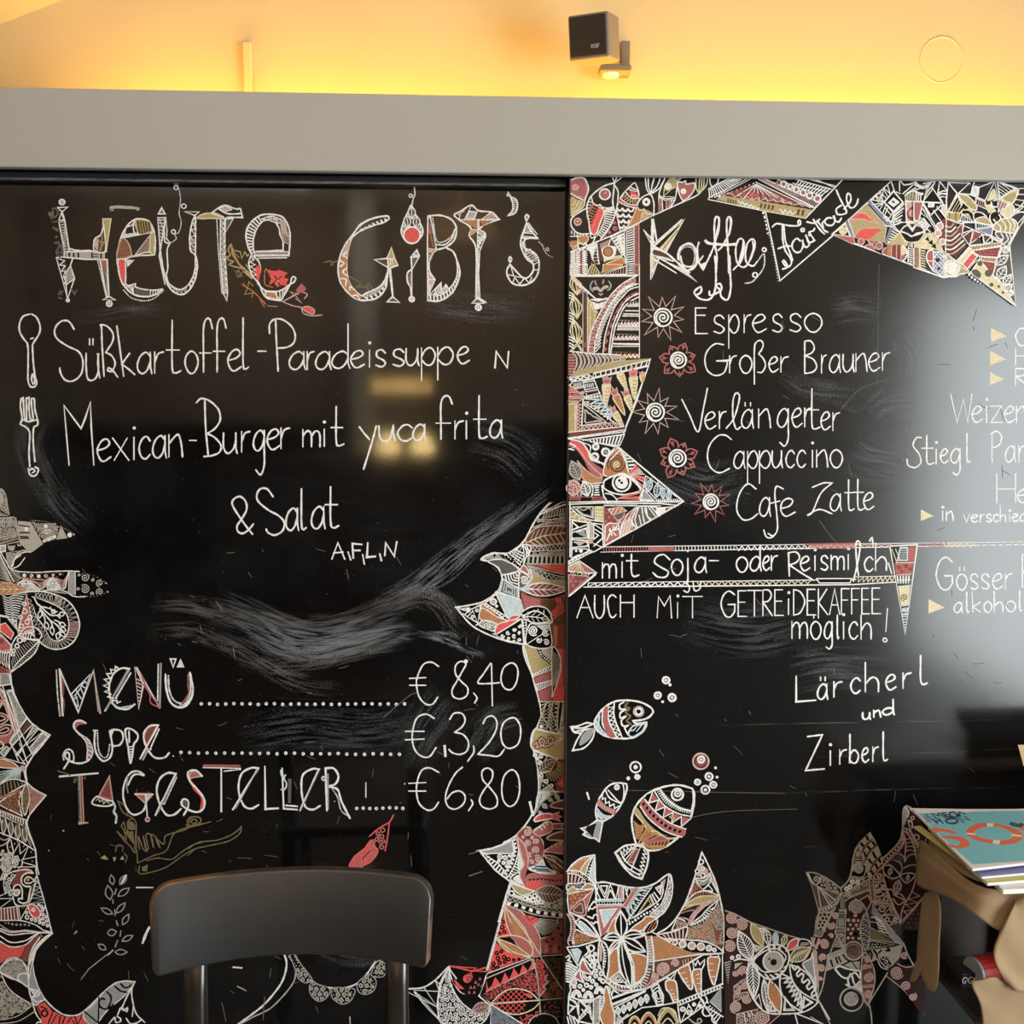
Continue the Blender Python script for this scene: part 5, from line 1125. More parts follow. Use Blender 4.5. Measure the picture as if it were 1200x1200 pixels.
# right half of it
d.R('750 615 1160 610 1160 720 1060 700 900 660*','r','','w',1.3);d.F('870 620 1160 618 1160 715 1080 700*','R')
d.band('~750 620 900 690 1050 740 1160 745','~770 640 860 710 980 770 1160 765','x',9,'w',1.2);d.S('~750 615 900 680 1050 725 1160 740;~760 640 860 710 980 770 1160 775','w',1.4)
d.R('~770 650 860 720 980 780 1160 780 | 1160 850 1000 810 850 810 740 840 790 740*','G','','w',1.2);d.S('~780 660 800 740 740 830','W',1.4)
d.leaf((690,860),(1160,865),66,'W','r',6,1.5,cv='W')
d.S('~670 850 800 855 690 870','B',2.2)
d.R('~690 890 770 930 900 960 890 1020 800 1040 740 1080 715 1020*','K','','r',1.8);d.R('~900 960 1000 960 1160 900 | 1160 1200 990 1200 990 1100 900 1040*','b','','r',1.8)
d.S('~1040 950 1060 1030 990 1100;~1080 950 1110 1040 1010 1130;~1120 920 1150 1040 1010 1160;~1060 950 1085 1030 1000 1120','R',1.6)
d.R('~700 1120 760 1050 850 1030 940 1050 990 1110 | 980 1200*','k','','W',1.5);d.S('~700 1120 820 1120 950 1180','W',1.4);d.S('~860 1060 860 1130 900 1150;~760 1090 800 1120;~920 1070 920 1150 950 1160;~820 1070 830 1110','W',1.3)
# lower horn
view(500,690,4)
d.S('~135 83 200 160 260 200 360 240 450 258 580 270','W',1.8)
d.S('~138 83 180 100 220 90 260 70;170 115 190 130 215 105;215 100 240 160|250 80;~160 95 200 90 180 120;~190 130 240 160 230 170;~250 75 260 140 240 165','W',1.4)
d.C('195 100 8 215 130 6 235 100 6','o','W',1.3)
d.R('~245 165 300 130 330 140 320 180 | 330 200 290 190*',None,'v 2.6','W',1.2);d.R('~250 140 300 150 340 165 380 150 330 130 260 90*','O','','W',1.2)
d.R('~330 170 380 150 440 140 | 330 210*','R','','W',1.2)
d.R('330 210 445 140 455 258 370 240 310 210*','k','','W',1.4);d.C('355 220 10 380 205 10 385 232 9 410 190 10 410 220 11 435 175 9 435 240 10 435 205 8 410 245 8','@','W',1.4)
d.band('448 140 460 255','462 138 475 255','r',9,'W',1.2);d.S('450 140 460 258;465 138 472 260','W',1.3)
d.R('~480 170 520 165 575 160 | 580 270 470 260*','k','','W',1.3);d.C('500 195 24 555 205 17 525 240 14 560 250 15','@','W',1.5);d.S('470 258 575 190','W',1.3);d.F('480 175 580 165 575 185 545 195 510 170*','B')
d.leaf((450,130),(580,150),28,'W','k',4,1.4,bend=-8)
d.end()
d=D(BL,'ornament_drawing','narrow column of gold, pink and red bands beside the seam',w=1.4)
view(590,730,V)
d.R('470 0 640 0 640 780 470 790 480 250*','r','','r',0);d.F('500 20 545 20 540 220 510 240*','O');d.F('500 260 600 260 635 300 635 620 560 640 500 770*','R');d.F('495 780 560 640 635 620 635 780*','R')
d.S('455 0 485 250 480 780','W',1.4);d.S('600 260 600 620 560 640','r',1.2);d.C('620 320 8 620 365 8 620 410 8 620 490 8','d')
d.R('~200 210 480 245 | 480 440 300 520*','G','','W',1.4);d.F('340 230 480 245 480 405 400 340 360 280*','w');d.S('~350 240 380 320 480 405','k',4);d.dots('~350 240 380 320 475 400',8,'W',1.0)
d.R('295 520 480 430 480 480 305 550*','k','','W',1.2);d.band('300 525 480 440','305 545 480 475','z',7,'W',1.3)
d.R('305 550 480 485 480 570 325 620*','K','','r',1.6);d.R('325 620 480 575 480 620 340 680*','k','','W',1.2);d.band('330 630 480 580','340 672 480 615','z',7,'W',1.3);d.R('345 690 480 630 480 785 365 785*','K','','r',1.4)
d.R('~490 255 560 320 575 430 550 560 490 740 | 490 700*','k','','W',1.3);d.band('~490 280 560 340 570 430 540 580','490 290 488 660','r',18,'w',1.2)
d.S('~195 205 280 500 360 790 380 920 350 1020 300 1100 280 1200','W',1.8);d.S('350 790 600 790','Y',1.3)
d.R('365 790 620 790 560 1110 330 1060 380 930*','k','','W',1.2)
d.S('440 790 385 920;450 790 560 1110;600 790 560 1110;500 800 430 1060;380 920 340 1060;~560 790 540 950 545 1100;365 830 450 800;375 880 440 800;380 920 480 1080','Y',1.2)
d.band('450 800 440 1050','500 800 500 1080','xd',8,'w',1.2);d.band('385 900 350 1060','440 850 440 1080','z',6,'w',1.3);d.band('515 800 510 1100','560 800 545 1100','R',7,'w',1,'w');d.C('380 1040 18','d','W')
d.R('600 800 640 790 640 1110 560 1110*',None,'vw 2.4','w',0)
d.end()
d=D(BL,'ornament_drawing','gold bulge and carrots on dark ground beside the seam',w=1.4)
view(590,850,V)
d.R('~330 30 280 110 275 200 300 250 | 450 300 620 340 640 30 480 70*','G','','W',1.4);d.S('~320 35 450 70 550 85 590 90 580 140 540 160 490 165','W',1.3)
d.S('~310 200 330 170 340 210 320 230 | 370 210 400 200 410 150 380 130 360 160 380 200 430 210 480 190 500 150 480 120 450 140 460 180','b',4.4);d.S('~310 200 330 170 340 210 320 230 | 370 210 400 200 410 150 380 130 360 160 380 200 430 210 480 190 500 150 480 120 450 140 460 180 530 165 590 110','c',1.6)
d.S('~300 240 340 400 355 600 350 680 330 820 280 910 200 1030 110 1120 0 1180','W',2)
d.S('300 240 460 310 530 330','W',1.4);d.R('310 260 440 310 350 460*','k','','W',1);d.C('320 300 18 375 310 18 340 335 12 365 375 18','q','W',1.5)
d.leaf((350,480),(530,330),55,'w','b',5,1.2);d.S('~530 330 540 400 500 450 400 470 350 480;~540 330 600 380 640 420','Y',1.3)
d.F('540 340 640 340 640 480 530 540 440 480 520 430*','b');d.band('~540 350 540 420 500 460 410 475','~640 400 600 500 540 560 440 540','r',10,'G',1.2)
d.F('640 460 525 580 640 650*','R');d.S('620 490 525 590 620 650','r',2)
d.F('360 560 370 500 420 560 480 620 530 660 355 670*','w');d.C('380 505 16 430 560 16 480 605 15','o','W',1.5);d.S('380 640 390 580 430 600 380 640','k',2.4);d.S('355 670 560 665','W',1.6);d.F('520 610 640 660 540 662*','r')
d.R('~355 680 480 690 400 750 330 880 | 320 870*','B','','W',1.3);d.dots('~380 700 370 740 350 800',8,'k',0.6)
d.F('355 800 480 690 640 670 640 1200 400 1200 330 1060 210 1030 300 900*','k')
d.S('~300 910 400 760 520 680 620 665','w',1.4);d.leaf((440,720),(500,770),18,'w','s',0,1);d.leaf((390,790),(440,830),22,'w','s',0,1);d.leaf((520,690),(560,750),18,'w','s',0,1);d.leaf((350,860),(400,900),14,'w','s',0,1)
d.S('265 770 295 900','W',3.2)
CARR='carrot'
def carrot(P,fill='K',oc='c',top='r'):
 P2=d.R(P,fill,'',oc,1.5)
carrot('~305 950 350 900 420 885 480 890 490 930 400 950 320 965*','R','W');d.R('490 890 560 870 540 900 590 915 540 930 570 960 490 935*','R','','c',1.3);d.S('380 900 390 940;410 890 420 930;440 890 450 925','r',1.4)
carrot('~300 1070 360 1030 400 990 450 970 490 990 490 1050 430 1090 350 1110*');d.R('490 990 600 985 580 1010 600 1045 490 1035*','r','','c',1.3);d.S('370 1020 390 1050;400 1000 420 1030;430 980 440 1000','W',1.5)
carrot('~440 1130 500 1090 560 1070 640 1070 | 640 1150 540 1150 460 1150*','b');carrot('~470 810 520 770 640 740 | 640 830 540 830*','b')  # the two carrots at the seam are darker brown, its shade drawn in
d.end()
d=D(BL,'ornament_drawing','wave-shaped crest with pale blue fan and spiral cloud',w=1.4)
view(550,960,10)
d.S('~710 0 640 90 550 190 480 240 400 290 270 340 90 375','W',2.2);d.S('0 408 110 375;0 665 150 612','d',2)
d.R('~130 375 260 345 400 295 500 240 | 510 400 350 410 200 410*','s','','W',1.6)
d.S('~130 380 200 470 300 590 400 670 500 740 640 790','W',2);d.S('~150 390 240 420 350 520 430 600 | 440 690','W',1.4)
d.R('~200 410 500 400 | 480 520 420 600 330 510*','k','','W',1.3);d.C('360 440 26 420 450 22 460 500 20 400 510 18 440 550 16 345 490 14 470 430 12','q','W',1.6)
d.band('~230 430 330 520 430 610','~200 440 290 570 400 670','R',7,'W',1,'W')
d.S('~510 240 560 330 530 450 490 540 430 640','k',5);d.dots('~525 240 545 320 530 420 500 520 430 640',9,'W',1.5);d.S('~500 240 530 330 510 430 460 560 400 640;~550 220 580 320 560 450 520 560 450 680','W',1.5)
d.R('~560 200 590 300 620 400 630 520 590 600 570 560 580 420 570 300*','B','','W',1.3);d.band('~580 350 570 450 530 570 460 680','~630 400 620 500 570 620 500 680','r',11,'W',1.8)
d.R('~560 200 640 290 680 400 690 560 680 700 650 800 | 600 690 590 620 640 530 610 420*','K','','c',1.6)
d.R('~580 620 590 700 640 790 540 740 480 690*','k','I 0.6','W',1.5);d.S('550 660 530 710 580 720 550 660','W',1.6)
d.R('~560 190 640 100 720 100 800 170 860 260 880 340 860 440 780 520 690 560 690 440 640 290*','r','','c',1.6);d.F('660 100 720 100 750 160 690 220 620 160*','k')
d.C('680 150 52 690 280 42 785 260 38 780 360 46 800 460 44 710 410 30 730 500 30 740 210 20 625 210 16','@','c',1.7)
d.F('720 100 870 250 880 400 1140 400 1140 0 800 0*','k')
d.R('~760 130 830 80 900 30 960 40 975 90 920 150 810 185*','K','','W',1.6);d.S('835 70 855 130;870 50 900 110','W',1.6);d.R('965 50 1110 45 1070 80 1100 115 970 105*','r','','c',1.4)
d.R('~905 220 960 180 1040 150 1130 145 | 1130 240 1000 245*','K','','c',1.5);d.R('~880 375 960 320 1060 270 1130 265 | 1130 395 960 385*','K','','c',1.5);d.S('960 310 975 345;1010 285 1025 330;1060 270 1075 310;1010 190 1020 230;1060 175 1070 215','c',1.5)
d.R('~870 430 980 430 1080 490 1140 540 | 1140 660 1000 600 940 520*','b','','c',1.5);d.S('~870 430 1000 500 1130 600;~960 440 1010 490;~980 530 1030 580','Y',1.2)
d.F('~690 570 860 500 870 430 1010 610 1140 660 1140 960 960 980 800 800 650 800*','k');d.F('~690 640 1010 630 1140 670 1140 770 1000 770 880 780 780 840 650 800*','K');d.F('~660 800 680 740 780 720 880 770 780 840*','R')
d.R('~700 580 800 530 860 470 | 900 560 1010 630 850 630*','B','','W',1.6);d.S('770 550 900 555;740 575 930 590;790 600 950 610','k',1.8)
d.band('~690 700 850 690 1000 710 1140 700','~690 725 850 715 1000 730 1140 720','Z',10,'r',1,'k')
d.S('~480 740 440 860 400 1000 340 1200','W',2);d.R('~500 760 540 840 620 890 700 870 760 840 | 640 800*','G','','W',1.5)
d.leaf((770,840),(1140,880),105,'w','b',7,1.6,bend=20)
for x,y,r in((495,865,28),(530,890,14),(565,908,14),(605,922,16),(655,925,22),(705,910,22),(765,895,24),(745,945,22),(695,955,16),(805,930,22),(840,970,20),(790,975,18),(890,992,18),(935,1010,15),(1000,1010,17),(1045,1005,18),(1075,970,18),(1100,935,16),(1090,1015,18)):d.C(f'{x} {y} {r}','o','W' if x<860 else 'w',1.9)  # rings by the seam take a dimmer white, putting its shade into the chalk
d.S('~440 880 600 940 750 990 900 1030 1140 1050','w',1.4);d.band('~450 900 600 960 750 1010 900 1050 1140 1070','~440 960 600 990 750 1040 900 1080 1140 1110','x',12,'w',1.3);d.band('~450 960 600 1000 750 1050 900 1080 1140 1100','~430 1000 600 1040 750 1090 900 1120 1140 1150','R',8,'w',1,'W')
d.S('~430 1010 600 1060 800 1120 1140 1160','w',1.4)
d.end()
d=D(BL,'ornament_drawing','red bell shape of petals, circles and a fish beside the seam',w=1.5)
view(500,950,4.8)
d.S('~480 395 430 560 390 700 330 920 295 1040','W',1.8)
d.F('~435 540 430 600 390 700 480 700 450 600*','R');d.C('428 625 9 425 655 10 436 682 9 410 690 6','o','k',1.6)
d.F('~435 530 520 560 600 640 640 720 640 810 590 820 500 740 450 640*','K');d.S('~435 530 520 560 600 640 640 720 640 810;~435 530 450 640 500 740 580 820;~435 530 520 640 600 750 635 810;~440 540 500 600 560 680 600 800;~440 540 480 640 560 760 600 810','Y',1.3)
d.F('~470 600 520 650 540 720 500 700*','O')
d.F('~530 585 560 620 590 650 625 605*','R');d.S('~560 590 580 615 610 600','r',1.6);d.fan((575,600),'~640 700 690 690 730 650 735 605',12,'w',1.1,0.35,1.0);d.S('~640 720 720 690 740 605','w',1.2)
d.F('640 725 700 700 745 620 785 610 785 805 645 805*','r');d.C('710 720 9 740 660 9 760 700 8 675 735 8 700 760 7 745 770 8','d','k');d.F('660 800 670 740 690 790*;700 800 725 740 740 800*','K')
d.F('~470 705 550 720 595 770 590 820 540 790 500 740*','K');d.F('~400 720 470 750 560 810 500 810 440 775*','O');d.S('~390 715 470 700 550 720 595 770 590 820;~390 720 440 780 510 815 585 825;~390 715 500 760 585 820;~400 725 480 790 580 822','Y',1.4)
d.F('385 735 440 790 560 825 400 890 345 910*','R');d.C('395 800 9 420 790 8 400 830 10 435 825 10 460 835 9 375 860 9 410 855 9 440 850 8 375 885 10 400 880 8 490 840 7 520 835 5','o','k',1.8)
d.S('330 920 585 825;330 945 585 835','W',1.4)
d.F('335 950 590 840 605 885 335 1015*','R');d.F('335 950 590 840 595 850 570 900 540 865 520 925 490 885 465 950 440 910 415 975 385 935 365 985 345 1000*','k')
d.S('330 945 590 835 605 885 335 1018','c',1.5)
d.R('335 1020 605 885 625 960 635 1060 580 1015 500 995 430 1015 360 1075 300 1045*',None,'vR 5;ur 6','R',0)
d.R('605 840 640 830 700 900 720 1000 640 1060 620 960*',None,'uR 5;vr 5','R',0);d.R('650 830 780 820 780 1050 640 1060 680 960*','k','ub 8','b',0);d.C('715 985 26 680 1040 22 740 1030 20','@','r',1.6)
d.S('~600 830 625 960 640 1140;585 820 780 808;640 820 780 1030;640 1065 780 1052','w',1.6);d.S('~680 920 665 950 685 960 655 990 670 1000 640 1040','c',1.4)
d.F('~365 1080 430 1020 500 1000 580 1020 635 1070 590 1120 510 1145 430 1130*','k');d.R('~380 1078 430 1022 500 1003 545 1010 560 1060 540 1135 510 1142 430 1128*',None,'hR 45 4.5;hR -45 4.5','r',0)
d.S('~365 1080 430 1020 500 1000 580 1020 635 1070;~365 1090 430 1130 510 1145 590 1120 635 1080;~365 1085 500 1075 640 1065','Y',1.5);d.F('~555 1030 575 1028 598 1045 585 1055 565 1045*','R')
d.R('640 1075 780 1060 780 1190 740 1195 700 1145 650 1145*',None,'vr 7','r',0);d.R('540 1150 640 1120 640 1150 580 1200 480 1200*',None,'vR 5','R',0)
d.S('~570 1200 600 1160 660 1140 720 1160 745 1200','w',1.5)
d.S('365 1090 540 1200;365 1090 360 1200;295 1040 365 1085','W',1.6);d.R('365 1095 360 1200 530 1200*','d','uN 6','N',0)
# crest with dark mouth
view(470,1080,6)
d.S('~0 470 80 470 160 460 240 410 300 350 340 310','W',1.8);d.S('~340 310 280 420 265 500 255 600 280 680 310 720','W',1.6);d.S('~340 310 350 400 400 480 460 520 540 525 | 590 400 700 -10','W',1.9)
d.S('160 460 255 600|90 490;0 470 255 600;90 480 270 490|240 410;240 410 300 470|330 330;270 430 310 400;100 490 300 720;~90 490 180 600 300 720','W',1.2)
P='~340 330 360 420 420 540 500 620 620 600 600 680 560 720 | 300 720 260 600 280 450*'
d.R(P,'k','uW 6.2','W',1.3)
d.F('~350 320 370 420 430 490 540 520 590 390 600 340 450 330*','k');d.S('340 310 450 320 530 325|500 345 600 350;~345 310 450 335 510 345 600 320','R',1.8)
d.C('465 400 30','d','R');d.C('480 400 16','o','r',1.6);d.R('370 400 440 470 400 470*','R','','R',1);d.S('475 365 500 385 490 350','R',2);
for x,y in((555,400),(525,425),(490,460),(515,460),(480,495),(515,495),(570,450),(545,440)):d.F(f'{x-12} {y+10} {x} {y-14} {x+10} {y+10}*','K')
d.F('~545 520 600 550 630 590 600 600 500 620 440 590 390 520 350 400 420 500*','k');d.S('~390 400 340 330 | 350 440 420 560 520 630 600 600 | 630 590','W',1.5);d.leaf((500,625),(625,580),36,'w','r',4,1.4)
d.S('545 520 630 590','W',1.7)
d.end()
# faint drawings around the chair
d=D(BL,'lace_drawing','white scalloped lace edge drawn behind the chair back',w=1.6)
view(350,1000,6)
d.S('~-40 700 0 760 60 860 130 920 220 945 320 945 400 920 470 860 540 760','W',1.8)
for P in('~-60 720 -30 800 0 880 50 910 90 890 80 860 0 760 -40 700*','~95 900 75 940 90 1000 140 1040 190 1020 220 970 200 940 130 920*','~235 950 240 1020 310 1060 370 1030 395 960 330 945*','~410 920 430 980 480 990 530 960 545 900 510 850 470 860*','~510 850 550 870 600 860 620 800 590 760 550 760*'):
 Q=d.R(P,'k','','s',1.2);d.fillpat(Q,'q',6.5,2.0,'w',1.2);d.fillpat(Q,'d',3.8,0.8,'w')
d.end()
d=D(BL,'arc_drawing','large thin white arcs drawn behind the chair',w=1.8)
view(150,1000,6)
d.S('~1095 700 1115 770 1100 860 1060 940 960 1060 860 1140 770 1205','W',2.2);d.S('~1130 720 1175 800 1170 890 1110 980 1000 1090 880 1150 790 1200','w',1.6)
d.S('~150 520 125 570 103 630','W',3);d.S('60 240 175 240','W',1.8);d.S('405 770 415 1000 425 1200','w',1.1);d.S('740 800 800 805','W',2.2);d.S('770 935 830 965','w',1.6);d.S('960 1010 950 1170;660 1050 690 1180','d',1.6)
view(350,1000,6);d.S('655 780 630 1200','w',1.1);d.S('360 1150 362 1200','w',1.8)
d.end()
# ------------------------------------------------------------------ right board: ornaments along the top and down the seam
d=D(BR,'ornament_drawing','fish and leaves hanging in the upper left corner of the right panel',w=1.5)
view(660,200,10)
TOPL='1050 525'
d.F('~90 110 240 90 280 150 295 220 250 350 130 300 90 270*','K');d.S('~90 110 160 85 245 90 285 160 295 230 250 350 | 160 310 90 270','W',1.5);d.C('145 195 32 145 195 18','o','c',1.4);d.dots('~250 120 275 200 255 310 160 290 100 255',18,'c',0.7)
d.F('~90 310 170 340 255 355 240 420 160 490 90 520*','G');d.S('~90 450 140 440 190 350;~90 400 130 390 150 345;~90 490 170 460 220 360','Y',1.1);d.S('~255 350 240 420 165 480 90 530','Y',1.4)
d.S('~270 440 170 500 100 560 90 630 130 700 200 740 300 740','W',1.6);d.C('170 598 40','o','c',1.8);d.C('170 598 30','d','K');d.C('170 595 10','d','W')
d.band('~90 700 140 720 200 750 300 745','~90 740 140 760 200 775 300 770','R',6,'W',1,'B');d.S('~85 770 140 770 200 770 300 770','W',1.4)
for x,y,r in((120,850,50),(230,800,62)):d.F(f'~{x-r} {y-20} {x+r} {y-30} {x+r-5} {y+20} {x} {y+r-5} {x-r+8} {y+20}*','O');d.S(f'~{x-r} {y-20} {x-r+8} {y+20} {x} {y+r-5} {x+r-5} {y+20} {x+r} {y-30}','Y',1.4)
d.F('~90 880 150 900 170 870 180 920 110 930*','G');d.R('~180 850 240 870 270 850 260 900 190 930*','k','','W',1.4)
# large fish
d.S('~600 140 480 180 390 240 320 310 280 400 280 500 300 600 310 690 | 330 740 380 745','W',1.7)
d.S('~600 140 590 250 580 350 590 430 610 500 580 590 520 700 440 800 400 830','W',1.7);d.S('~590 150 640 240 640 340 620 480;580 85 600 140;625 85 600 140 ;680 85 600 145 560 160','W',1.5)
d.S('~330 310 350 380 400 410 430 400 460 430 530 440 590 420','W',1.6);d.C('487 277 62','o','W',1.8);d.C('487 277 52','d','K');d.C('495 262 14','d','c')
d.F('~420 430 460 450 475 490 430 620 390 730 330 740 310 700 340 600 380 500*','R');d.S('~420 430 465 450 475 500 430 620 390 735 340 745 312 700','W',1.5);d.dots('~430 470 380 580 330 690',10,'c',0.7)
d.band('~350 380 300 500 310 640','~410 410 360 510 320 650','r',8,'O',1.6);d.band('~300 350 285 420 285 500','~340 350 330 400 300 480','r',4,'W',1.2);d.F('~330 400 360 400 300 500 290 480*','K')
d.band('~480 460 500 470 480 580 430 700 400 750','~600 450 605 500 570 600 510 700 440 790','r',13,'W',1.8);d.S('~490 460 480 580 430 700 395 770','Y',1.4);d.fan((590,440),'480 440 490 480 560 500',5,'W',1.3)
d.S('~310 690 330 790 380 770 430 800;~380 770 340 850 270 890','W',1.4);d.F('380 755 440 800 400 830*','k')
for x,y,r in((600,610,22),(605,680,32),(540,725,24),(495,770,16)):d.C(f'{x} {y} {r}','d','K')
d.R('590 580 650 690 440 810 520 700*',None,'','b',0)
# second fish
d.S('~840 145 760 210 690 290 640 380 625 470 640 580 665 700','W',1.6);d.S('~840 145 875 220 885 320 860 430 830 520 770 620 720 700','W',1.6)
d.R('~840 145 875 225 | 840 220 790 185*','k','','W',1.3);d.F('~780 240 875 280 885 325 800 320*','R');d.S('~760 215 830 240 880 250;~730 250 800 320 885 325','W',1.3);d.C('775 275 14','d','k');d.dots('800 290 870 305',4,'W',0.7)
d.band('~720 260 800 330 880 340','~670 320 760 380 865 400','z',6,'G',1.5);d.F('~665 325 760 390 865 405 855 445 750 420 645 380*','K');d.S('~665 325 760 390 870 405;~650 360 750 415 860 440','W',1.2)
for r in range(4):
 for c in range(3):
  x,y=660+c*66+r*6,440+r*68+c*5
  if x<850-r*30:d.S(f'~{x-28} {y} {x-15} {y+28} {x+15} {y+28} {x+32} {y}','W',2.2)
d.F('~850 460 930 480 900 600 750 680 780 610*','O');d.F('~940 460 1040 500 930 585*','G');d.S('~930 485 905 600;850 460 830 520 750 670','Y',1.4)
d.S('~870 380 930 310 1020 280 1060 380 1060 530','W',1.6);d.C('972 368 40 972 368 24','o','W',1.6);d.S('~870 430 890 460 930 460 945 455 970 500 1010 510 1040 510 1050 525','Y',1.8)
d.S('~1020 280 980 220 960 90;~1030 270 1000 200 995 90;~1030 250 1040 180 1065 90;~1035 260 1100 180 1135 95;~1040 270 1130 200 1190 90','W',1.5)
d.S('1050 525 890 610 740 680 560 765 250 895 90 950','W',1.6)
view(740,200,10)
d.S('~390 90 330 240 320 300 | 325 495;~515 90 530 200 510 330 460 430','W',1.5);d.F('~440 95 520 90 530 190 400 240 385 180*','G');d.C('428 185 34','d','k');d.C('428 185 32 428 185 16','o','W',2);d.S('500 190 370 305 500 310;385 180 375 300','Y',1.3)
d.S('~320 290 400 330 500 325;~320 310 400 350 490 345','W',1.3);d.R('325 330 350 345 350 490 320 495*','K','hr 0 1.6','c',1.2);d.R('405 355 450 350 440 440 405 450*','K','hr 0 1.6','c',1.2);d.S('360 350 365 470;470 350 460 420','W',1.2)
d.R('~540 140 600 140 630 120 640 160 700 150 740 150 730 230 680 300 605 360 | 560 280*','K','','W',1.5);d.C('608 243 26 608 243 12','o','W',1.6);d.S('~555 110 580 90;~530 150 545 100','W',1.2)
d.S('~755 90 755 200 790 275;~890 90 870 180 790 275;~800 90 790 180 790 270;~850 90 840 200 795 270;~825 90 815 200 792 270','Y',1.3);d.S('~915 90 920 150 950 190 1000 150 1020 90','W',1.4)
d.S('255 525 740 305 790 275','W',1.5)
d.end()
d=D(BR,'ornament_drawing','slanting striped bands with a scalloped fan above the triangular frame',w=1.4)
view(830,200,6.667)
d.S('0 225 420 310 760 370 1050 70;0 145 60 110 160 65','W',1.7)
d.band('0 150 190 62','0 210 60 205 270 62','r',15,'W',1.6);d.S('0 215 300 65;50 210 330 65','W',1.3)
d.band('50 215 370 80','100 210 370 110','d',9,'W',1,'W');d.F('60 225 110 195 400 235 810 305 760 370 420 310*','G')
d.F('110 190 370 100 800 290 400 230*','r')
d.fan((375,105),'~150 180 250 215 380 235 500 240 600 255 720 280',9,'W',1.4);d.band('~140 180 250 215 380 235 500 240 620 260 740 280','~150 165 250 195 380 215 500 220 620 240 740 262','z',9,'c',1.5)
d.C('225 165 14 275 180 15 380 195 19 430 203 16 490 213 16 553 223 17 608 238 14 660 255 11','d','K');d.C('340 190 20','d','R')
d.band('230 230 400 290','240 255 400 305','z',5,'W',1.5);d.band('150 215 230 240','150 245 230 265','R',4,'b',1,'b');d.band('410 255 530 275','400 290 520 310','R',4,'b',1,'b');d.band('560 300 680 320','570 330 670 345','z',3,'W',1.5);d.band('700 300 770 310','690 345 760 355','R',2,'b',1,'b')
d.S('370 90 800 290;390 65 820 290;420 80 825 285','W',1.5);d.band('390 70 840 285','440 65 870 245','r',30,'c',1.2);d.S('440 65 870 250','W',1.4)
d.C('540 95 14','d','K');d.C('588 105 22 640 125 18 687 148 21 740 172 22 792 195 23 852 220 25','o','W',2);d.C('588 105 13 640 125 12 687 148 12 740 172 12 792 195 13 852 220 15','d','K');d.S('540 70 890 200','W',1.4)
d.S('690 70 960 145;660 100 930 165;840 70 980 130;780 65 990 120','W',1.4);d.band('700 70 960 145','670 110 890 200','r',11,'W',1.6)
d.end()
d=D(BR,'ornament_drawing','thin triangular frame right of the Kaffee heading',w=1.7)
d.S('445 315 500 560 560 860 | 980 500 1200 290 1320 180','W',1.8);d.dots('430 330 480 520 520 700 545 860',24,'W',0.7);d.C('430 330 10 440 362 9 447 395 8 453 425 8 458 455 8 463 490 7','d','W')
d.end()
d=D(BR,'lettering','slanting handwritten word inside the triangular frame',w=2.0)
d.S('~500 440 530 415 580 420 640 430 700 430 720 415 715 390 700 395 705 425;~580 425 580 520 600 620 640 680 650 720 630 750 600 740 580 710 590 700 620 750 580 770;~590 430 600 540 630 620 660 700;~545 610 600 590 640 590')
d.S('~720 550 690 530 660 560 655 600 680 635 715 635 740 590 735 540 | 745 580 765 600 790 580 | 760 500 | 790 560 830 545 | 785 480;~790 510 790 480 820 470 830 450;~820 380 850 430 890 480 910 495;~770 400 830 410 870 380;~850 390 880 430 910 470 935 480;~900 440 890 410 920 380')
d.S('~970 370 930 370 910 400 930 425 970 425 990 390 980 350 | 990 390 1020 400 1040 370;~1000 150 1020 200 1050 260 1080 320 1060 340 1010 340 1000 300 1040 270;~1060 300 1110 240 1110 190 1090 180 1080 220 1100 280 1130 290 1160 260 1170 220')
d.C('738 463 13','o','W',2);d.S('~700 395 712 385 722 395','W');d.end()
d=D(BR,'ornament_drawing','star-shaped face of black, cream and coral shapes under the fascia, right',w=1.5)
view(970,200,10)
d.S('750 115 460 390 50 745 | 300 850 740 1010 1200 1190','W',1.8)
d.R('455 395 690 650 660 835 580 850 300 780 250 580*','G','','c',1.3)
d.F('~270 560 330 510 420 500 500 560 640 640 560 620 440 575 350 560*','R');d.S('~260 570 350 500 430 500 520 570 650 650;~260 575 400 570 520 600 650 650','c',1.4);d.F('~310 780 380 700 460 675 620 680 560 740 480 800*','R');d.S('~310 780 380 690 480 670 630 675','c',1.3)
d.S('485 365 745 665','N',4.2);d.S('740 670 680 850','N',4.5);d.S('225 600 290 770','N',3.6);d.S('205 615 270 770;245 590 310 770','W',1.3);d.S('500 350 770 650;660 640 770 660','W',1.6)
d.R('205 630 260 770 60 745*','k','','W',1.2);d.C('180 705 42 180 705 26 180 705 10','o','Y',1.5)
d.R('60 750 300 780 315 850 290 860*','K','','c',1.4);d.F('320 800 660 840 690 920 640 980 440 890*','k');d.C('390 832 30 600 880 34','d','K');d.C('390 832 36 600 880 42','o','c',1.6);d.F('~430 880 500 870 545 920 480 910*','K');d.S('~425 890 480 865 530 880 550 930','c',1.6);d.F('~470 810 540 830 520 860 490 850*;~640 960 640 920 680 900 700 990*','K');d.S('~465 800 490 850 530 860 555 825;~640 965 650 920 690 900','c',1.5)
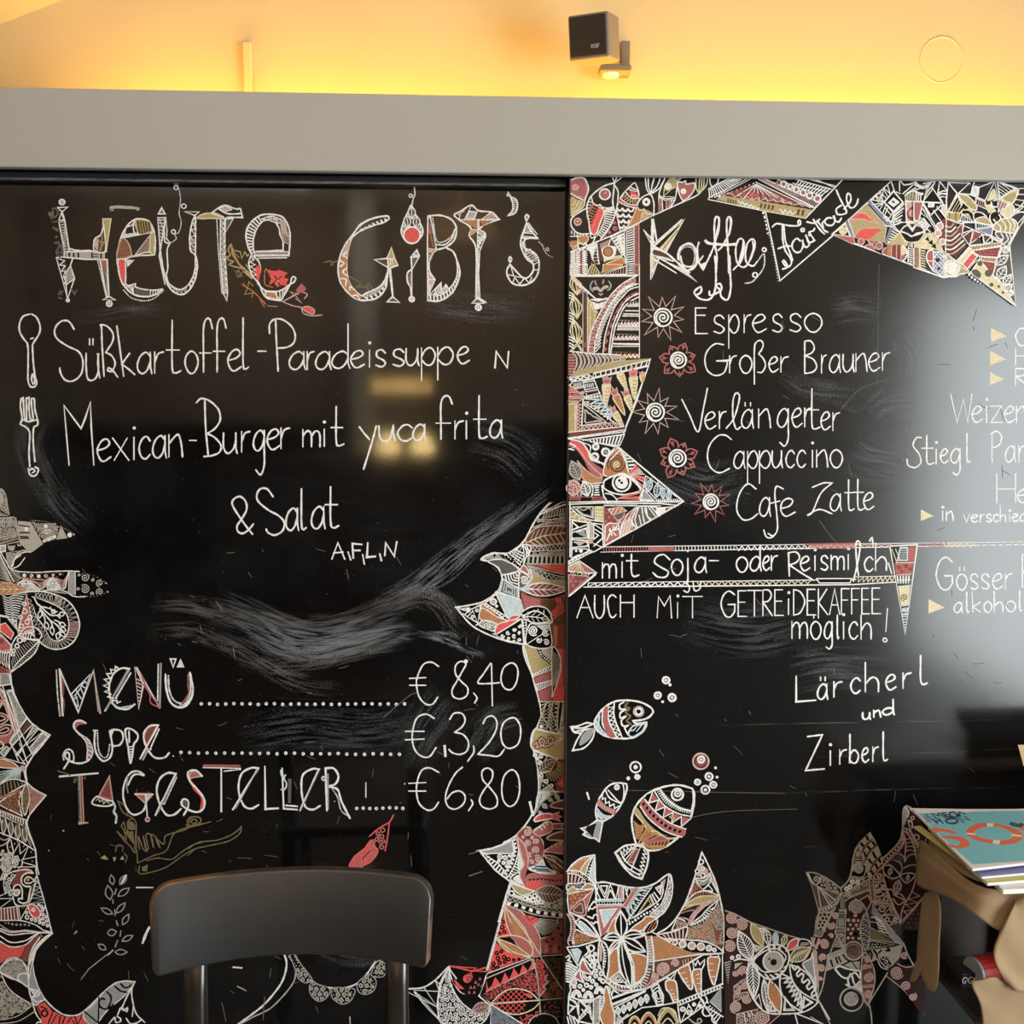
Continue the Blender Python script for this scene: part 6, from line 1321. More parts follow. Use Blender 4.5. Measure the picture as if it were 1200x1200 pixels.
# eyes and centre
d.R('770 240 880 370 770 480 660 370*','k','','W',1.8);d.R('770 325 825 370 770 415 720 375*',None,'','W',2.2);d.S('750 375 775 395 800 370 770 350','W',1.5)
for a in('510 340 660 370','550 300 660 370','600 260 655 365','650 210 700 300','700 170 730 280','740 120 780 240','520 400 640 380','560 430 640 390','600 470 650 390','640 510 680 400','650 560 700 440','700 590 760 490','740 640 770 490','690 590 640 500'):d.S(a,'W',1.4)
d.S('550 290 640 330;600 240 690 330;650 200 740 280;520 350 560 290 590 370 640 270;650 220 640 310','W',1.3);d.S('650 520 720 560;680 570 760 600;670 440 740 520;700 420 770 500','W',1.4)
d.S('840 120 840 240;850 120 890 170 960 160 1030 130;1030 130 1060 170 1120 190 1200 150;1030 140 880 270;1120 190 1000 240;1030 200 920 270;800 250 850 270','W',1.6)
d.band('~900 290 1000 240 1110 280','~905 350 1000 340 1095 355','R',9,'Y',1,'Y');d.S('~900 290 1000 240 1110 280;905 355 1100 355','W',1.5)
d.R('912 358 1095 358 1050 600 920 600*','c','','W',1.7);d.F('~1005 370 1020 440 1050 500 1040 550 1000 590 940 560 925 490 960 440 990 420*','r');d.C('988 500 44','d','c')
for k in range(6):d.S(f'{890-k*8} {400+k*42} {780-k*2} {500+k*28}','W',2.2 if k%2 else 1.2)
d.S('890 380 770 500 770 650 840 720','W',1.5);d.band('~790 560 900 610 1050 600','~800 640 900 600 1050 620','z',5,'W',1.3)
d.R('920 610 1050 605 990 710*','k','iW 0.6','W',1.6);d.dots('930 640 990 700 1040 630',8,'W',1.0)
d.R('~845 720 930 740 980 770 1040 735 | 1130 730 1060 830 920 835*','k','','W',1.8);d.S('~845 715 890 660 930 640;~1040 640 1100 670 1140 730','W',1.6)
d.R('1050 620 1120 560 1180 640 1120 700*','k','iW 0.7 0.4','W',1.4)
for k in range(4):d.S(f'{1100+k*25} {380+k*8} {1200} {500+k*(-20)}','W',1.6);d.S(f'{1060+k*10} {600-k*55} {1200} {720-k*70}','W',1.5)
d.band('760 670 690 850','840 720 750 860','R',6,'W',1,'W');d.R('840 730 900 840 880 890 690 860*','G','hY 55 3','Y',1.2)
d.F('690 860 750 865 740 1010 690 990*','O');d.F('750 870 800 870 800 1010 745 1000*;810 870 850 870 850 1050 805 1030*','r');d.S('745 860 740 1000;805 870 800 1030;855 870 855 1050','c',1.6);d.F('~860 880 900 880 930 950 880 995 860 990*','Y');d.F('860 995 915 990 880 1060 858 1050*','K');d.S('~870 880 930 950 900 1040 860 1060','W',1.6)
d.band('945 880 940 1100','995 890 990 1120','R',9,'W',1,'W');d.S('940 850 935 1090;1000 850 1000 1120','W',1.4);d.F('1005 880 1050 890 1050 1140 1005 1110*','c');d.S('1030 890 1030 1130','r',2.4);d.band('1090 900 1085 1160','1140 910 1140 1180','R',9,'Y',1,'Y');d.F('1060 890 1085 890 1085 1150 1060 1140*','Y');d.F('900 850 1000 840 1060 840 1140 740 1200 720 1200 930 900 880*','Y');d.S('940 850 930 900;960 850 955 900;1000 860 1000 900','k',1.6)
view(1070,200,7.06)
d.S('0 800 250 885 470 840 | 840 1115 790 620 | 918 390','W',1.8)
d.F('30 600 110 540 180 500 200 520 250 670 100 640*','Y');d.F('95 570 120 545 135 590*;120 600 155 570 165 620*;145 630 180 600 190 650*','k');d.S('~0 540 60 520 100 480','W',1.5)
d.R('~120 670 110 740 160 830 | 165 670*','K','','W',1.6);d.R('165 670 250 670 250 880 160 830*','N','hW 55 3.4;hW -45 3.4','W',1.3);d.C('200 740 18 210 810 14','d','k');d.dots('262 690 262 870',14,'W',0.9);d.S('252 670 252 885;272 690 272 880;110 745 165 750','W',1.4)
d.R('275 700 350 760 420 810 470 840 265 880*','G','','W',1.3);d.C('325 805 55 325 805 80','@','W',1.6);d.C('325 800 34','@','W',1.6)
# upper part
d.R('160 150 235 265 75 260*','k','','W',1.7);d.R('75 262 240 270 140 370*','k','','W',1.6);d.R('125 270 170 270 165 300 125 300*',None,'iW 0.5','W',1.4)
d.S('0 100 60 150;20 90 10 120 80 150 130 120;80 110 180 90 150 150;215 90 200 190 270 190;180 90 100 200 80 260;220 95 270 160;200 200 240 260;10 180 80 190;20 195 75 200;20 195 20 250;40 195 40 250;60 200 58 250','W',1.5)
d.band('100 150 80 260','150 100 100 200','R',5,'W',1,'W');d.S('~200 190 240 170 270 170;~200 210 240 190 270 200;~210 230 240 215 270 225','W',1.4)
d.S('285 100 360 190 280 340 | 270 260 285 100 460 105 370 190','W',1.7);d.R('490 130 540 140 530 210 475 195*','B','iW 0.6','W',1.8);d.S('540 140 670 90;500 100 490 130;470 110 450 100;370 190 470 200 590 250 670 90 700 240','W',1.6)
d.R('~370 200 280 340 | 390 350 400 300*','k','hY 60 3','W',1.5);d.R('~370 200 440 220 450 300 400 345 | 390 270*','Y','','W',1.4);d.S('~400 220 430 260 400 320','k',4);d.R('~400 345 440 300 500 330 500 420 | 460 380*','Y','','Y',1.3);d.S('~420 310 470 300 510 340;~410 345 460 350 500 410','k',3.6)
d.R('~370 205 450 215 520 290 510 330 450 300*','G','','W',1.3);d.R('400 360 500 425 380 420*','k','hW 90 2.5','W',1.3);d.R('270 350 380 350 370 430 290 400*','G','hk 90 7','Y',1.2)
d.R('515 230 590 260 600 320 510 280*','k','hc 80 2.4','W',1.3);d.R('~510 420 500 350 560 350 600 380 | 600 430*','k','','W',1.4);d.R('~510 420 540 390 600 390 640 450*','G','','W',1.2);d.R('510 430 660 460 540 480 510 480*','k','hB 90 2.4','B',1.3)
d.F('~605 250 660 150 690 230 660 240*','Y');d.R('620 350 590 290 640 280 680 340*','Y','','Y',1);d.S('~640 260 650 300 690 300;~660 250 700 240','W',2)
d.R('690 95 840 150 710 230*','k','hW -35 3','W',1.6);d.R('~710 235 850 150 860 190 820 270 780 280*','Y','','W',1.4);d.F('~740 230 830 180 850 200 810 260*','G');d.R('~800 280 830 310 830 360 780 395 730 370 720 340*','Y','','W',1.3);d.R('690 240 790 280 700 340 *','c','hk 70 3','W',1.5)
d.S('~700 345 640 360 630 410 660 460;~690 350 720 400 660 450;~700 360 660 400 680 430','W',1.7);d.F('~640 360 690 340 700 370 640 410*','k');d.S('700 90 860 150','W',1.4)
for k in range(5):d.S(f'~{850-k*4} {160+k*40} {880} {150+k*48} 918 {150+k*50}','W' if k%2 else 'Y',1.4)
d.S('~820 330 870 310 918 250;~820 350 870 330 918 290;~800 380 860 350 918 340;860 440 918 370;830 520 918 410','W',1.4)
d.R('~660 460 700 420 760 395 830 410 860 460 830 520 | 680 500*','G','','W',1.4);d.S('~690 440 720 470 710 510;~730 415 760 460 750 515;~770 400 800 450 790 520;~810 405 835 450 820 500','W',1.5)
d.R('~680 510 830 520 | 790 620 730 610 700 560*','d','','W',1.4);d.S('~720 520 740 560 710 600;~760 520 780 570 740 610;~790 520 805 570 780 610','W',1.5)
d.R('515 490 655 465 645 530 640 540*','N','','W',1.2);d.R('640 540 730 570 700 590 660 570*','c','','W',1.2)
d.S('410 430 500 430 655 460;350 490 400 550 460 620 490 490 350 430 410 440 400 520 490 490;490 490 570 530 580 610 460 620;570 530 640 540 650 590 580 610;650 560 720 590;350 430 350 490','W',1.6)
d.R('350 490 405 435 400 540*','r','','W',1);d.R('405 545 490 490 460 620*','b','','W',1.2);d.R('490 490 570 530 475 600*','K','or 4 1.4','W',1.2);d.R('570 530 640 545 585 605*','b','','W',1.2)
d.R('~160 490 210 430 270 400 260 520 250 650 | 200 520*','r','','c',0);d.C('215 460 26 200 520 24 235 590 22','d','c');d.C('215 460 28 200 520 27 235 590 25','o','W',1.4)
d.F('270 400 350 430 360 490 440 600 350 720 260 680*','b')
for k in range(7):d.S(f'~{260} {460+k*38} {300+k*4} {470+k*36} {330+k*16} {440+k*28}','W' if k%2 else 'c',1.8)
d.S('270 400 260 680 350 750 460 630;270 400 350 430','W',1.5)
d.S('235 265 270 400;140 370 240 280;110 350 180 460;160 330 230 430;190 300 270 400;0 470 60 420 110 490;80 290 200 500;60 300 180 490','W',1.6);d.R('45 445 85 405 125 455 90 500*','k','iW 0.6 0.3','W',1.5);d.R('240 280 265 290 270 400 225 330*','Y','','W',1.2);d.R('0 260 75 262 40 420 0 410*','K','','W',1.5)
d.R('355 750 450 640 500 680 400 780*','Y','','W',1.4);d.R('400 775 480 680 525 710 440 815*','R','','W',1.4);d.S('380 740 460 650','W',1.3);d.dots('~450 810 500 760 540 730',8,'Y',1.0)
d.R('460 630 730 595 720 620 480 660*','G','hr 70 3','W',1.4);d.R('480 665 720 630 690 720 540 710*','r','dK 4 1.4','W',1.4);d.R('540 715 690 725 680 760 560 745*','G','hr 70 3','W',1.3);d.R('560 750 680 765 650 870*','r','dK 4 1.4','c',1.3)
d.R('470 840 540 740 640 860 750 960 840 1115*','Y','','W',1.5);d.F('~475 830 520 820 555 860 540 890 500 870*','d');d.C('545 770 22 615 850 30 640 945 18 700 960 12 735 1010 12','d','d')
d.R('730 640 790 620 840 1115 700 900 650 870 690 730*','d','','W',1.6)
for p,q_,w_ in(((670,780),(780,700),34),((690,900),(760,790),38),((740,950),(800,860),30),((750,1000),(810,940),24),((790,1040),(815,990),16),((735,680),(790,640),20)):d.leaf(p,q_,w_,'W','d',3,1.4)
d.C('455 860 11 478 883 11 502 902 10 526 919 8 550 934 6 575 950 4','d','W');d.S('460 845 830 1115','W',1.2)
d.end()
# ---- column beside the seam
d=D(BR,'ornament_drawing','column of snow-white lips, beads and zigzag cloth beside the seam',w=1.5)
view(660,200,10)
d.F('90 960 270 910 560 770 740 690 880 630 890 1200 90 1200*','k')
d.band('90 950 90 1200','130 950 130 1200','r',18,'W',1.4);d.S('130 940 135 1200','W',1.4);d.F('140 950 270 920 270 1200 140 1200*','r');d.band('150 950 150 1200','200 930 200 1200','z',11,'W',2);d.band('230 930 230 1200','270 930 270 1200','z',11,'W',2.2);d.S('210 930 215 1200','r',2)
d.F('~265 910 390 855 370 950 350 1010 340 1050 310 950*','W');d.S('~350 1010 340 1100 300 1200','Y',1.5);d.band('~400 860 360 960 360 1080 400 1180','~430 850 420 1000 440 1180','r',9,'w',1.3);d.S('~395 855 400 950 420 1100 440 1200','W',1.4);d.F('~340 1060 370 1080 430 1200 310 1200*','G');d.S('~340 1060 380 1130 440 1200;~345 1080 350 1150 390 1200','k',1.6)
d.F('400 860 560 790 650 900 690 1000 640 1000 470 1060 430 1050*','b');d.band('~430 860 500 830 560 800','~440 930 500 890 540 870','r',7,'c',1.2)
d.F('~455 970 450 920 500 885 560 880 620 895 620 950 600 1000 | 690 990 690 1010 500 1060 | 480 1080 470 1010*','Y');d.F('~455 970 450 920 500 885 560 880 620 895 620 950 600 1000 510 1040 470 1010*','W');d.C('525 950 52','d','O');d.C('525 950 54','o','b',1.2)
d.R('560 780 715 700 710 960 690 990*','k','','W',1.4);d.band('570 800 700 990','710 720 710 960','s',6,'W',2)
d.S('715 700 720 1000 745 1110','W',1.5);d.F('500 1090 690 1010 740 1100 560 1190 460 1180*','O');d.S('500 1090 690 1015;690 1010 745 1105 560 1185','Y',1.4);d.C('530 1130 26 590 1115 26 650 1095 26','o','R',1.6)
d.S('~560 800 545 830 530 880','W',1.3)
d.band('750 680 750 1200','825 650 825 1200','R',19,'W',1,'W');d.S('740 690 745 1200;830 650 830 1200','W',1.4);d.R('835 650 885 630 890 1200 835 1200*','b','','c',1.2);d.band('840 650 840 1200','885 640 888 1200','z',13,'K',1.4)
view(660,310,9.23)
d.F('75 0 825 0 820 1010 560 980 75 950*','k')
d.band('75 0 75 110','110 0 115 110','r',8,'W',1.5);d.R('120 0 260 0 255 110 120 110*','r','','W',1);d.band('130 0 130 110','180 0 180 110','z',5,'W',2);d.band('210 0 210 110','245 0 245 110','z',5,'W',2);d.R('~320 0 400 105 | 270 110*','G','hk 70 3','Y',1.2);d.R('430 60 430 0 640 0 640 20 410 90*','O','','Y',1);d.R('420 105 640 30 690 10 690 105*',None,'hc 85 2.8','W',1.2);d.band('705 10 705 110','755 10 755 110','R',4,'W',1,'W');d.R('765 0 812 0 812 110 765 105*','b','vK 3','c',1.2)
d.S('80 120 780 115 820 115;75 110 150 200 230 270 350 370;80 145 180 240 250 320','W',1.7)
d.R('95 130 770 128 490 380 350 370*','k','','W',1.5)
d.S('~320 180 295 220 300 270 320 290;~345 175 345 200 360 220;~435 165 435 190 425 205;~490 180 515 220 505 260 480 280','s',1.8);d.S('~325 265 370 255 400 285 440 250 480 240','w',3.4);d.S('~385 315 405 330 425 315','s',2)
d.R('~300 380 370 370 410 380 470 360 490 370 440 410 380 420 300 385*','W','','W',1);d.F('~310 400 380 430 450 410 420 460 360 490 330 470*','W');d.S('~300 390 370 410 400 405 470 385','b',2)
d.F('270 370 310 400 330 470 375 510 320 680 280 900 262 950 262 450*','G');d.F('~270 350 280 400 260 440 250 420*','Y');d.C('245 445 22','d','W');d.dots('290 440 290 800',24,'Y',0.8);d.dots('~310 450 340 560 310 720',16,'Y',0.8);d.S('262 430 262 960;~290 390 320 480 370 520','Y',1.4)
d.S('212 280 212 940;230 290 232 940;258 310 258 440','w',1.5);d.F('222 290 256 320 256 940 226 940*','b');d.S('226 850 256 850;226 870 256 870;226 890 256 890','K',1.5)
d.C('170 295 28','d','K');d.R('130 215 210 275 205 300 140 260*',None,'','K',1.3)
for(y0,y1,xx)in((130,330,100),(330,590,145),(590,860,150)):
 d.S(f'~{110 if y0>200 else 90} {y0} 75 {(y0+y1)//2} 150 {y1};~110 {y0} 200 {(y0+y1)//2} 150 {y1};~110 {y0} 100 {(y0+y1)//2} 150 {y1};~110 {y0} 140 {(y0+y1)//2} 150 {y1};~110 {y0} 170 {(y0+y1)//2-10} 150 {y1}','Y',1.3)
for y in(300,330,360,520,550,580,610,780,810,850,880):d.S(f'~65 {y} 90 {y+10} 115 {y+30}','W',1.6)
d.C('185 835 16','o','Y',1.6);d.S('~80 930 150 860 215 940;~100 930 150 880 195 935','Y',1.2)
B0='~770 160 680 210 570 300 470 430 400 560 340 700 300 850 285 950';
for x,y,r in((750,175,24),(685,215,25),(630,260,24),(573,312,26),(520,375,24),(475,430,24),(440,495,27),(403,565,24),(373,633,22),(350,695,21),(325,765,24),(310,835,25),(303,918,30)):d.C(f'{x} {y} {r}','d','K');d.C(f'{x} {y} {r+4}','o','c',1.4)
d.S('~800 120 700 170 600 240 500 350 420 480 350 610 290 760 265 940','W',1.4);d.S('~810 210 720 220 620 300 520 420 440 560 380 700 345 850 335 960','W',1.4)
d.band('~800 215 700 260 600 370 520 500 460 620 410 760 400 900','~680 230 590 300 500 430 430 570 380 720 355 880 350 960','r',24,'W',1.5)
d.S('~820 240 720 270 640 350 560 450 500 600 450 780 430 960','W',1.5)
d.band('~800 290 710 330 620 420 540 560 490 700 450 840 430 960','~830 330 740 370 650 430 590 530 540 650 490 800 470 960','Z',9,'K',1,'K')
d.S('~820 310 720 360 640 440 560 600 520 740 490 970;~820 350 740 390 660 460 590 600 550 720 510 970','W',1.5)
for y in(430,640,790,985):
 x0={430:700,640:600,790:560,985:530}[y]
 d.F(f'{x0-20} {y+30} {x0+10} {y-40} 820 {y-35} 820 {y+28}*','O' if y==985 else 'c');d.band(f'{x0} {y-35} 820 {y-35}',f'{x0-10} {y+22} 820 {y+22}','Z',4 if y<500 else 6,'k',1,'k');d.band(f'{x0+12} {y+25} 820 {y+25}',f'{x0+12} {y-10} 820 {y-12}','z',4 if y<500 else 6,'W',1.4)
for y,x0 in((500,670),(535,650),(670,590),(705,580),(855,540),(885,530)):d.S(f'{x0} {y} 820 {y+2}','W',1.5)
d.dots('640 557 810 557',18,'W',0.8);d.dots('590 688 810 690',22,'W',0.8);d.dots('550 862 810 868',22,'W',0.8)
d.S('822 0 822 1010','W',1.2)
for k in range(13):
 x=95+k*43;d.S(f'~{x} {945+k*3} {x+38} {1000+k*2} {x+45} {1080-k*4} {x+5} {1165-k*10}','c',1.3);d.S(f'~{x+14} {950+k*3} {x+50} {1010} {x+56} {1080-k*4} {x+22} {1150-k*9}','w',2.2 if k%2 else 1.2)
d.S('~70 940 200 950 300 965 480 970 620 980','W',1.4);d.R('55 970 110 960 130 1060 100 1200 55 1200*','r','hc 0 3.2','r',0)
d.end()
d=D(BR,'ornament_drawing','pointed panel of yellow carrots beside the seam',w=1.5)
view(660,420,10.91)
d.S('60 245 1115 5 940 540 790 910 720 1115','W',1.7)
d.F('130 160 700 30 1115 0 1110 15 100 240*','G');d.S('~140 160 130 190 90 235','Y',1.4)
d.R('390 190 1110 20 1090 90 385 245*','k','','W',1.4);d.band('390 200 1105 30','385 235 1085 80','R',11,'b',1,'b');d.band('380 190 1110 20','385 245 1085 90','r',11,'W',1.8)
d.R('70 260 320 205 385 250 120 300*','k','','W',1.3);d.band('80 260 330 210','120 290 360 250','s',3,'W',1.8)
d.R('385 255 1090 100 870 690 790 900 590 780 510 560*','k','','W',1.4)
def carrot2(x0,y0,x1,y1,w_,f='Y',t='K',top=True):
 dx,dy=x1-x0,y1-y0;l=hypot(dx,dy);ux,uy=dx/l,dy/l;nx,ny=-uy,ux
 g=lambda a,b_:f'{x0+dx*a+nx*b_*w_:.0f} {y0+dy*a+ny*b_*w_:.0f} '
 d.R('~'+g(0,-.8)+g(0.02,.8)+g(.15,1)+g(.5,.72)+g(.85,.35)+g(1,0)+'| '+g(.85,-.35)+g(.5,-.72)+g(.15,-1)+'*',f,'','Y',1.4)
 for k in range(5):a=.18+k*.15;d.S('~'+g(a,-.95+k*.14)+g(a+.03,-.1)+g(a,.2),'O',1.0)
 if top:d.R(g(0,-.7)+g(-.3,-1.1)+g(-.2,-.3)+g(-.42,0)+g(-.2,.3)+g(-.3,1.1)+g(0,.7)+'*',t,'','c',1.4)
carrot2(555,325,540,620,52);carrot2(720,190,815,405,46,top=False);carrot2(895,230,910,525,52,t='R');carrot2(670,470,785,725,46,'O');carrot2(810,475,885,690,44);carrot2(1010,210,1010,310,34);carrot2(650,690,770,880,42)
d.R('130 300 385 255 510 560 560 650 600 780 250 560 270 490 80 340*','k','','W',1.2)
for(y,x0,x1)in((320,130,240),(430,200,270),(480,280,460)):d.band(f'{x0} {y} {x1} {y-20}',f'{x0+5} {y+45} {x1+5} {y+22}','R',5,'W',1,'W')
d.band('250 330 395 310','260 380 405 360','R',6,'W',1,'W');d.S('250 290 380 262;250 310 390 285;270 400 420 375;280 425 430 400;140 375 260 350;150 390 260 370;245 285 300 470;270 490 470 440;270 510 490 480','W',1.5);d.S('280 440 440 410;150 400 230 385','r',2)
d.band('300 520 600 780','490 500 640 700','xz',5,'B',1.4)
d.F('70 340 265 485 70 520*','K');d.S('70 340 265 485;70 430 190 430;70 490 260 490;80 400 160 400','c',1.5);d.C('115 455 14','d','k');d.S('70 520 245 510 240 560 180 545 60 545','c',1.5)
d.F('68 560 175 550 165 940 68 950*','G');d.S('68 585 170 580;165 560 160 940','Y',1.4);d.dots('150 600 148 930',18,'Y',0.8)
d.R('180 560 245 520 235 920 175 930*','k','','c',1.2);d.band('180 570 178 930','225 570 225 920','z',8,'c',1.6)
d.R('250 580 550 815 235 860*','k','','W',1.6);d.R('~275 660 300 670 320 700 350 710 380 740 430 760 490 800 430 800 380 810 340 815 290 825 275 800 280 740*',None,'','w',1.8)
d.band('~250 560 400 650 560 780','~300 540 480 640 600 760','z',7,'W',1.5);d.R('560 830 640 820 740 870 700 880 240 920 235 870*','k','','c',1.3);d.band('240 865 700 810','240 915 700 875','z',8,'c',1.9)
d.F('70 955 790 870 790 910 70 1010*','b');d.band('80 960 760 880','80 1000 760 905','r',32,'r',1.4);d.S('65 945 770 870;60 1020 800 910;70 1030 790 935;250 1045 780 970','W',1.7)
d.R('270 1045 780 975 720 1115 460 1085*','k','','W',1.2);d.band('330 1040 770 985','350 1075 720 1120','R',10,'W',1,'W')
d.end()
d=D(BR,'ornament_drawing','arrow-shaped ornament with a wide open eye pointing right',w=1.5)
view(660,510,6.315)
d.S('45 10 410 90 | 540 200 890 490 | 540 690 230 860 40 930','W',1.8)
d.F('~60 40 130 60 190 130 220 200 300 260 290 310 200 270 150 180 90 100 40 80*','K');d.F('~60 40 130 65 180 130 180 180 130 130 90 90*','R');d.S('~50 30 130 50 180 110 210 180 300 210','W',1.8);d.S('~55 100 100 90 160 170 220 240 290 300 | 260 330','c',1.5);d.S('50 60 90 80;40 100 80 110','W',2)
d.C('240 85 20 315 125 27 233 160 26','o','W',2.6);d.C('240 85 8 315 125 12 233 160 10','d','s');d.S('~130 50 200 80 200 140 260 190 300 220','W',1.4)
d.F('~105 190 160 250 230 300 290 320 270 355 190 350 140 310*','O');d.S('~105 190 160 250 230 300 290 320;~110 200 140 310 200 355 280 350','c',1.5)
d.leaf((120,330),(60,190),44,'w','d',5,1.5);d.leaf((70,450),(80,330),50,'c','r',4,2.0);d.leaf((180,450),(150,345),36,'W','d',4,1.6);d.S('~40 340 100 340 130 400 130 450;~40 370 90 370 110 450;~40 400 70 410 80 450','c',2)
d.band('~215 370 240 400 225 450','~270 360 260 400 270 450','r',5,'W',2);d.S('~140 340 200 360 220 400 210 455;~220 360 290 350','W',1.5)
d.band('45 460 130 460','45 480 130 480','r',9,'K',1.2);d.band('210 460 300 465','210 480 300 485','r',9,'K',1.2);d.S('45 455 300 458','K',1.4)
d.R('~410 95 340 150 310 210 300 290 340 300 430 295 480 290 470 200 440 130*','c','','W',1.6);d.F('~400 100 440 130 480 290 310 295 330 180*','O');d.C('397 215 72','@','b',2.0);d.C('397 218 28','@','Y',1.4);d.S('~410 90 450 170 490 290;~380 95 330 150 305 210;430 100 350 180','W',1.5)
d.band('~450 140 480 200 490 270','~470 150 530 210 500 260','R',5,'W',1,'W')
d.fan((490,290),'540 220 610 300 580 390 540 370',8,'W',1.3,fill='R');d.F('490 290 560 240 600 290*','c');d.S('540 215 485 285 580 390','c',1.4)
d.R('~300 360 310 330 380 300 440 300 510 330 570 400 540 430 450 440 360 425 300 390*','k','','W',1.8);d.S('~300 340 360 305 430 295 510 315 575 395;~285 370 300 450 320 480','W',1.8)
d.C('432 350 66 432 350 40','o','W',2.2);d.C('432 350 36','d','W');d.C('415 335 10 432 352 10','d','k')
d.fan((400,470),'~460 440 540 420 580 410 575 480',7,'c',1.3,fill='R');d.S('~310 430 360 440 400 480;~450 440 560 420','W',1.4)
d.R('610 300 890 490 700 490 570 480*','k','','W',1.4);d.leaf((620,420),(650,320),24,'B','N',3,1.3);d.leaf((690,460),(700,350),24,'B',None,4,1.3);d.leaf((740,470),(730,380),18,'B','N',3,1.2);d.leaf((780,480),(780,410),18,'B','N',2,1.2);d.R('595 400 670 480 575 475*','s','','W',1.4);d.band('700 470 880 470','700 500 860 500','R',11,'B',1,'W');d.S('620 320 560 470;600 380 700 490','W',1.4)
d.S('45 495 300 490 890 488;45 510 300 500 720 505 850 520;50 505 50 900;600 545 830 530','W',1.7);d.band('305 500 550 502','305 520 550 520','R',20,'W',1,'B');d.S('300 522 720 522','W',1.3)
# lower half
d.R('70 530 220 530 220 610 140 590*','k','','W',1.3);d.S('~95 545 120 540 150 555 180 540 205 550 205 600 180 590 150 585 120 560 95 545','w',1.3);d.F('230 525 295 525 295 640 230 625*','Y');d.S('230 550 295 552;230 575 295 577;230 600 295 602','G',1.4)
d.C('72 585 22 100 610 20 140 630 20 185 640 18','d','G');d.C('72 585 23 100 610 21 140 630 20 185 640 18','o','Y',1.4);d.S('~50 530 100 580 180 620 290 640;~60 620 130 650 200 660','W',1.4)
d.S('300 520 300 830;300 660 295 640','c',1.5);d.R('305 525 430 640 305 680*','r','dK 6 2','c',0);d.R('330 545 430 530 470 560 360 590*','O','hW 60 4','c',1.3);d.R('400 640 540 530 550 580 430 650*','K','hW 60 4','c',1.5);d.R('370 590 460 560 440 610 400 630*','d','','c',1.2)
d.R('310 670 340 650 410 655 420 750 305 815*','K','','W',1.5);d.S('~320 780 350 720 400 670;~345 690 350 720 ;~370 670 375 700 410 690;~360 740 340 700;~390 740 370 720','W',1.8)
d.R('430 660 500 620 520 700 420 750*','c','hW 75 3','W',1.3);d.R('~560 530 520 590 510 640 540 690 | 720 580 680 530*','d','','W',1.5);d.S('~555 540 530 620 545 680;~580 530 590 600 600 650;~610 530 625 600 650 620;~560 590 575 660;630 530 680 600;650 530 700 590','W',1.5);d.dots('~600 540 620 600 640 625',10,'W',0.9);d.R('~690 540 750 540 740 570 700 600*','W','','W',1);d.C('510 690 12','d','O')
d.R('65 630 290 660 295 820 230 860 60 860*','k','','W',1.3);d.S('65 700 180 660;65 720 190 680;100 720 170 690 180 760;65 760 190 760;180 650 190 860;230 660 290 700;225 690 290 730 290 760 225 820;230 720 260 740 225 770;225 800 290 830;65 770 180 780 180 820 70 830;80 790 180 790;65 640 110 680 65 700','W',1.7);d.F('110 730 150 690 175 760*','s');d.F('180 765 220 765 220 800 185 800*;80 790 170 785 120 820*','c');d.R('190 660 225 660 225 760 190 760*','w','','W',1)
d.R('65 840 170 840 200 860 100 890 60 910*','k','','W',1.4);d.C('130 855 14 95 855 9','d','W');d.R('40 930 200 850 215 860 40 955*','s','hW 70 3','W',1.4)
d.R('120 930 245 1015 200 1020 40 1005 40 970*','K','','W',1.5);d.fan((115,935),'40 980 70 1010 140 1030 190 1020',6,'W',1.3,fill='G');d.band('~50 1005 120 1030 200 1020','~50 1025 120 1045 190 1040','d',9,'W',1,'W');d.R('40 1030 190 1045 40 1180*','r','dK 6 2.2','c',1.2);d.S('245 1015 200 1055 40 1190;240 1030 50 1185','W',1.6)
d.end()
# ---- beams of the Reismilch banner, with the pennant
d=D(BR,'ornament_drawing','two thin patterned beams around the line mit Soja- oder Reismilch',w=1.4)
view(0,0,1)
d.S('700 641 1200 635;704 647 860 644 1042 641 1200 638','W',1.2);d.band('706 641 780 641','706 646 780 645','r',24,'K',1.3);d.band('786 641 862 640','786 645 862 644','r',20,'W',1.2);d.F('940 637 1002 636 1002 642 955 643*;760 641 790 641 790 646 760 646*','K')
d.band('862 640 950 639','862 645 950 643','z',12,'W',1.3);d.band('950 639 1045 637','950 643 1045 641','rz',12,'c',1.2);d.band('1075 637 1110 636','1075 641 1110 641','r',12,'K',1.3);d.band('1105 636 1140 636','1105 641 1140 641','z',5,'Y',1.5);d.band('1145 636 1200 635','1145 640 1200 638','z',6,'w',1.2)
d.S('690 683 1003 679;684 688 800 687 1000 685 1050 682;1003 676 1050 675','W',1.4);d.band('690 683 803 682','684 688 803 687','z',13,'W',1.6);d.S('~803 682 808 688 806 694 801 692;~812 681 814 692 820 690 821 682','W',1.6);d.band('816 681 950 680','816 686 950 684','z',18,'Y',1.3);d.R('957 678 998 678 996 683 960 683*','k','','W',1.3);d.band('1006 677 1048 676','1003 682 1048 681','z',8,'Y',1.4)
d.end()
d=D(BR,'pennant_drawing','narrow hanging pennant of pink, white and pale yellow patterns',w=1.4)
view(800,600,3)
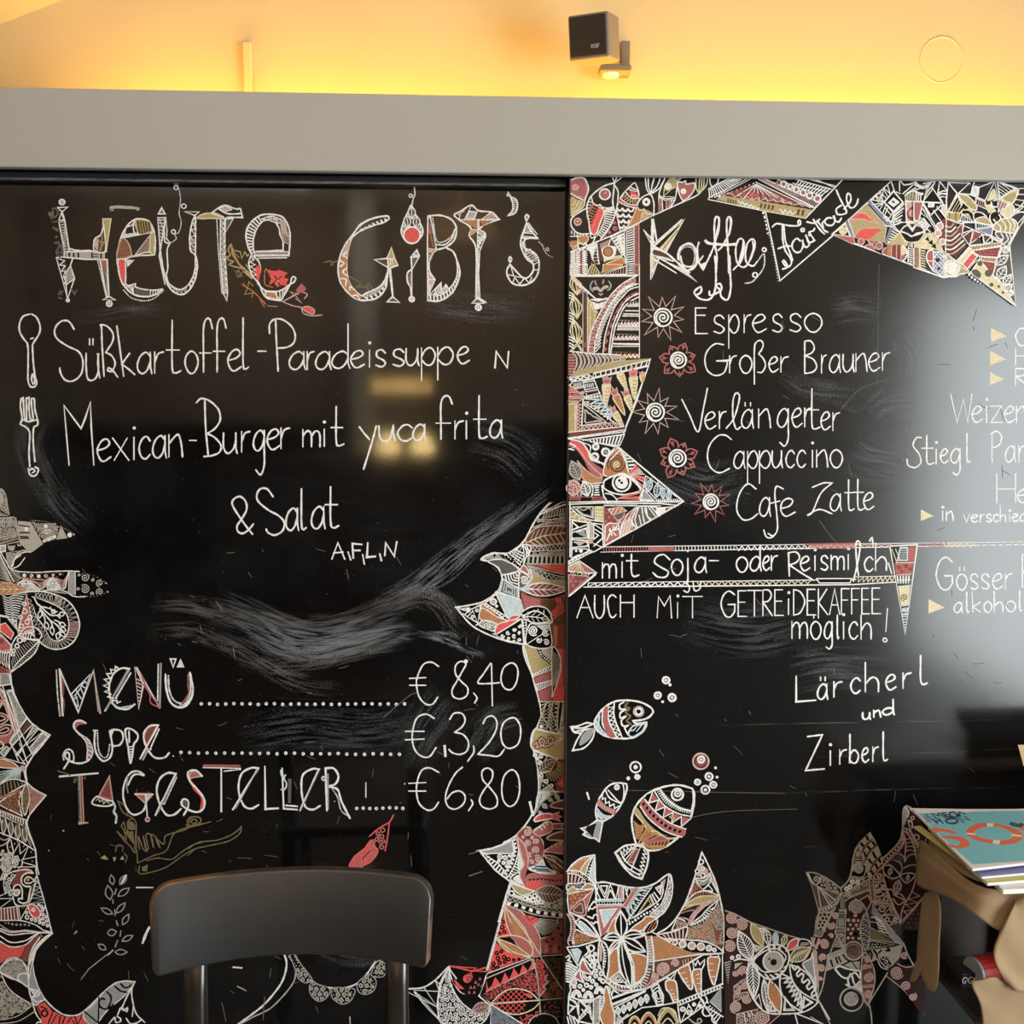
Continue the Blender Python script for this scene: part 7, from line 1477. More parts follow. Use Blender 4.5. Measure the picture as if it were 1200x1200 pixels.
d.R('728 120 825 115 782 430*','k','','W',1.7);d.F('790 125 820 120 812 175 795 175*;745 180 808 180 805 215 750 220*','K');d.C('760 195 8 785 190 8 800 200 7 770 208 6','d','r');d.R('765 125 790 125 790 170 755 170*','k','hB 0 2.2','B',1.3);d.S('735 130 752 175;748 130 765 170;750 178 812 178;752 222 803 218;755 240 800 238','Y',1.4);d.band('752 225 803 222','755 252 800 250','R',5,'W',1,'W');d.F('757 262 800 258 794 325 768 328*','Y');d.C('780 300 14','@','g',1.3);d.S('757 262 800 258;768 330 793 326;770 345 792 342;772 362 790 360;~775 340 785 350 790 340','B',1.6);d.band('770 335 780 420','794 332 783 420','r',9,'B',1.6)
d.end()
# ------------------------------------------------------------------ right board, bottom
d=D(BR,'ornament_drawing','winged flower mandala in white, copper and pale blue in the lower left corner',w=1.6)
view(660,1000,9.23)
d.F('~40 200 130 100 230 40 340 18 | 350 360 340 380 40 620*','k')
d.S('~40 200 100 120 200 50 340 18 | 350 360','W',1.9);d.R('~80 185 160 90 310 35 | 240 100 175 195*','O','','c',1.3);d.R('~185 195 240 100 320 35 | 270 130 240 225*','G','','W',1.3);d.R('335 25 345 340 275 280 290 200*','B','','W',1.2);d.band('~310 80 275 150 250 225','~330 80 300 180 275 260','d',5,'W',1,'W')
d.band('~50 190 160 200 250 260 340 350','~50 215 150 225 240 280 330 360','d',13,'W',1,'W');d.S('~45 185 160 190 260 250 345 350;~45 215 150 230 240 290','W',1.4);d.band('~45 220 120 225 200 260 240 290','~45 320 100 320 170 315 220 315','R',5,'W',1,'c');d.R('~45 330 150 325 240 310 200 390 150 380 100 360 45 400*','s','vk 3','W',1.2)
d.R('~40 430 80 370 120 370 170 410 | 50 440*','G','','Y',1.3);d.R('~200 390 250 330 300 330 340 370*','O','','W',1.3);d.R('50 440 330 385 60 630 45 500*','r','dO 5 2','W',1.4);d.R('330 385 250 600 210 500*','K','','W',1.4);d.R('~70 630 200 500 235 560 235 670*','b','i 0.6','c',1.5)
d.R('350 370 245 680 260 740 400 910 400 500*','k','','k',0);d.S('~350 530 330 520 310 545 270 600;~370 580 340 580 320 600 290 595 270 620;~380 680 350 660 330 670 320 700 290 690 260 680;~380 750 350 740 330 760 300 740','W',1.8)
d.R('~350 360 380 320 450 310 600 345 750 370 880 365 1000 320 1145 225 1180 350 1160 500 1100 620 1010 700 | 620 900 420 920*','k','','W',2)
d.F('360 510 660 500 640 560 365 565*','B');d.dots('375 535 640 530',9,'k',1.4);d.S('370 370 350 500 660 490;375 340 450 480 510 340 570 490 600 350;400 350 450 440 480 350 400 350;~470 490 510 400 560 490;370 420 400 490;600 350 600 490;650 360 650 490;670 360 700 490;700 370 680 440;720 370 750 440','W',1.8);d.F('615 350 645 355 645 490 615 490*','c')
d.R('365 575 635 565 420 925*','K','','c',1.4);d.R('395 610 580 595 440 800*','B','','W',1.3);d.R('770 370 815 370 680 590 640 570*','K','','c',1.4);d.S('635 565 560 690 470 850','c',1.3);d.R('~560 690 560 850 480 850*','O','','W',1.2)
d.band('820 375 680 600','900 370 700 700','zr',6,'B',1.8);d.band('900 370 700 690','950 360 720 720','r',13,'B',1.6);d.S('960 360 700 720 720 740','W',1.6)
d.R('940 450 980 540 770 700*','k','iG 0.85 0.6','W',1.5);d.S('960 440 1010 530;980 420 1040 500;1000 370 1060 340 1050 440 1000 370;1020 380 1050 360 1040 420','W',1.8);d.F('1070 300 1110 270 1080 400 1060 440*','c');d.S('~1060 310 1080 400 1040 500 900 600 740 700','W',1.4);d.dots('~1020 550 950 620 870 660 720 760',10,'W',1.4)
d.R('~1145 230 1180 350 1160 500 1100 620 1010 690 | 940 660 1050 560 1100 450 1130 330*','d','vW 2.6','W',1.3)
d.R('~700 860 760 790 860 720 900 680 1010 690 | 950 750 880 800 860 830 780 840*','O','','W',1.5);d.R('~1010 710 1010 780 960 840 880 865 | 870 830 920 760*','k','hO 60 3','W',1.5)
# flower
d.F('~400 920 560 850 700 870 880 880 910 1000 900 1150 820 1400 700 1480 500 1400 470 1200*','k')
C_=(630,915)
for q_,w_,b_ in(((620,620),66,0),((430,920),40,20),((480,1080),30,0),((885,880),45,-25),((890,1060),60,10)):d.leaf(C_,q_,w_,'W','k',0,2.0,bend=b_)
d.leaf(C_,(740,1480),80,'W','k',0,2.2,bend=30);d.S('~630 915 700 1100 750 1250 770 1470;~630 915 600 1050 620 1250 700 1450','W',1.8)
d.R('~580 1030 600 1200 620 1300 | 480 1400 470 1320 500 1100*','O','','W',1.6);d.R('~730 1080 900 1120 900 1250 860 1350 775 1440 | 760 1200*','O','','W',1.6)
d.S('~60 630 130 660 250 720 330 800 400 920 | 300 870 200 820 140 750 100 680 60 650;~140 730 200 690 300 770 380 900','W',1.9);d.R('~170 730 230 760 300 830 360 900 250 860 190 800*','B','dk 3 0.6','W',1.2);d.R('~130 830 200 850 300 890 390 925 120 985*','b','oO 4 1.2','W',1.5)
d.S('~40 650 80 730 80 850 50 950 70 1000;~60 640 110 700 125 800 110 900 120 985','c',1.6);d.band('~45 660 80 730 80 850 55 950','~70 660 115 730 118 850 105 950','r',12,'c',1.4)
view(660,1090,9.23)
d.F('30 170 400 100 480 280 460 560 380 720 330 760 420 1015 30 1015*','k')
d.R('60 195 160 175 215 225 155 380*','B','','k',2.4);d.S('40 180 170 165 400 100;40 185 160 385 215 280;30 350 150 400;~30 290 60 270 70 300 50 320 90 340','W',1.8)
for k in range(8):d.S(f'~{30} {350+k*28} {80} {365+k*28} {150-k*9} {410+k*24}','W',2)
d.R('~210 310 260 400 310 470 200 440 180 400*','K','','W',1.8);d.R('~175 430 190 500 220 560 120 500*','K','','W',1.8);d.R('~120 510 140 580 75 580*','c','','W',1.6);d.S('~180 400 120 500 70 590;~210 440 215 500 270 540 300 500;~230 460 240 500 270 510 290 490;~250 170 270 230 230 270;~270 170 290 250 240 290;~240 290 300 300 330 400 310 480;~220 300 260 340 300 400','W',1.8)
for x,y,r in((300,190,34),(342,255,16),(305,300,30),(355,330,14),(320,375,28),(350,435,18),(350,490,18),(400,390,24),(410,465,20),(315,545,18),(355,585,15),(300,612,16),(250,590,20),(180,600,18),(120,605,14),(215,640,12),(430,545,22),(395,520,14)):d.C(f'{x} {y} {r}','o','W',2)
for x,y,r in((140,700,58),(270,710,55),(390,660,55)):
 for q_ in(1,.7,.42):d.S(f'~{x-r*q_} {y+20} {x-r*q_*.7} {y-r*q_*.7+10} {x} {y-r*q_} {x+r*q_*.7} {y-r*q_*.7+10} {x+r*q_} {y+20}','W',1.7)
d.S('~70 590 80 640 60 710 50 900;60 710 180 750 330 745 400 700;50 900 170 980 330 1015;165 745 170 980;60 720 150 800 60 890;320 745 170 950;~180 750 260 830 310 960;~70 740 140 780 160 900;330 745 320 1010;180 760 310 760 250 830 180 760;240 870 290 820 300 900 240 870;60 800 110 820 70 880;200 850 240 900 180 960;200 780 300 770','W',1.8);d.R('325 750 400 710 385 1000 330 1010*','d','vw 2.4','W',1.2)
d.R('~465 600 500 700 520 800 550 900 550 1015 | 440 1015 400 940 400 880 440 780 440 680*','O','','W',1.6);d.band('~440 700 430 780 395 880','~400 700 385 800 385 900','r',9,'W',1.8)
for k in range(4):d.S(f'~{40+k*25} 930 {50+k*30} 960 {60+k*36} 1015','W',1.6)
d.R('~400 110 380 200 380 330 420 450 470 520 | 490 400 490 250 460 150*','k','','W',1.9);d.F('~410 130 420 200 415 330 395 330 390 200*','c');d.dots('~440 180 455 250 450 350 430 420',8,'W',1.2);d.S('~415 130 440 250 430 380 440 470','W',1.3)
d.S('~480 510 560 570 700 600 850 520 900 400 910 200 890 60;~470 560 600 640 800 640 930 590 970 450 975 250 950 60','W',2);d.band('~500 540 600 590 740 590 860 510 910 400','~490 590 600 620 740 620 880 590 950 400','r',18,'W',1.7);d.band('~915 380 915 250 900 100','~965 380 965 250 940 80','r',10,'B',1.9)
d.R('~480 600 620 645 800 650 930 560 970 430 | 955 590 830 640 640 660*','K','','c',1.2);d.R('500 520 600 440 690 550 560 560*','k','i 0.6 0.3','W',1.6)
d.S('~480 600 510 740 550 870 640 960;510 740 700 670 900 625 1110 510;520 790 880 650;500 620 530 720 700 660;520 700 540 640 600 680','W',1.7);d.dots('545 795 880 650',14,'W',1.5)
d.S('550 830 880 660;640 960 850 830 1030 810 1200 780','W',1.6);d.R('950 620 1020 570 1080 700 1075 790 1010 800*','k','i 0.7 0.4','W',1.8)
for k in range(6):x=590+k*62;y=850-k*28;d.S(f'~{x} {y+70} {x-25} {y+20} {x} {y-20} {x+25} {y+20} {x} {y+70}','W',1.7);d.S(f'{x} {y} {x+12} {y+40} {x-12} {y+40} {x} {y}','B',1.7)
d.R('560 870 640 960 600 1015 555 1015*','d','vW 2.6','W',1.3);d.S('~640 1000 640 950 700 900','W',1.3)
for(x,y,r,c_)in((770,990,70,'O'),(920,970,90,'O'),(1130,940,110,'G')):
 d.F(f'~{x-r} {y+60} {x-r*.7} {y-r*.4} {x} {y-r} {x+r*.7} {y-r*.4} {x+r} {y+60}*',c_);d.S(f'~{x-r} {y+60} {x-r*.7} {y-r*.4} {x} {y-r} {x+r*.7} {y-r*.4} {x+r} {y+60}','Y',1.5);d.F(f'~{x-r*.7} {y+60} {x-r*.45} {y-r*.1} {x} {y-r*.55} {x+r*.45} {y-r*.1} {x+r*.7} {y+60}*','k');d.S(f'~{x-r*.6} {y+70} {x} {y+5} {x+r*.6} {y+70}','Y',1.4)
d.end()
d=D(BR,'ornament_drawing','curved horn of brown patterns with carrots and copper triangle',w=1.5)
view(770,990,10)
d.F('~0 1040 120 970 230 850 330 680 400 500 450 350 525 85 | 610 250 690 450 740 640 775 850 780 1200 0 1060*','k')
d.S('~0 1040 120 970 230 850 330 680 400 500 450 350 525 85 | 600 240 680 420 730 600 770 800 780 1000 770 1260','W',1.9)
d.F('~500 230 560 260 600 300 600 330 530 370 460 360 470 300*','c');d.C('515 200 28 535 280 18','o','W',1.7);d.C('535 280 10','d','R');d.C('515 205 14 470 310 14 535 355 16 610 305 10','d','k');d.C('535 357 24 470 310 24','o','W',1.4)
d.S('~445 390 540 390 620 330;~450 400 490 470 540 530 650 545;~460 410 550 420 625 350;~500 450 580 430 630 390;620 330 640 400 720 570;600 470 650 530;630 420 710 560;~540 520 590 480 640 400','W',1.7);d.F('~470 410 550 430 620 370 620 400 560 470 510 470*','s');d.F('640 370 680 440 700 500 640 410*','c')
d.R('440 430 540 530 400 590 390 580*','b','oK 5 1.8','c',1.2);d.band('~370 670 460 580 580 550 720 580','~350 700 450 610 570 580 715 605','R',13,'O',1,'O');d.R('~320 720 400 650 520 600 720 600 | 560 680 420 700*','G','','Y',1.4);d.S('~320 700 430 580 560 540 720 590','W',1.5)
d.F('~370 940 420 820 520 710 720 620 | 560 720 440 840 390 945*','c');d.S('~280 800 380 770 470 765;~300 760 420 710 540 690;~350 960 400 830 520 700 720 610;~390 950 440 840 560 720 720 630;~240 850 330 860 380 890','c',1.5);d.band('~290 770 400 730 520 700','~270 810 380 780 480 770','R',9,'O',1,'b')
d.R('~400 940 480 900 550 860 640 790 720 640 | 600 740 520 830 430 900*','k','','W',1.5);d.band('~430 920 520 860 600 760 660 740','~430 940 540 890 620 810 690 720','r',10,'W',1.8);d.S('~170 1000 230 880 260 950 250 990;~240 860 320 890 350 970;180 1000 350 960','W',1.4);d.R('190 990 235 880 330 900 345 960*','b','vc 3','c',0)
d.R('350 970 560 890 730 660 775 850 775 1200 700 1190 540 1120 340 1100*','b','vw 3','c',0);d.S('360 980 740 1020 520 1110;370 1000 490 1110 610 870 690 1170;630 820 560 1060 370 1010;640 830 760 900;500 920 560 1020;630 870 690 1020;700 740 770 870','O',1.6);d.F('640 900 700 1170 740 1040 770 1000 690 1000*','r')
d.band('~60 1055 200 1010 340 970','~100 1090 220 1100 330 1105','R',6,'W',1,'c');d.S('~0 1050 200 1010 350 960 330 1105;~0 1060 100 1100 300 1110 500 1120 640 1160 770 1250','W',1.6)
view(770,1090,10)
d.F('0 70 100 120 250 200 480 265 520 285 0 355 -180 355 -200 60*','O');d.S('0 60 130 130 280 210 520 270 780 262;-200 370 0 355 540 270','W',1.6);d.S('~-160 -30 0 50','W',1.4)
d.F('~120 110 340 110 550 130 700 190 780 260 | 480 265 300 220*','k');d.S('~110 100 340 110 550 130 700 190 780 260','W',1.6)
for x,y,r in((148,112,18),(210,138,28),(298,160,40),(405,180,42),(512,190,42),(607,208,32),(670,230,20)):d.C(f'{x} {y} {r}','d','c' if r>30 else 'K');d.C(f'{x} {y} {r}','o','W',1.7)
d.R('-190 370 0 355 540 280 0 600 -190 700*','b','','W',1.4);d.C('75 450 80 215 385 48 -20 540 50','@','c',1.8);d.S('300 350 310 420;330 340 340 400;360 330 370 380;400 320 410 360','c',1.3);d.S('540 275 0 605','W',1.8)
d.R('540 285 765 270 765 620 250 830 0 890 -60 760 0 610*','k','','W',1.2)
def carrot3(P,tk,cap=None):d.R(P,'O','','W',1.7);d.S(tk,'W',1.3);cap and d.S(cap,'W',1.8)
carrot3('~100 600 160 580 215 600 235 700 245 830 | 195 840 150 740 110 690*','150 700 185 695;160 745 200 740;180 780 210 775;190 810 225 805','120 580 110 540 150 570 220 490 190 580')
carrot3('~250 455 370 395 | 395 500 415 650 390 690 330 620 280 540*','280 500 330 490;305 570 350 560;325 610 360 600;350 645 380 640')
carrot3('~420 470 490 450 515 470 515 600 515 740 | 475 740 440 640 415 550*','460 520 495 510;460 565 500 560;465 620 500 615;485 685 510 680','430 455 415 360 450 410 475 350 500 400 555 340 550 400 520 460')
carrot3('~595 330 660 310 730 325 720 420 690 560 670 635 640 600 605 480*','610 385 655 390;610 465 655 465;620 540 670 540','630 310 620 280;720 310 715 280')
d.band('250 830 770 630','265 870 760 665','R',14,'W',1,'W');d.S('250 830 770 625;260 875 765 665;~240 835 250 950 270 1080;270 1080 550 880','W',1.7);d.C('300 920 24 375 960 24 430 865 16 505 885 18','q','W',1.8);d.S('280 1070 370 870 430 970 500 830;365 860 380 900','W',1.6)
d.F('750 660 755 960 610 830*','s');d.band('610 850 740 970','640 830 755 930','d',9,'W',1,'W');d.S('~480 750 540 830 550 880 530 950 560 1000 640 990 ;~560 760 585 820 550 870;500 790 700 1100;550 880 770 1010 ;~600 850 580 830;~650 990 640 1050 690 1100','W',1.7);d.band('560 900 700 1090','610 870 760 1000','r',6,'W',1.6)
d.S('~370 1030 430 1080 490 1085 520 1060 500 1030 470 1045 475 1075','w',1.5);d.S('~10 1000 50 920 130 905 210 950 240 1080','Y',1.3)
d.end()
d=D(BR,'ornament_drawing','spiral-filled mountain with feather leaves and a staring eye',w=1.5)
view(860,1060,8.571)
d.F('-90 50 0 90 170 180 300 230 530 310 760 370 850 960 700 1070 470 1095 350 1200 -90 1200*','m')
d.S('-90 60 0 90 170 180 330 235 530 305 765 370','w',1.5);d.C('80 200 62 -20 130 60 -20 280 62 -40 420 60 15 690 36 95 660 48 30 860 40 95 800 55 20 1030 60 125 950 50 290 1140 80 160 1160 50','@','c',1.7)
d.R('0 820 130 730 130 760 0 880*','b','vw 3','c',1.2);d.R('0 900 150 875 150 900 0 980*','b','vw 3','c',1.2);d.R('30 1100 240 1050 200 1200 30 1200*','b','ow 6 2','w',1.2);d.S('100 1090 120 1190;140 1080 160 1130;170 1070 190 1110','W',1.5)
d.F('~165 560 300 410 500 400 760 380 850 960 700 1070 470 1095 300 1080 150 900*','k')
d.leaf((175,555),(50,265),75,'W','k',9,1.8,cv='W');d.leaf((180,560),(205,935),62,'W','k',9,1.8,cv='W');d.leaf((175,190),(295,425),50,'Y','G',0,1.5,mid=False)
d.leaf((320,245),(350,410),36,'W','k',4,1.4);d.F('~385 320 420 270 450 320 440 400 400 400*','B');d.leaf((520,300),(490,420),28,'Y','k',3,1.4);d.leaf((650,340),(525,465),40,'W','R',0,1.5,mid=False);d.R('250 230 310 240 280 290*',None,'i 0.5','W',1.3);d.R('200 400 280 430 220 470*',None,'i 0.5','W',1.3);d.R('670 370 760 370 760 410 650 430*','s','','k',1.6);d.R('~660 350 750 360 770 420 650 430*',None,'','W',1.4)
d.leaf((555,560),(775,435),66,'Y','g',0,1.6);d.S('~580 590 620 500 770 440;~570 570 680 560 770 440','Y',1.4);d.band('~590 520 660 470 740 450','~580 580 660 550 740 470','r',7,'Y',1.3)
d.S('~180 560 250 480 340 415 440 400 530 450 555 540 520 640 450 720 370 750 290 720 220 650 180 560','W',2);d.R('~200 560 300 470 420 440 500 490 520 540 450 640 380 670 290 670 230 610*','k','','W',1.6);d.C('395 570 112','d','w');d.C('395 570 100','o','W',1.5);d.C('398 578 34 355 543 11','d','k')
d.band('~330 420 420 405 500 440','~350 475 420 450 480 480','R',3,'W',1,'W');d.band('~300 690 380 700 470 660 520 600','~340 740 400 745 480 690 545 580','R',5,'W',1,'W')
d.leaf((300,745),(345,1080),40,'W','b',7,1.5);d.leaf((360,760),(465,1090),62,'W','O',0,1.6,mid=False);d.S('400 780 400 810','k',1.4);d.leaf((470,690),(680,1075),90,'W','k',0,1.7,mid=False);d.band('475 740 660 1060','590 700 690 960','xz',7,'W',1.5);d.leaf((560,600),(840,965),85,'W','k',0,1.7,mid=False)
d.S('~580 610 610 650 640 620 660 650 630 690 640 720 680 690 700 710 680 760 700 780 740 750 760 780 730 820 750 850 790 820 810 850 780 890 790 920 820 900','W',2.2)
d.R('~690 600 770 540 785 480 | 825 840 790 740*','s','','W',1.6);d.R('510 920 610 1060 500 1060*',None,'i 0.7','W',1.6);d.R('700 920 790 980 690 1040*',None,'i 0.7','W',1.6);d.R('385 980 420 1070 360 1070*',None,'i 0.6','W',1.4);d.R('250 900 280 1040 210 960*',None,'','W',1.5)
d.S('~150 560 130 700 150 850 230 1000 330 1080 470 1095 680 1080 800 1020 850 960;~0 560 60 545 170 560;610 1090 640 1200;620 1090 900 1200;850 960 960 1150','W',1.7);d.R('0 580 100 575 0 660*','w','','k',1.5);d.C('45 520 18 -20 530 14','o','W',2);d.band('-100 580 -60 800','-30 560 -60 800','R',9,'W',1,'w');d.S('350 1200 470 1095','c',1.4)
d.end()
d=D(BR,'ornament_drawing','horned bird-like figure with spirals and a fish-tail ear',w=1.4)
view(940,970,10)
d.F('~50 525 150 540 300 610 450 720 560 600 600 400 630 280 790 60 860 180 930 380 | 1150 1200 820 1200 -180 1200 180 1080 190 900 120 680*','k')
d.S('~50 525 150 530 300 600 450 710 | 540 620 580 500 600 350 640 230 720 130 795 62 | 860 180 930 350 940 450;~50 525 100 640 160 780 190 900 190 1050 160 1200','w',1.8)
d.S('~60 530 150 670 300 750 460 780;~210 580 210 620 170 670','W',1.6);d.C('170 600 28','q','w',2);d.R('~230 570 350 640 440 720 450 770 300 740 190 680*',None,'qw 4.5 1.4','w',0)
d.R('100 640 180 690 450 780 380 860 300 920 190 950*','d','','w',1.4);d.S('180 690 220 930;190 690 320 900;200 700 390 850','W',1.4);d.dots('250 760 340 870',5,'w',1.3);d.S('~450 790 400 880 300 930 190 960;~440 830 380 920 200 1000','w',1.4);d.dots('~420 850 330 930 210 970',7,'W',1.1)
d.R('~190 1010 330 980 390 940 280 1200 160 1200*','w','dk 6.5 2.2','w',1.2);d.F('390 950 430 950 420 1200 270 1200 330 1060*','m')
d.F('455 790 500 790 500 940 450 940*','w');d.S('470 790 470 930;490 790 490 930','k',1.8);d.F('430 950 505 950 505 1200 430 1200*','s');d.S('440 990 500 990;460 1060 460 1140;480 1060 480 1140','k',1.8)
d.S('455 720 460 780 780 600;490 720 780 560;480 800 790 600;500 850 800 720;~500 860 600 790 800 730','w',1.5);d.C('520 712 20 560 690 20 588 632 20 648 636 20','o','W',1.8);d.R('500 800 780 600 800 710 520 810*','g','','G',1.2);d.C('540 765 22 640 700 28 730 650 28','o','w',1.5);d.S('580 570 730 590;575 590 720 605','w',2)
d.F('655 200 705 350 610 370*','g');d.C('652 308 20','q','w',1.8);d.S('610 370 715 370;605 395 720 395','w',1.6);d.C('660 480 64 635 930 88','@','w',2);d.S('~600 430 660 410 740 440 740 520 700 580 600 570;~740 390 780 560 790 600','w',1.5)
d.F('~660 200 720 130 795 62 860 180 930 350 935 440 820 600 780 590 735 430*','w');d.S('~700 290 740 210 820 140;~735 390 780 290 870 200;~790 510 850 400 925 330;~820 590 880 500 935 430','b',2.6);d.S('690 180 710 210;755 100 770 140;730 290 740 330;770 220 795 250;830 170 845 195;830 290 860 350;780 370 810 410;860 430 880 470;810 510 830 540;900 370 915 400','k',3.6)
d.R('~840 590 860 540 940 470 945 600*','m','','c',1.4);d.C('903 562 22','o','c',1.8)
d.F('670 850 770 790 810 870 760 960*','m');d.S('670 850 770 790 810 870 760 960;~510 950 520 1010 600 1060 700 1040 760 980;~620 830 700 880 760 1000 790 1200','c',1.5);d.R('510 1040 700 1060 690 1200 510 1200*','m','dw 7 1.6','c',0)
d.F('790 620 830 620 830 840 800 800*','g');d.S('780 600 800 800 830 870 850 880;830 600 850 850 820 930','c',1.4);d.F('820 900 1050 1200 980 1200 810 1000*','s');d.S('830 890 900 1010 1080 1220','w',1.4)
for a,b_ in((640,720),(730,800),(850,880)):d.S(f'835 {a} 970 {a-20};840 {b_} 1000 {b_-5};840 {b_} 900 {a} 960 {b_-20}','c',1.3)
d.C('870 675 18 945 685 16 885 745 20 980 830 26 935 945 34 1045 955 20 995 1075 24 1090 1070 20','o','w',1.7);d.S('830 880 1050 890;850 900 1050 910;850 830 990 760 1050 890 830 860;940 1030 1050 910 1150 1100 1020 1140 1130 1020;930 1030 1080 1020;960 1090 1150 1110','c',1.4)
# lower half of the figure
view(950,1070,9.23)
d.F('380 0 560 0 540 300 380 330*','m');d.fillpat(one('~385 20 550 20 540 300 385 320'),'d',6,2,'c');d.R('~600 0 545 100 540 250 590 400 630 300 640 150*','k','hw 20 2.8;hw -30 5','w',1.4)
d.F('80 0 230 0 120 260 30 250*','w');d.fillpat(one('85 0 220 0 130 190 70 190'),'d',4.6,1.7,'k');d.F('240 0 290 0 270 200 200 450 150 640 80 880 60 600 80 400 160 200*','m');d.F('0 260 100 270 70 400 75 850 20 400*','c');d.S('60 180 130 200;50 200 120 220;40 220 110 240','k',1.5);d.S('65 270 45 340;20 370 70 400','k',3)
d.C('270 20 40 215 135 42 220 245 28 145 335 55 130 475 42 110 595 46 105 700 24','@','c',1.9);d.S('~20 260 60 450 80 700 75 940 | 130 780 160 620 210 430 300 200 380 0','w',1.5)
d.R('300 0 375 0 370 370 260 210*','d','','w',1.3);d.S('310 60 310 130;330 60 330 130;350 60 350 130;280 150 370 160;280 190 370 190;270 210 350 370;260 350 350 370;230 430 360 380','w',1.8);d.R('~290 230 360 240 360 350*','b','uw 5','w',1);d.R('230 360 270 260 340 360*','b','vw 3','w',1)
d.R('180 450 350 400 390 520 240 590 170 620*','w','','w',1.2);d.S('215 510 235 570;270 480 290 540;300 470 325 525;350 450 385 500','k',3);d.F('200 440 350 390 355 410 190 480*','s');d.C('460 405 95','d','s');d.C('460 405 92 460 405 60','@','b',2);d.C('460 405 100','o','w',1.6)
d.F('640 150 920 330 640 280*','g');d.S('640 150 980 330 640 280;~640 90 720 110 790 220','w',1.3);d.R('625 290 900 340 620 385*','k','dw 3.4 1','w',1.3);d.F('~700 0 740 0 850 150 990 320 900 310 780 150*','s');d.S('~690 0 770 130 920 300 1000 320;~740 0 850 150 990 310','w',1.3);d.band('~640 40 700 60 740 200','~700 30 780 100 830 230','r',7,'W',1.8)
d.F('630 395 900 360 1000 330 960 480 850 600 730 490 650 530*','w');d.S('~640 400 660 450 650 500;~680 400 710 440 720 480;~730 430 760 400;~810 400 850 400 830 370','k',2.6);d.R('~740 490 800 450 880 550 850 600 790 560*','k','ow 6 2','w',1.3)
d.S('1000 330 830 640 610 1000;~720 500 760 580 840 610;820 680 1000 820 1220 1090;~1000 320 1050 450 1120 580;~630 990 650 1080 660 1200;80 940 210 1200;0 1120 140 1200','w',1.6)
d.R('~580 420 630 480 680 600 690 740 650 900 605 975 560 850 545 700 550 520*','b','','w',1.5);d.C('605 500 38 620 690 56 625 870 48','@','c',1.8);d.S('560 580 650 560;560 600 655 580;565 780 680 770;570 800 680 790;~570 560 600 550','c',1.8)
d.R('345 560 430 520 535 510 530 610 440 600*','w','','k',1.4);d.S('450 530 500 600','k',2);d.S('~260 600 310 570 400 600 530 620 | 530 700 480 640 440 660 390 700 330 680 260 600;~430 650 400 720 410 770 380 770 440 800 480 790 460 740 440 660;530 730 545 850 485 780 530 730;510 760 530 820','W',2.2)
d.C('440 930 125 435 925 70','o','w',1.9);d.C('435 925 66','@','w',1.9);d.S('~440 805 530 850 600 980','w',1.6)
d.R('~830 640 900 560 1120 570 1160 700 1220 700 1220 1090 1000 820*','m','','r',0);d.C('930 640 72 1030 785 54 1010 450 40 1100 900 44','@','c',1.6);d.S('~930 540 1020 580 1110 570','c',1.2)
d.end()
d=D(BR,'ornament_drawing','tall cat-like face with slanting eyes rising beside the magazines',w=1.3)
view(1020,940,8)
d.F('~110 600 180 490 270 370 300 260 310 80 330 35 400 70 | 560 350 600 700 500 900 280 1150 210 950*','m')
d.S('~100 540 180 470 270 370 300 260 305 120 315 50 335 35 380 55 430 110','w',1.9);d.F('~310 60 330 40 350 60 350 130 310 220*','w');d.S('~330 50 360 90 350 140;~370 60 400 90 420 110;~355 170 390 190 390 240','W',1.5);d.C('395 148 16 430 330 26 480 393 30 500 470 18 533 355 12','o','c',1.8)
d.S('~300 260 310 380 240 480 120 590;~300 260 350 300 400 390 440 560;~300 260 330 380 320 540;~310 240 380 280 470 460;~350 170 400 330 470 460','c',1.6)
d.band('~290 280 270 390 130 540','~300 300 300 420 150 580','z',9,'c',1.5);d.band('~320 270 380 330 430 460','~350 240 410 320 470 450','r',10,'c',1.5)
for k in range(4):d.S(f'~{330} {350+k*36} {370} {340+k*36} {410} {345+k*38}','c',1.1);d.S(f'~{180+k*20} {530-k*22} {260+k*8} {560-k*16} {295} {620-k*26}','d',1.4)
d.S('~270 480 310 510 320 560 340 520 380 490 430 490;~220 540 280 570 300 620;~310 620 370 590 440 590','w',1.4)
d.R('~110 610 180 590 240 640 275 690 200 715 130 670*','k','','w',1.7);d.R('~280 690 340 665 420 680 350 755 310 740*','k','','w',1.7);d.leaf((190,618),(178,685),18,'w',None,0,1.4);d.leaf((355,680),(345,740),14,'w',None,0,1.4)
d.leaf((265,730),(240,860),34,'c','k',2,1.5);d.S('~120 600 120 700 160 830 210 950 280 1140;~440 560 430 680 390 830 300 1000 280 1150;~150 820 200 820 230 870 320 920;~215 870 280 860 330 920;~210 900 260 960 320 930','c',1.6)
d.S('390 840 460 880 350 910 440 940 330 960 400 1010 310 1020 350 1060;~500 880 400 1000 290 1120;~490 900 410 1010 300 1140;~270 690 290 650 300 620','c',1.5);d.R('290 1150 400 1020 500 900 480 1200 300 1200*','m','db 6 1.6','r',0)
d.S('30 720 120 720;30 740 120 745;40 830 150 820;40 940 210 950;30 920 200 930;50 930 160 830;60 1010 210 960 270 1080;100 1060 240 1030 200 1150;40 850 90 800 150 830','w',1.3);d.C('85 690 18 145 905 20 108 1000 26 195 1005 16 155 1100 20 230 1100 16 60 780 12 115 790 12 70 840 13','o','w',1.6)
d.end()
view()
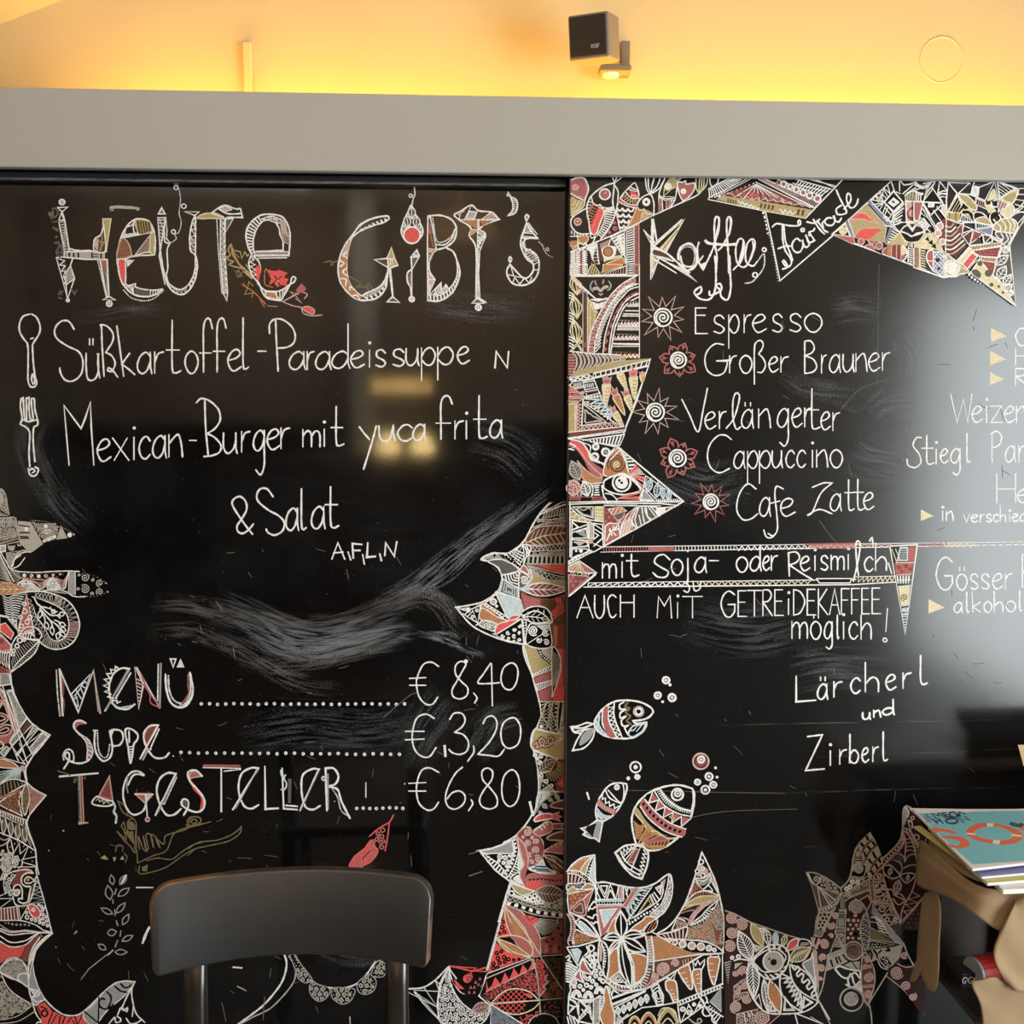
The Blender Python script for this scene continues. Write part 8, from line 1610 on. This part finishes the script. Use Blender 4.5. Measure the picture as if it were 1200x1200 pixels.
# ------------------------------------------------------------------ wiped chalk dust
def dust_mat(name,col,strength,along=2.0,across=11.0):
 m=bpy.data.materials.new(name);m.use_nodes=True;nt=m.node_tree;N=nt.nodes.new;L=nt.links.new
 b=nt.nodes['Principled BSDF'];b.inputs['Base Color'].default_value=(*col,1);b.inputs['Roughness'].default_value=0.9;b.inputs['Specular IOR Level'].default_value=0.1
 uv=N('ShaderNodeUVMap');uv.uv_map='UVMap'
 mp=N('ShaderNodeMapping');mp.inputs['Scale'].default_value=(along,across,1);L(uv.outputs[0],mp.inputs[0])
 n=N('ShaderNodeTexNoise');n.inputs['Scale'].default_value=1.0;n.inputs['Detail'].default_value=3.5;n.inputs['Distortion'].default_value=0.3;L(mp.outputs[0],n.inputs['Vector'])
 mr=N('ShaderNodeMapRange');mr.inputs['From Min'].default_value=0.42;mr.inputs['From Max'].default_value=0.66;L(n.outputs['Fac'],mr.inputs['Value'])
 u2=N('ShaderNodeUVMap');u2.uv_map='fade';sp=N('ShaderNodeSeparateXYZ');L(u2.outputs[0],sp.inputs[0])
 def hump(out):
  s1=N('ShaderNodeMath');s1.operation='SUBTRACT';s1.inputs[0].default_value=1.0;L(out,s1.inputs[1])
  mu=N('ShaderNodeMath');mu.operation='MULTIPLY';L(out,mu.inputs[0]);L(s1.outputs[0],mu.inputs[1])
  m4=N('ShaderNodeMath');m4.operation='MULTIPLY';m4.inputs[1].default_value=4.6;m4.use_clamp=True;L(mu.outputs[0],m4.inputs[0]);return m4.outputs[0]
 a=N('ShaderNodeMath');a.operation='MULTIPLY';L(hump(sp.outputs['X']),a.inputs[0]);L(hump(sp.outputs['Y']),a.inputs[1])
 c=N('ShaderNodeMath');c.operation='MULTIPLY';L(a.outputs[0],c.inputs[0]);L(mr.outputs[0],c.inputs[1])
 e=N('ShaderNodeMath');e.operation='MULTIPLY';e.inputs[1].default_value=strength;L(c.outputs[0],e.inputs[0])
 L(e.outputs[0],b.inputs['Alpha'])
 return m
DUST={'a':dust_mat('chalk_dust_blue_grey',(0.42,0.46,0.52),0.36),'b':dust_mat('chalk_dust_brown_grey',(0.36,0.33,0.30),0.26),'c':dust_mat('chalk_dust_faint',(0.40,0.42,0.45),0.15,1.2,7),'d':dust_mat('chalk_dust_strong',(0.48,0.50,0.54),0.45,3,10)}
def smear(board,txt,wd,kind,label=None):
 P=crom(parse('~'+txt)[0][0],False,5);n=len(P);Y=Y_LEFT if board is BL else Y_RIGHT
 v,f,uv,fd=[],[],[],[];L_=0
 M=6
 for i,p in enumerate(P):
  a,b_=P[max(i-1,0)],P[min(i+1,n-1)];tx,ty=b_[0]-a[0],b_[1]-a[1];l=hypot(tx,ty)or 1;tx,ty=tx/l,ty/l
  if i:L_+=hypot(p[0]-P[i-1][0],p[1]-P[i-1][1])
  for k in range(M+1):
   t=k/M-0.5;q_=on_y(p[0]-ty*wd*t,p[1]+tx*wd*t,Y)
   v.append((q_.x,-0.00012-0.00001*len(SM),q_.z));uv.append((L_/60+len(SM)*3.1,t*wd/30+len(SM)*1.7));fd.append((i/(n-1),k/M))
 for i in range(n-1):
  for k in range(M):a=i*(M+1)+k;f.append((a,a+1,a+M+2,a+M+1))
 me=bpy.data.meshes.new('chalk_smear');me.from_pydata(v,[],f);me.materials.append(DUST[kind])
 for nm,dat in(('UVMap',uv),('fade',fd)):
  l_=me.uv_layers.new(name=nm)
  for lp in me.loops:l_.data[lp.index].uv=dat[lp.vertex_index]
 o=link('chalk_smear',me,board,(0,Y,0));SM.append(o);o['kind']='stuff'
 if label:o['label']=label
SM=[]
view(300,600,4)
smear(BL,'-220 430 0 520 150 590 330 610 520 570 720 510',56,'a','broad blue-grey wiped chalk sweep above the prices')
smear(BL,'-60 560 100 630 260 660 420 640 600 590 760 560',30,'a');smear(BL,'-500 420 -300 440 0 500 200 530 400 520 620 440 760 400 860 440 930 540 1010 590',30,'b')
smear(BL,'-100 690 100 720 300 700 520 640 720 600',26,'b');smear(BL,'100 640 330 620 560 560 740 540',20,'a');smear(BL,'-520 560 -300 560 -100 640 200 800 420 830',26,'b')
smear(BL,'560 430 720 360 880 240 1050 110 1260 -30',30,'a','blue-grey wiped streak rising to the right toward the seam');smear(BL,'680 380 860 330 1060 150 1200 40 1440 -160',16,'a')
smear(BL,'740 560 880 600 1000 650 1075 675',9,'d');smear(BL,'800 570 900 570 960 600',8,'d');smear(BL,'800 350 900 410 1000 500',8,'a');smear(BL,'600 420 760 370 880 420 940 520',22,'b')
smear(BL,'-500 440 -340 440 -180 480 -40 470',16,'b')
smear(BL,'-860 -900 -700 -930 -540 -950 -400 -940',18,'c');smear(BL,'-1000 -500 -1060 -300 -940 -60 -780 100',44,'c');smear(BL,'-100 1060 200 1010 500 1030 760 1000',60,'c');smear(BL,'700 1200 800 1000 900 860',60,'c')
smear(BL,'1000 1150 1100 1000 1250 950',50,'c');smear(BL,'260 1700 420 1740 640 1700',40,'c');smear(BL,'300 2010 460 2060 640 2030',50,'c');smear(BL,'760 -1000 1000 -960 1300 -940',40,'c');smear(BL,'1000 -360 1180 -300 1300 -200',60,'c')
view(900,300,4)
for t,w_ in(('280 260 400 240 540 260',40),('600 380 660 460 680 560',34),('480 760 560 700 680 690',40),('380 900 480 960 640 980',60),('300 680 420 720 560 600',10),('60 540 200 620 420 640',30),('-500 1000 -300 1080 -100 1040',60),('640 900 700 960 760 1060',30),('-400 1700 -100 1760 200 1700',70),('100 1960 300 1930 600 1960',60)):
 smear(BR,t,w_,'c')
for t in('-260 2200 200 2190 760 2180 1210 2170','-900 2500 0 2516 600 2500 1210 2490','200 2350 700 2330 1210 2310'):smear(BR,t,2.0,'b')
view();d=D(BR,'scratch_marks','fine pale scratches in the right panel',w=0.7)
for k in range(70):
 x,y=RNG.uniform(690,1180),RNG.uniform(350,1000);a=RNG.uniform(-.4,1.9);l=RNG.uniform(3,16);d.line([(x,y),(x+cos(a)*l*.5,y+sin(a)*l*.5+RNG.uniform(-1,1)),(x+cos(a)*l,y+sin(a)*l)],'d',0.7)
d.S('1030 310 1028 450;~985 480 1010 455 1050 442;~800 960 850 951 935 948;~960 610 975 630 990 645;740 926 920 930','d',0.8);d.end()
d=D(BL,'scratch_marks','fine pale scratches in the left panel',w=0.7)
for k in range(110):
 x,y=RNG.uniform(60,640),RNG.uniform(640,1180);a=RNG.uniform(-.5,1.9);l=RNG.uniform(2,13);d.line([(x,y),(x+cos(a)*l*.5,y+sin(a)*l*.5+RNG.uniform(-1,1)),(x+cos(a)*l,y+sin(a)*l)],'d',0.8)
d.S('~555 640 590 620 640 585;~450 840 480 815 490 812;310 1002 325 1004;278 1005 295 1006','d',0.9);d.end()
# ------------------------------------------------------------------ loudspeaker on the wall
M_spk=mat('speaker_shell',(0.20,0.17,0.13),rough=0.45,var=0.05);M_grille=mat('speaker_grille',(0.012,0.010,0.009),rough=0.7,bump=0.6,bscale=900);M_logo=mat('logo_silver',(0.6,0.6,0.58),rough=0.35,metal=0.6)
S_=0.079;c=on_y(697,46,2.03)
sp=empty('loudspeaker',(c.x,c.y,c.z),(radians(9),0,radians(-26)));tag(sp,'small black cube loudspeaker on a wall bracket above the fascia','loudspeaker')
h=S_/2;bm=bmesh.new();prof=[(-h,-h),(h,-h),(h,h*0.72)]+[(h*cos(a),h*0.72+h*0.55*sin(a))for a in[pi*k/10 for k in range(1,10)]]+[(-h,h*0.72)]
lo=[bm.verts.new((x,y,-h))for x,y in prof];hi=[bm.verts.new((x,y,h))for x,y in prof];bm.faces.new(lo[::-1]);bm.faces.new(hi)
for i in range(len(prof)):bm.faces.new((lo[i],lo[(i+1)%len(prof)],hi[(i+1)%len(prof)],hi[i]))
bm_obj('cabinet',bm,M_spk,sp,bevel=0.004,seg=3)
gr=box('grille',-h+0.003,h-0.005,-h-0.003,-h+0.001,-h+0.005,h-0.004,M_grille,sp,bevel=0.002)
fc=bpy.data.curves.new('logo','FONT');fc.body='BOSE';fc.size=0.0095;fc.extrude=0.0003;fc.shear=0.5;fc.offset=0.0002
tmp=bpy.data.objects.new('logo',fc);COL.objects.link(tmp);bpy.context.view_layer.update();lm=bpy.data.meshes.new_from_object(tmp);lm.materials.append(M_logo);bpy.data.objects.remove(tmp)
lg=bpy.data.objects.new('logo_lettering',lm);COL.objects.link(lg);lg.parent=gr;lg.location=(0.004,-h-0.0034,-h+0.018);lg.rotation_euler=(pi/2,0,0);lg.scale=(0.72,1,1);lg['label']='small silver slanted lettering on the grille'
br=empty('wall_bracket',(on_y(733,72,Y_WALL).x,Y_WALL,on_y(733,72,Y_WALL).z));tag(br,'dark plate bracket holding the loudspeaker to the wall','bracket')
box('wall_plate',-0.012,0.006,-0.02,0.0,-0.034,0.034,M_spk,br,bevel=0.002);box('arm',-0.058,0.004,-0.05,-0.012,-0.034,-0.020,M_spk,br,bevel=0.003)
bm=bmesh.new();bm_lathe(bm,[(0.014,-0.040),(0.017,-0.037),(0.017,-0.030)],20);bm_obj('cable_cap',bm,mat('white_plastic',(0.8,0.8,0.78),rough=0.4),br,(-0.035,-0.03,0),smooth=True)
bm=bmesh.new();bm_tube(bm,[(-0.045,-0.03,-0.025),(-0.05,-0.06,0.0),(-0.055,-0.09,0.012)],0.006,10);bm_obj('ball_joint',bm,M_spk,br)
# ------------------------------------------------------------------ chair
M_blk=mat('black_lacquer_worn',(0.012,0.013,0.015),rough=0.43,spec=1.0,var=0.25,vscale=14,bump=0.12,bscale=70)
M_rim=bpy.data.materials.new('worn_wood_edge');M_rim.use_nodes=True;nt=M_rim.node_tree;b_=nt.nodes['Principled BSDF'];b_.inputs['Roughness'].default_value=0.38;b_.inputs['Specular IOR Level'].default_value=1.0
tc=nt.nodes.new('ShaderNodeTexCoord');n=nt.nodes.new('ShaderNodeTexNoise');n.inputs['Scale'].default_value=13;n.inputs['Detail'].default_value=6;nt.links.new(tc.outputs['Object'],n.inputs['Vector'])
cr=nt.nodes.new('ShaderNodeValToRGB');cr.color_ramp.elements[0].position=0.50;cr.color_ramp.elements[0].color=(0.025,0.017,0.012,1);cr.color_ramp.elements[1].position=0.74;cr.color_ramp.elements[1].color=(0.34,0.17,0.075,1)
nt.links.new(n.outputs['Fac'],cr.inputs[0]);nt.links.new(cr.outputs[0],b_.inputs['Base Color'])
cx_=on_y(341,1080,1.50).x
ch=empty('dining_chair',(cx_,1.50,0),(0,0,radians(-0.5)));tag(ch,'black lacquered wooden chair with a curved backrest and worn brown edges','chair')
M_gloss=mat('black_lacquer_glossy',(0.014,0.010,0.008),rough=0.27,spec=0.9,var=0.2)
W_=0.2135;TH=0.015;NC=44;SAG=0.045
def arc(x):return SAG*(1-(x/W_)**2)
bm=bmesh.new();cols=[]
for i in range(NC+1):
 u=-1+2*i/NC;u=math.copysign(1-(1-abs(u))**1.25,u);x=u*W_;dd=W_-abs(x);y=arc(x);nx=-2*SAG*x/W_**2
 rt,rb=0.030,0.010
 zt_=0.787-(rt-math.sqrt(max(0,rt*rt-(rt-dd)**2))if dd<rt else 0);zb_=0.655+0.004*(1-(x/W_)**2)+(rb-math.sqrt(max(0,rb*rb-(rb-dd)**2))if dd<rb else 0)
 ln=math.sqrt(1+nx*nx);ox,oy=-nx/ln*TH,1/ln*TH
 tp_=0.90+0.10*min(1,(zt_-0.65)/0.15);sx=1.0
 cols.append([bm.verts.new((x*0.972,y,zb_)),bm.verts.new((x,y,zt_)),bm.verts.new((x+ox,y+oy,zt_)),bm.verts.new((x*0.972+ox,y+oy,zb_))])
for a,b2 in zip(cols,cols[1:]):
 for k in range(4):f=bm.faces.new((a[k],b2[k],b2[(k+1)%4],a[(k+1)%4]));f.material_index=1 if k in(1,3)else 0
for cc_ in(cols[0][::-1],cols[-1]):f=bm.faces.new(cc_);f.material_index=1
bmesh.ops.remove_doubles(bm,verts=bm.verts,dist=1e-5)
for v in bm.verts:v.co.y+=(v.co.z-0.70)*0.21-0.004
o=bm_obj('backrest',bm,[M_blk,M_rim],ch,bevel=0.0032,seg=3);o['label']='wide curved black backrest with brown worn rim'
for p in o.data.polygons:p.use_smooth=True
for sx in(-1,1):
 x=0.158*sx;bm=bmesh.new();rings=[]
 for(z,dx,y)in((0.0,0.012,0.10),(0.43,0.0,0.012),(0.60,0.0,0.036),(0.74,0.0,0.064)):
  rings.append([bm.verts.new((x-sx*dx*-1+px_*0.0185,y+py_*0.016,z))for px_,py_ in[(math.copysign(abs(cos(t_))**.7,cos(t_)),math.copysign(abs(sin(t_))**.7,sin(t_)))for t_ in[2*pi*k_/20+.01 for k_ in range(20)]]])
 for a,b2 in zip(rings,rings[1:]):
  for k in range(20):bm.faces.new((a[k],a[(k+1)%20],b2[(k+1)%20],b2[k]))
 bm.faces.new(rings[0][::-1]);bm.faces.new(rings[-1]);o=bm_obj('rear_leg',bm,M_gloss,ch,smooth=True);
 bm=bmesh.new();bm_tube(bm,[(0.175*sx,-0.37,0.0),(0.165*sx,-0.36,0.43)],[0.013,0.019],12);bm_obj('front_leg',bm,M_blk,ch,smooth=True)
 bm=bmesh.new();bm_tube(bm,[(0.17*sx,-0.35,0.2),(0.16*sx,0.06,0.2)],0.009,10);bm_obj('stretcher',bm,M_blk,ch,smooth=True)
bm=bmesh.new();pts=[(0.20,-0.39),(0.205,-0.1),(0.18,0.055),(-0.18,0.055),(-0.205,-0.1),(-0.20,-0.39),(-0.1,-0.41),(0.1,-0.41)]
lo=[bm.verts.new((x,y,0.43))for x,y in pts];hi=[bm.verts.new((x,y,0.455))for x,y in pts];bm.faces.new(lo[::-1]);bm.faces.new(hi)
for i in range(8):bm.faces.new((lo[i],lo[(i+1)%8],hi[(i+1)%8],hi[i]))
bm_obj('seat',bm,M_blk,ch,bevel=0.008,seg=3)
# ------------------------------------------------------------------ side table with cloth and magazines
M_cloth=mat('brown_wrap_cloth',(0.36,0.245,0.135),rough=0.8,var=0.12,vscale=9,bump=0.35,bscale=35);M_paper=mat('news_paper',(0.80,0.79,0.78),rough=0.7,var=0.04);M_twood=mat('side_table_wood',(0.020,0.013,0.010),rough=0.5,var=0.3)
TZ=0.700;X0,X1,Y0_,Y1_=0.905,1.46,1.60,1.80
tb=empty('side_table',(X0,Y0_,0));tag(tb,'dark wooden side table at the right edge under cloth and magazines','table')
W2,D2=X1-X0,Y1_-Y0_
box('table_top',0,W2,0,D2,TZ-0.022,TZ-0.003,M_twood,tb,bevel=0.002);box('shelf',0.01,W2-0.01,0.01,D2-0.01,0.442,0.455,M_twood,tb)
for x in(0.012,W2-0.04):
 for y in(0.012,D2-0.032):
  if y<0.1 and x<0.1:x=0.135
  box('leg',x,x+0.035,y,y+0.035,0,TZ-0.022,M_twood,tb,bevel=0.002)
box('back_panel',0.03,W2-0.03,D2-0.012,D2-0.004,0.455,TZ-0.022,M_twood,tb)
def on_x(px,py,X):d=ray(px,py);t=X/d.x;return Vector((X,d.y*t,CAMZ+d.z*t))
def sheet(name,rows,m,parent,th=0.0025,sub=2,label=None):
 bm=bmesh.new();g=[[bm.verts.new(p)for p in r]for r in rows]
 for a,b2 in zip(g,g[1:]):
  for i in range(len(a)-1):bm.faces.new((a[i],a[i+1],b2[i+1],b2[i]))
 o=bm_obj(name,bm,m,parent,smooth=True);s1=o.modifiers.new('sub','SUBSURF');s1.levels=s1.render_levels=sub;s2=o.modifiers.new('thick','SOLIDIFY');s2.thickness=th
 if label:o['label']=label
 return o
cl=empty('table_cloth',(0,0,TZ));tag(cl,'brown cloth folded over the side table, hanging down at its side','cloth')
LX=X0-0.012;FY=Y0_-0.012;dz=Vector((0,0,-TZ))
top=[Vector((LX,Y1_,TZ)),Vector((LX,1.75,TZ)),Vector((LX,1.68,TZ)),Vector((LX,FY,TZ)),Vector((0.96,FY,TZ)),Vector((1.0,FY,TZ)),Vector((1.04,FY,TZ))]
bot=[on_x(1073,1037,LX),on_x(1090,1045,LX-0.01),on_x(1118,1053,LX-0.006),on_y(1140,1068,FY),on_y(1158,1084,FY-0.008),on_y(1172,1094,FY-0.012),on_y(1184,1078,FY-0.005)]
rows=[[t+dz for t in top]]
for k in(0.3,0.33,0.66,1.0):rows.append([t.lerp(b2,k)+dz+Vector((-0.004*(k>.3 and k<.34),0,0))+Vector((0.003*sin(i*2+k*5),0.003*cos(i*2.3+k*4),0))for i,(t,b2)in enumerate(zip(top,bot))])
sheet('side_panel',rows,M_cloth,cl)
sheet('top_fold',[[Vector((x,y,-0.0005))for x in(LX,1.1,1.3,X1)]for y in(FY,1.7,1.75,Y1_)],M_cloth,cl)
TX=LX+0.006
def strip(pts):return[[on_x(x,y,TX-0.003*(i%2))+dz for i,(x,y)in enumerate(r)]for r in pts]
sheet('hanging_tie',strip([[(1083,1044),(1091,1046),(1103,1049)],[(1079,1075),(1090,1077),(1103,1080)],[(1077,1100),(1089,1102),(1101,1104)],[(1074,1128),(1087,1130),(1101,1133)],[(1080,1142),(1090,1146),(1100,1148)],[(1089,1160),(1094,1163),(1098,1160)]]),M_cloth,cl,label='narrow strip of the brown cloth hanging down with two tips')
sheet('tie_tip',strip([[(1076,1120),(1084,1124),(1087,1128)],[(1070,1140),(1077,1140),(1080,1137)],[(1067,1151),(1069,1151),(1072,1148)]]),M_cloth,cl)
def fy(pts,dy):return[[on_y(x,y,FY-dy*(0.3+abs(sin(i*1.9+j))))+dz for j,(x,y)in enumerate(r)]for i,r in enumerate(pts)]
sheet('front_drape',fy([[(1191,1053),(1198,1052),(1212,1050),(1240,1048)],[(1183,1070),(1192,1070),(1206,1068),(1240,1066)],[(1172,1092),(1186,1094),(1202,1094),(1240,1092)],[(1161,1115),(1176,1120),(1196,1124),(1240,1125)],[(1168,1136),(1180,1140),(1196,1145),(1240,1148)],[(1183,1156),(1189,1160),(1198,1163),(1240,1165)]],0.022),M_cloth,cl,label='twisted corner of the cloth hanging at the front, lit at its edge')
sheet('lower_fold',fy([[(1134,1147),(1150,1150),(1166,1140),(1185,1158),(1240,1150)],[(1143,1165),(1156,1164),(1172,1160),(1190,1168),(1240,1168)],[(1151,1180),(1158,1182),(1168,1180),(1195,1180),(1240,1180)],[(1151,1215),(1165,1215),(1180,1215),(1200,1215),(1240,1215)]],0.010),M_cloth,cl)
# under the table
M_redp=mat('red_paper',(0.50,0.02,0.02),rough=0.5);M_gry=mat('grey_card',(0.35,0.36,0.38),rough=0.5)
p=on_y(1150,1137,1.70);t=empty('gift_roll',(p.x,p.y,0.4555),(0,0,radians(12)));tag(t,'red paper roll with a grey end lying under the side table','roll')
zc=max(0.026,p.z-0.4555);bm=bmesh.new();bm_tube(bm,[(-0.012,0,0.028),(0.05,0,0.028)],0.028,20);bm_obj('wrapping',bm,M_redp,t);bm=bmesh.new();bm_tube(bm,[(-0.018,0,0.028),(-0.0119,0,0.028)],0.027,20);bm_obj('end_cap',bm,M_gry,t)
p=on_y(1130,1129,1.72);t=box('paper_packet',-0.02,0.018,-0.03,0.03,0,0.03,M_gry,loc=(p.x,1.72,0.4555),bevel=0.002);tag(t,'small black packet with white scrollwork left of the red roll','packet')
t.data.materials[0]=mat('packet_black',(0.02,0.02,0.025),rough=0.4)
bm=bmesh.new()
for k in range(3):bm_tube(bm,[(-0.014+k*0.011+0.006*cos(a)*(1-a/9),-0.0305,0.016+0.009*sin(a)*(1-a/9))for a in[i*0.7 for i in range(11)]],0.0009,5)
bm_obj('scroll_print',bm,CH['W'],t)
# ---- magazines
NZ=0.7345
def mag(name,px,z,th,mcol,label,nudge=0,group=None,rot=0.0):
 P=[on_z(x,y,NZ)for x,y in px];c0=P[0];bm=bmesh.new()
 lo=[bm.verts.new(((q_-c0).x,(q_-c0).y-nudge,0))for q_ in P];hi=[bm.verts.new(((q_-c0).x,(q_-c0).y-nudge,th))for q_ in P]
 bm.faces.new(lo);bm.faces.new(hi[::-1])
 for i in range(len(P)):f=bm.faces.new((lo[i],lo[(i+1)%len(P)],hi[(i+1)%len(P)],hi[i]))
 t=empty(name,(c0.x,c0.y,z));tag(t,label,'magazine' if name=='magazine' else 'newspaper');bm_obj('pages',bm,M_paper,t,bevel=min(th*0.4,0.0015))
 bm=bmesh.new();vs=[bm.verts.new(((q_-c0).x,(q_-c0).y-nudge,th+0.0003))for q_ in P];bm.faces.new(vs);vs2=[bm.verts.new(((q_-c0).x,(q_-c0).y-nudge,th+0.0008))for q_ in P];bm.faces.new(vs2)
 for i in range(len(P)):bm.faces.new((vs[i],vs[(i+1)%len(P)],vs2[(i+1)%len(P)],vs2[i]))
 bm_obj('cover',bm,mcol,t);return t
RB=[(1245,945),(1262,1012)]
mag('newspaper',[(1128,985),(1168,1020),(1262,1016),(1240,960)],0.7025,0.0085,M_paper,'thick white newspaper at the bottom of the magazine stack',0.022)
mag('magazine',[(1085,962),(1152,1019),(1262,1010),(1240,955)],0.7125,0.0055,mat('cover_yellow_green',(0.55,0.52,0.16),rough=0.35),'yellow-green magazine in the middle of the stack',0.016)
mag('magazine',[(1085,960),(1148,1018),(1262,1008),(1240,952)],0.7192,0.0045,mat('cover_violet',(0.22,0.21,0.45),rough=0.35),'violet-blue magazine just below the topmost newspaper',0.008)
t=mag('newspaper',[(1068,947),(1139.5,1018),(1200,1011),(1262,1004),(1245,946),(1187,948),(1128,948)],0.7290,0.0046,M_paper,'topmost newspaper with turquoise cover, lifebuoy and orange SOS',0)
CH['t']=mat('print_turquoise',(0.22,0.56,0.66),rough=0.4,var=0.06,vscale=5);CH['n']=mat('print_navy',(0.02,0.035,0.09),rough=0.4);CH['o']=mat('print_orange',(0.85,0.17,0.07),rough=0.4);CH['p']=mat('print_white',(0.85,0.85,0.85),rough=0.4);SLOTS[:]=list(CH.keys())
d=D(t,'cover_print','turquoise picture with orange letters SOS and a lifebuoy',w=1.2);d.zp=NZ+0.0001
view(1040,930,7.5)
d.F('268 172 690 168 760 158 1130 152 1400 160 1700 560 1190 590 1000 605 750 622 480 380*','t')
def pr(t_,c_='n',w_=1.3):d.S(t_,c_,w_)
pr('378 228 335 186;378 228 402 226;358 208 382 206;335 186 362 184','n',1.3);pr('350 232 318 196 345 200;340 246 395 240','N',1.5)
pr('430 222 385 176 452 196 448 168 505 212','n',1.9);pr('560 206 520 208 478 170 520 168;500 189 535 187','n',1.9);pr('~612 178 585 164 548 168 545 188 575 207 612 204 632 190 605 188','n',1.9);pr('640 202 628 162 685 178','n',1.9)
pr('370 252 335 216;~335 216 365 214 375 228 352 234','N',1.5);pr('440 262 395 222;490 262 445 218;417 242 468 240','n',2.0);pr('~*545 224 515 232 518 250 555 264 605 258 620 242 600 226 570 218','n',2.1);pr('672 254 622 214 728 236 676 202','n',2.1)
pr('~600 350 540 325 440 310 400 320 440 340','o',2)
d.F('~395 303 470 305 560 325 610 348 570 352 500 335 430 330*','o');d.F('~470 380 560 372 650 385 715 420 715 460 650 482 560 470 540 440 590 460 630 450 640 425 590 405 520 398*','o')
d.F('~690 350 720 300 800 265 930 260 1060 290 1160 330 1190 380 1140 430 1020 450 880 435 760 400*','o');d.F('~765 345 800 310 900 288 1000 300 1080 335 1110 375 1060 405 960 410 850 395 790 375*','t')
for p in('868 262 935 262 925 290 880 292*','692 345 765 350 775 368 700 358*','1090 355 1180 368 1175 384 1090 372*','930 408 990 412 985 446 925 440*'):d.F(p,'p')
d.F('~1150 290 1260 270 1400 300 1500 330 1250 340*','o');pr('~1150 275 1090 258 1080 268 1130 288 1180 285 1160 268;1170 262 1220 285','n',1.9);d.end();view()
P_=[on_z(x,y,0.7205)for x,y in((1069,969),(1078,968),(1140,1010),(1132,1016))]
bm=bmesh.new();a=[bm.verts.new(p-P_[0])for p in P_];b2=[bm.verts.new(p-P_[0]+Vector((0,0,.0008)))for p in P_];bm.faces.new(a);bm.faces.new(b2[::-1])
for i in range(4):bm.faces.new((a[i],a[(i+1)%4],b2[(i+1)%4],b2[i]))
o=bm_obj('envelope',bm,mat('manila',(0.50,0.42,0.19),rough=0.6),loc=P_[0]);tag(o,'pale yellow envelope corner poking out left of the stack','envelope')
p=on_y(1193,873,1.84);bm=bmesh.new();a=[(0,0),(0.22,-0.004),(0.22,TZ-p.z+0.036),(0.03,TZ-p.z+0.036),(0.03,-0.06),(0.014,-0.042)]
lo=[bm.verts.new((x,0,z))for x,z in a];hi=[bm.verts.new((x,0.0015,z))for x,z in a];bm.faces.new(lo);bm.faces.new(hi[::-1])
for i in range(len(a)):bm.faces.new((lo[i],lo[(i+1)%len(a)],hi[(i+1)%len(a)],hi[i]))
o=bm_obj('paper_bag',bm,mat('kraft_paper',(0.55,0.38,0.22),rough=0.8,bump=0.2),loc=p);tag(o,'upright kraft paper card standing on the stack at the right edge','card')
print('objects',len(bpy.data.objects),'tris',sum(len(m.loop_triangles)if m.loop_triangles else len(m.polygons)*2 for m in bpy.data.meshes))
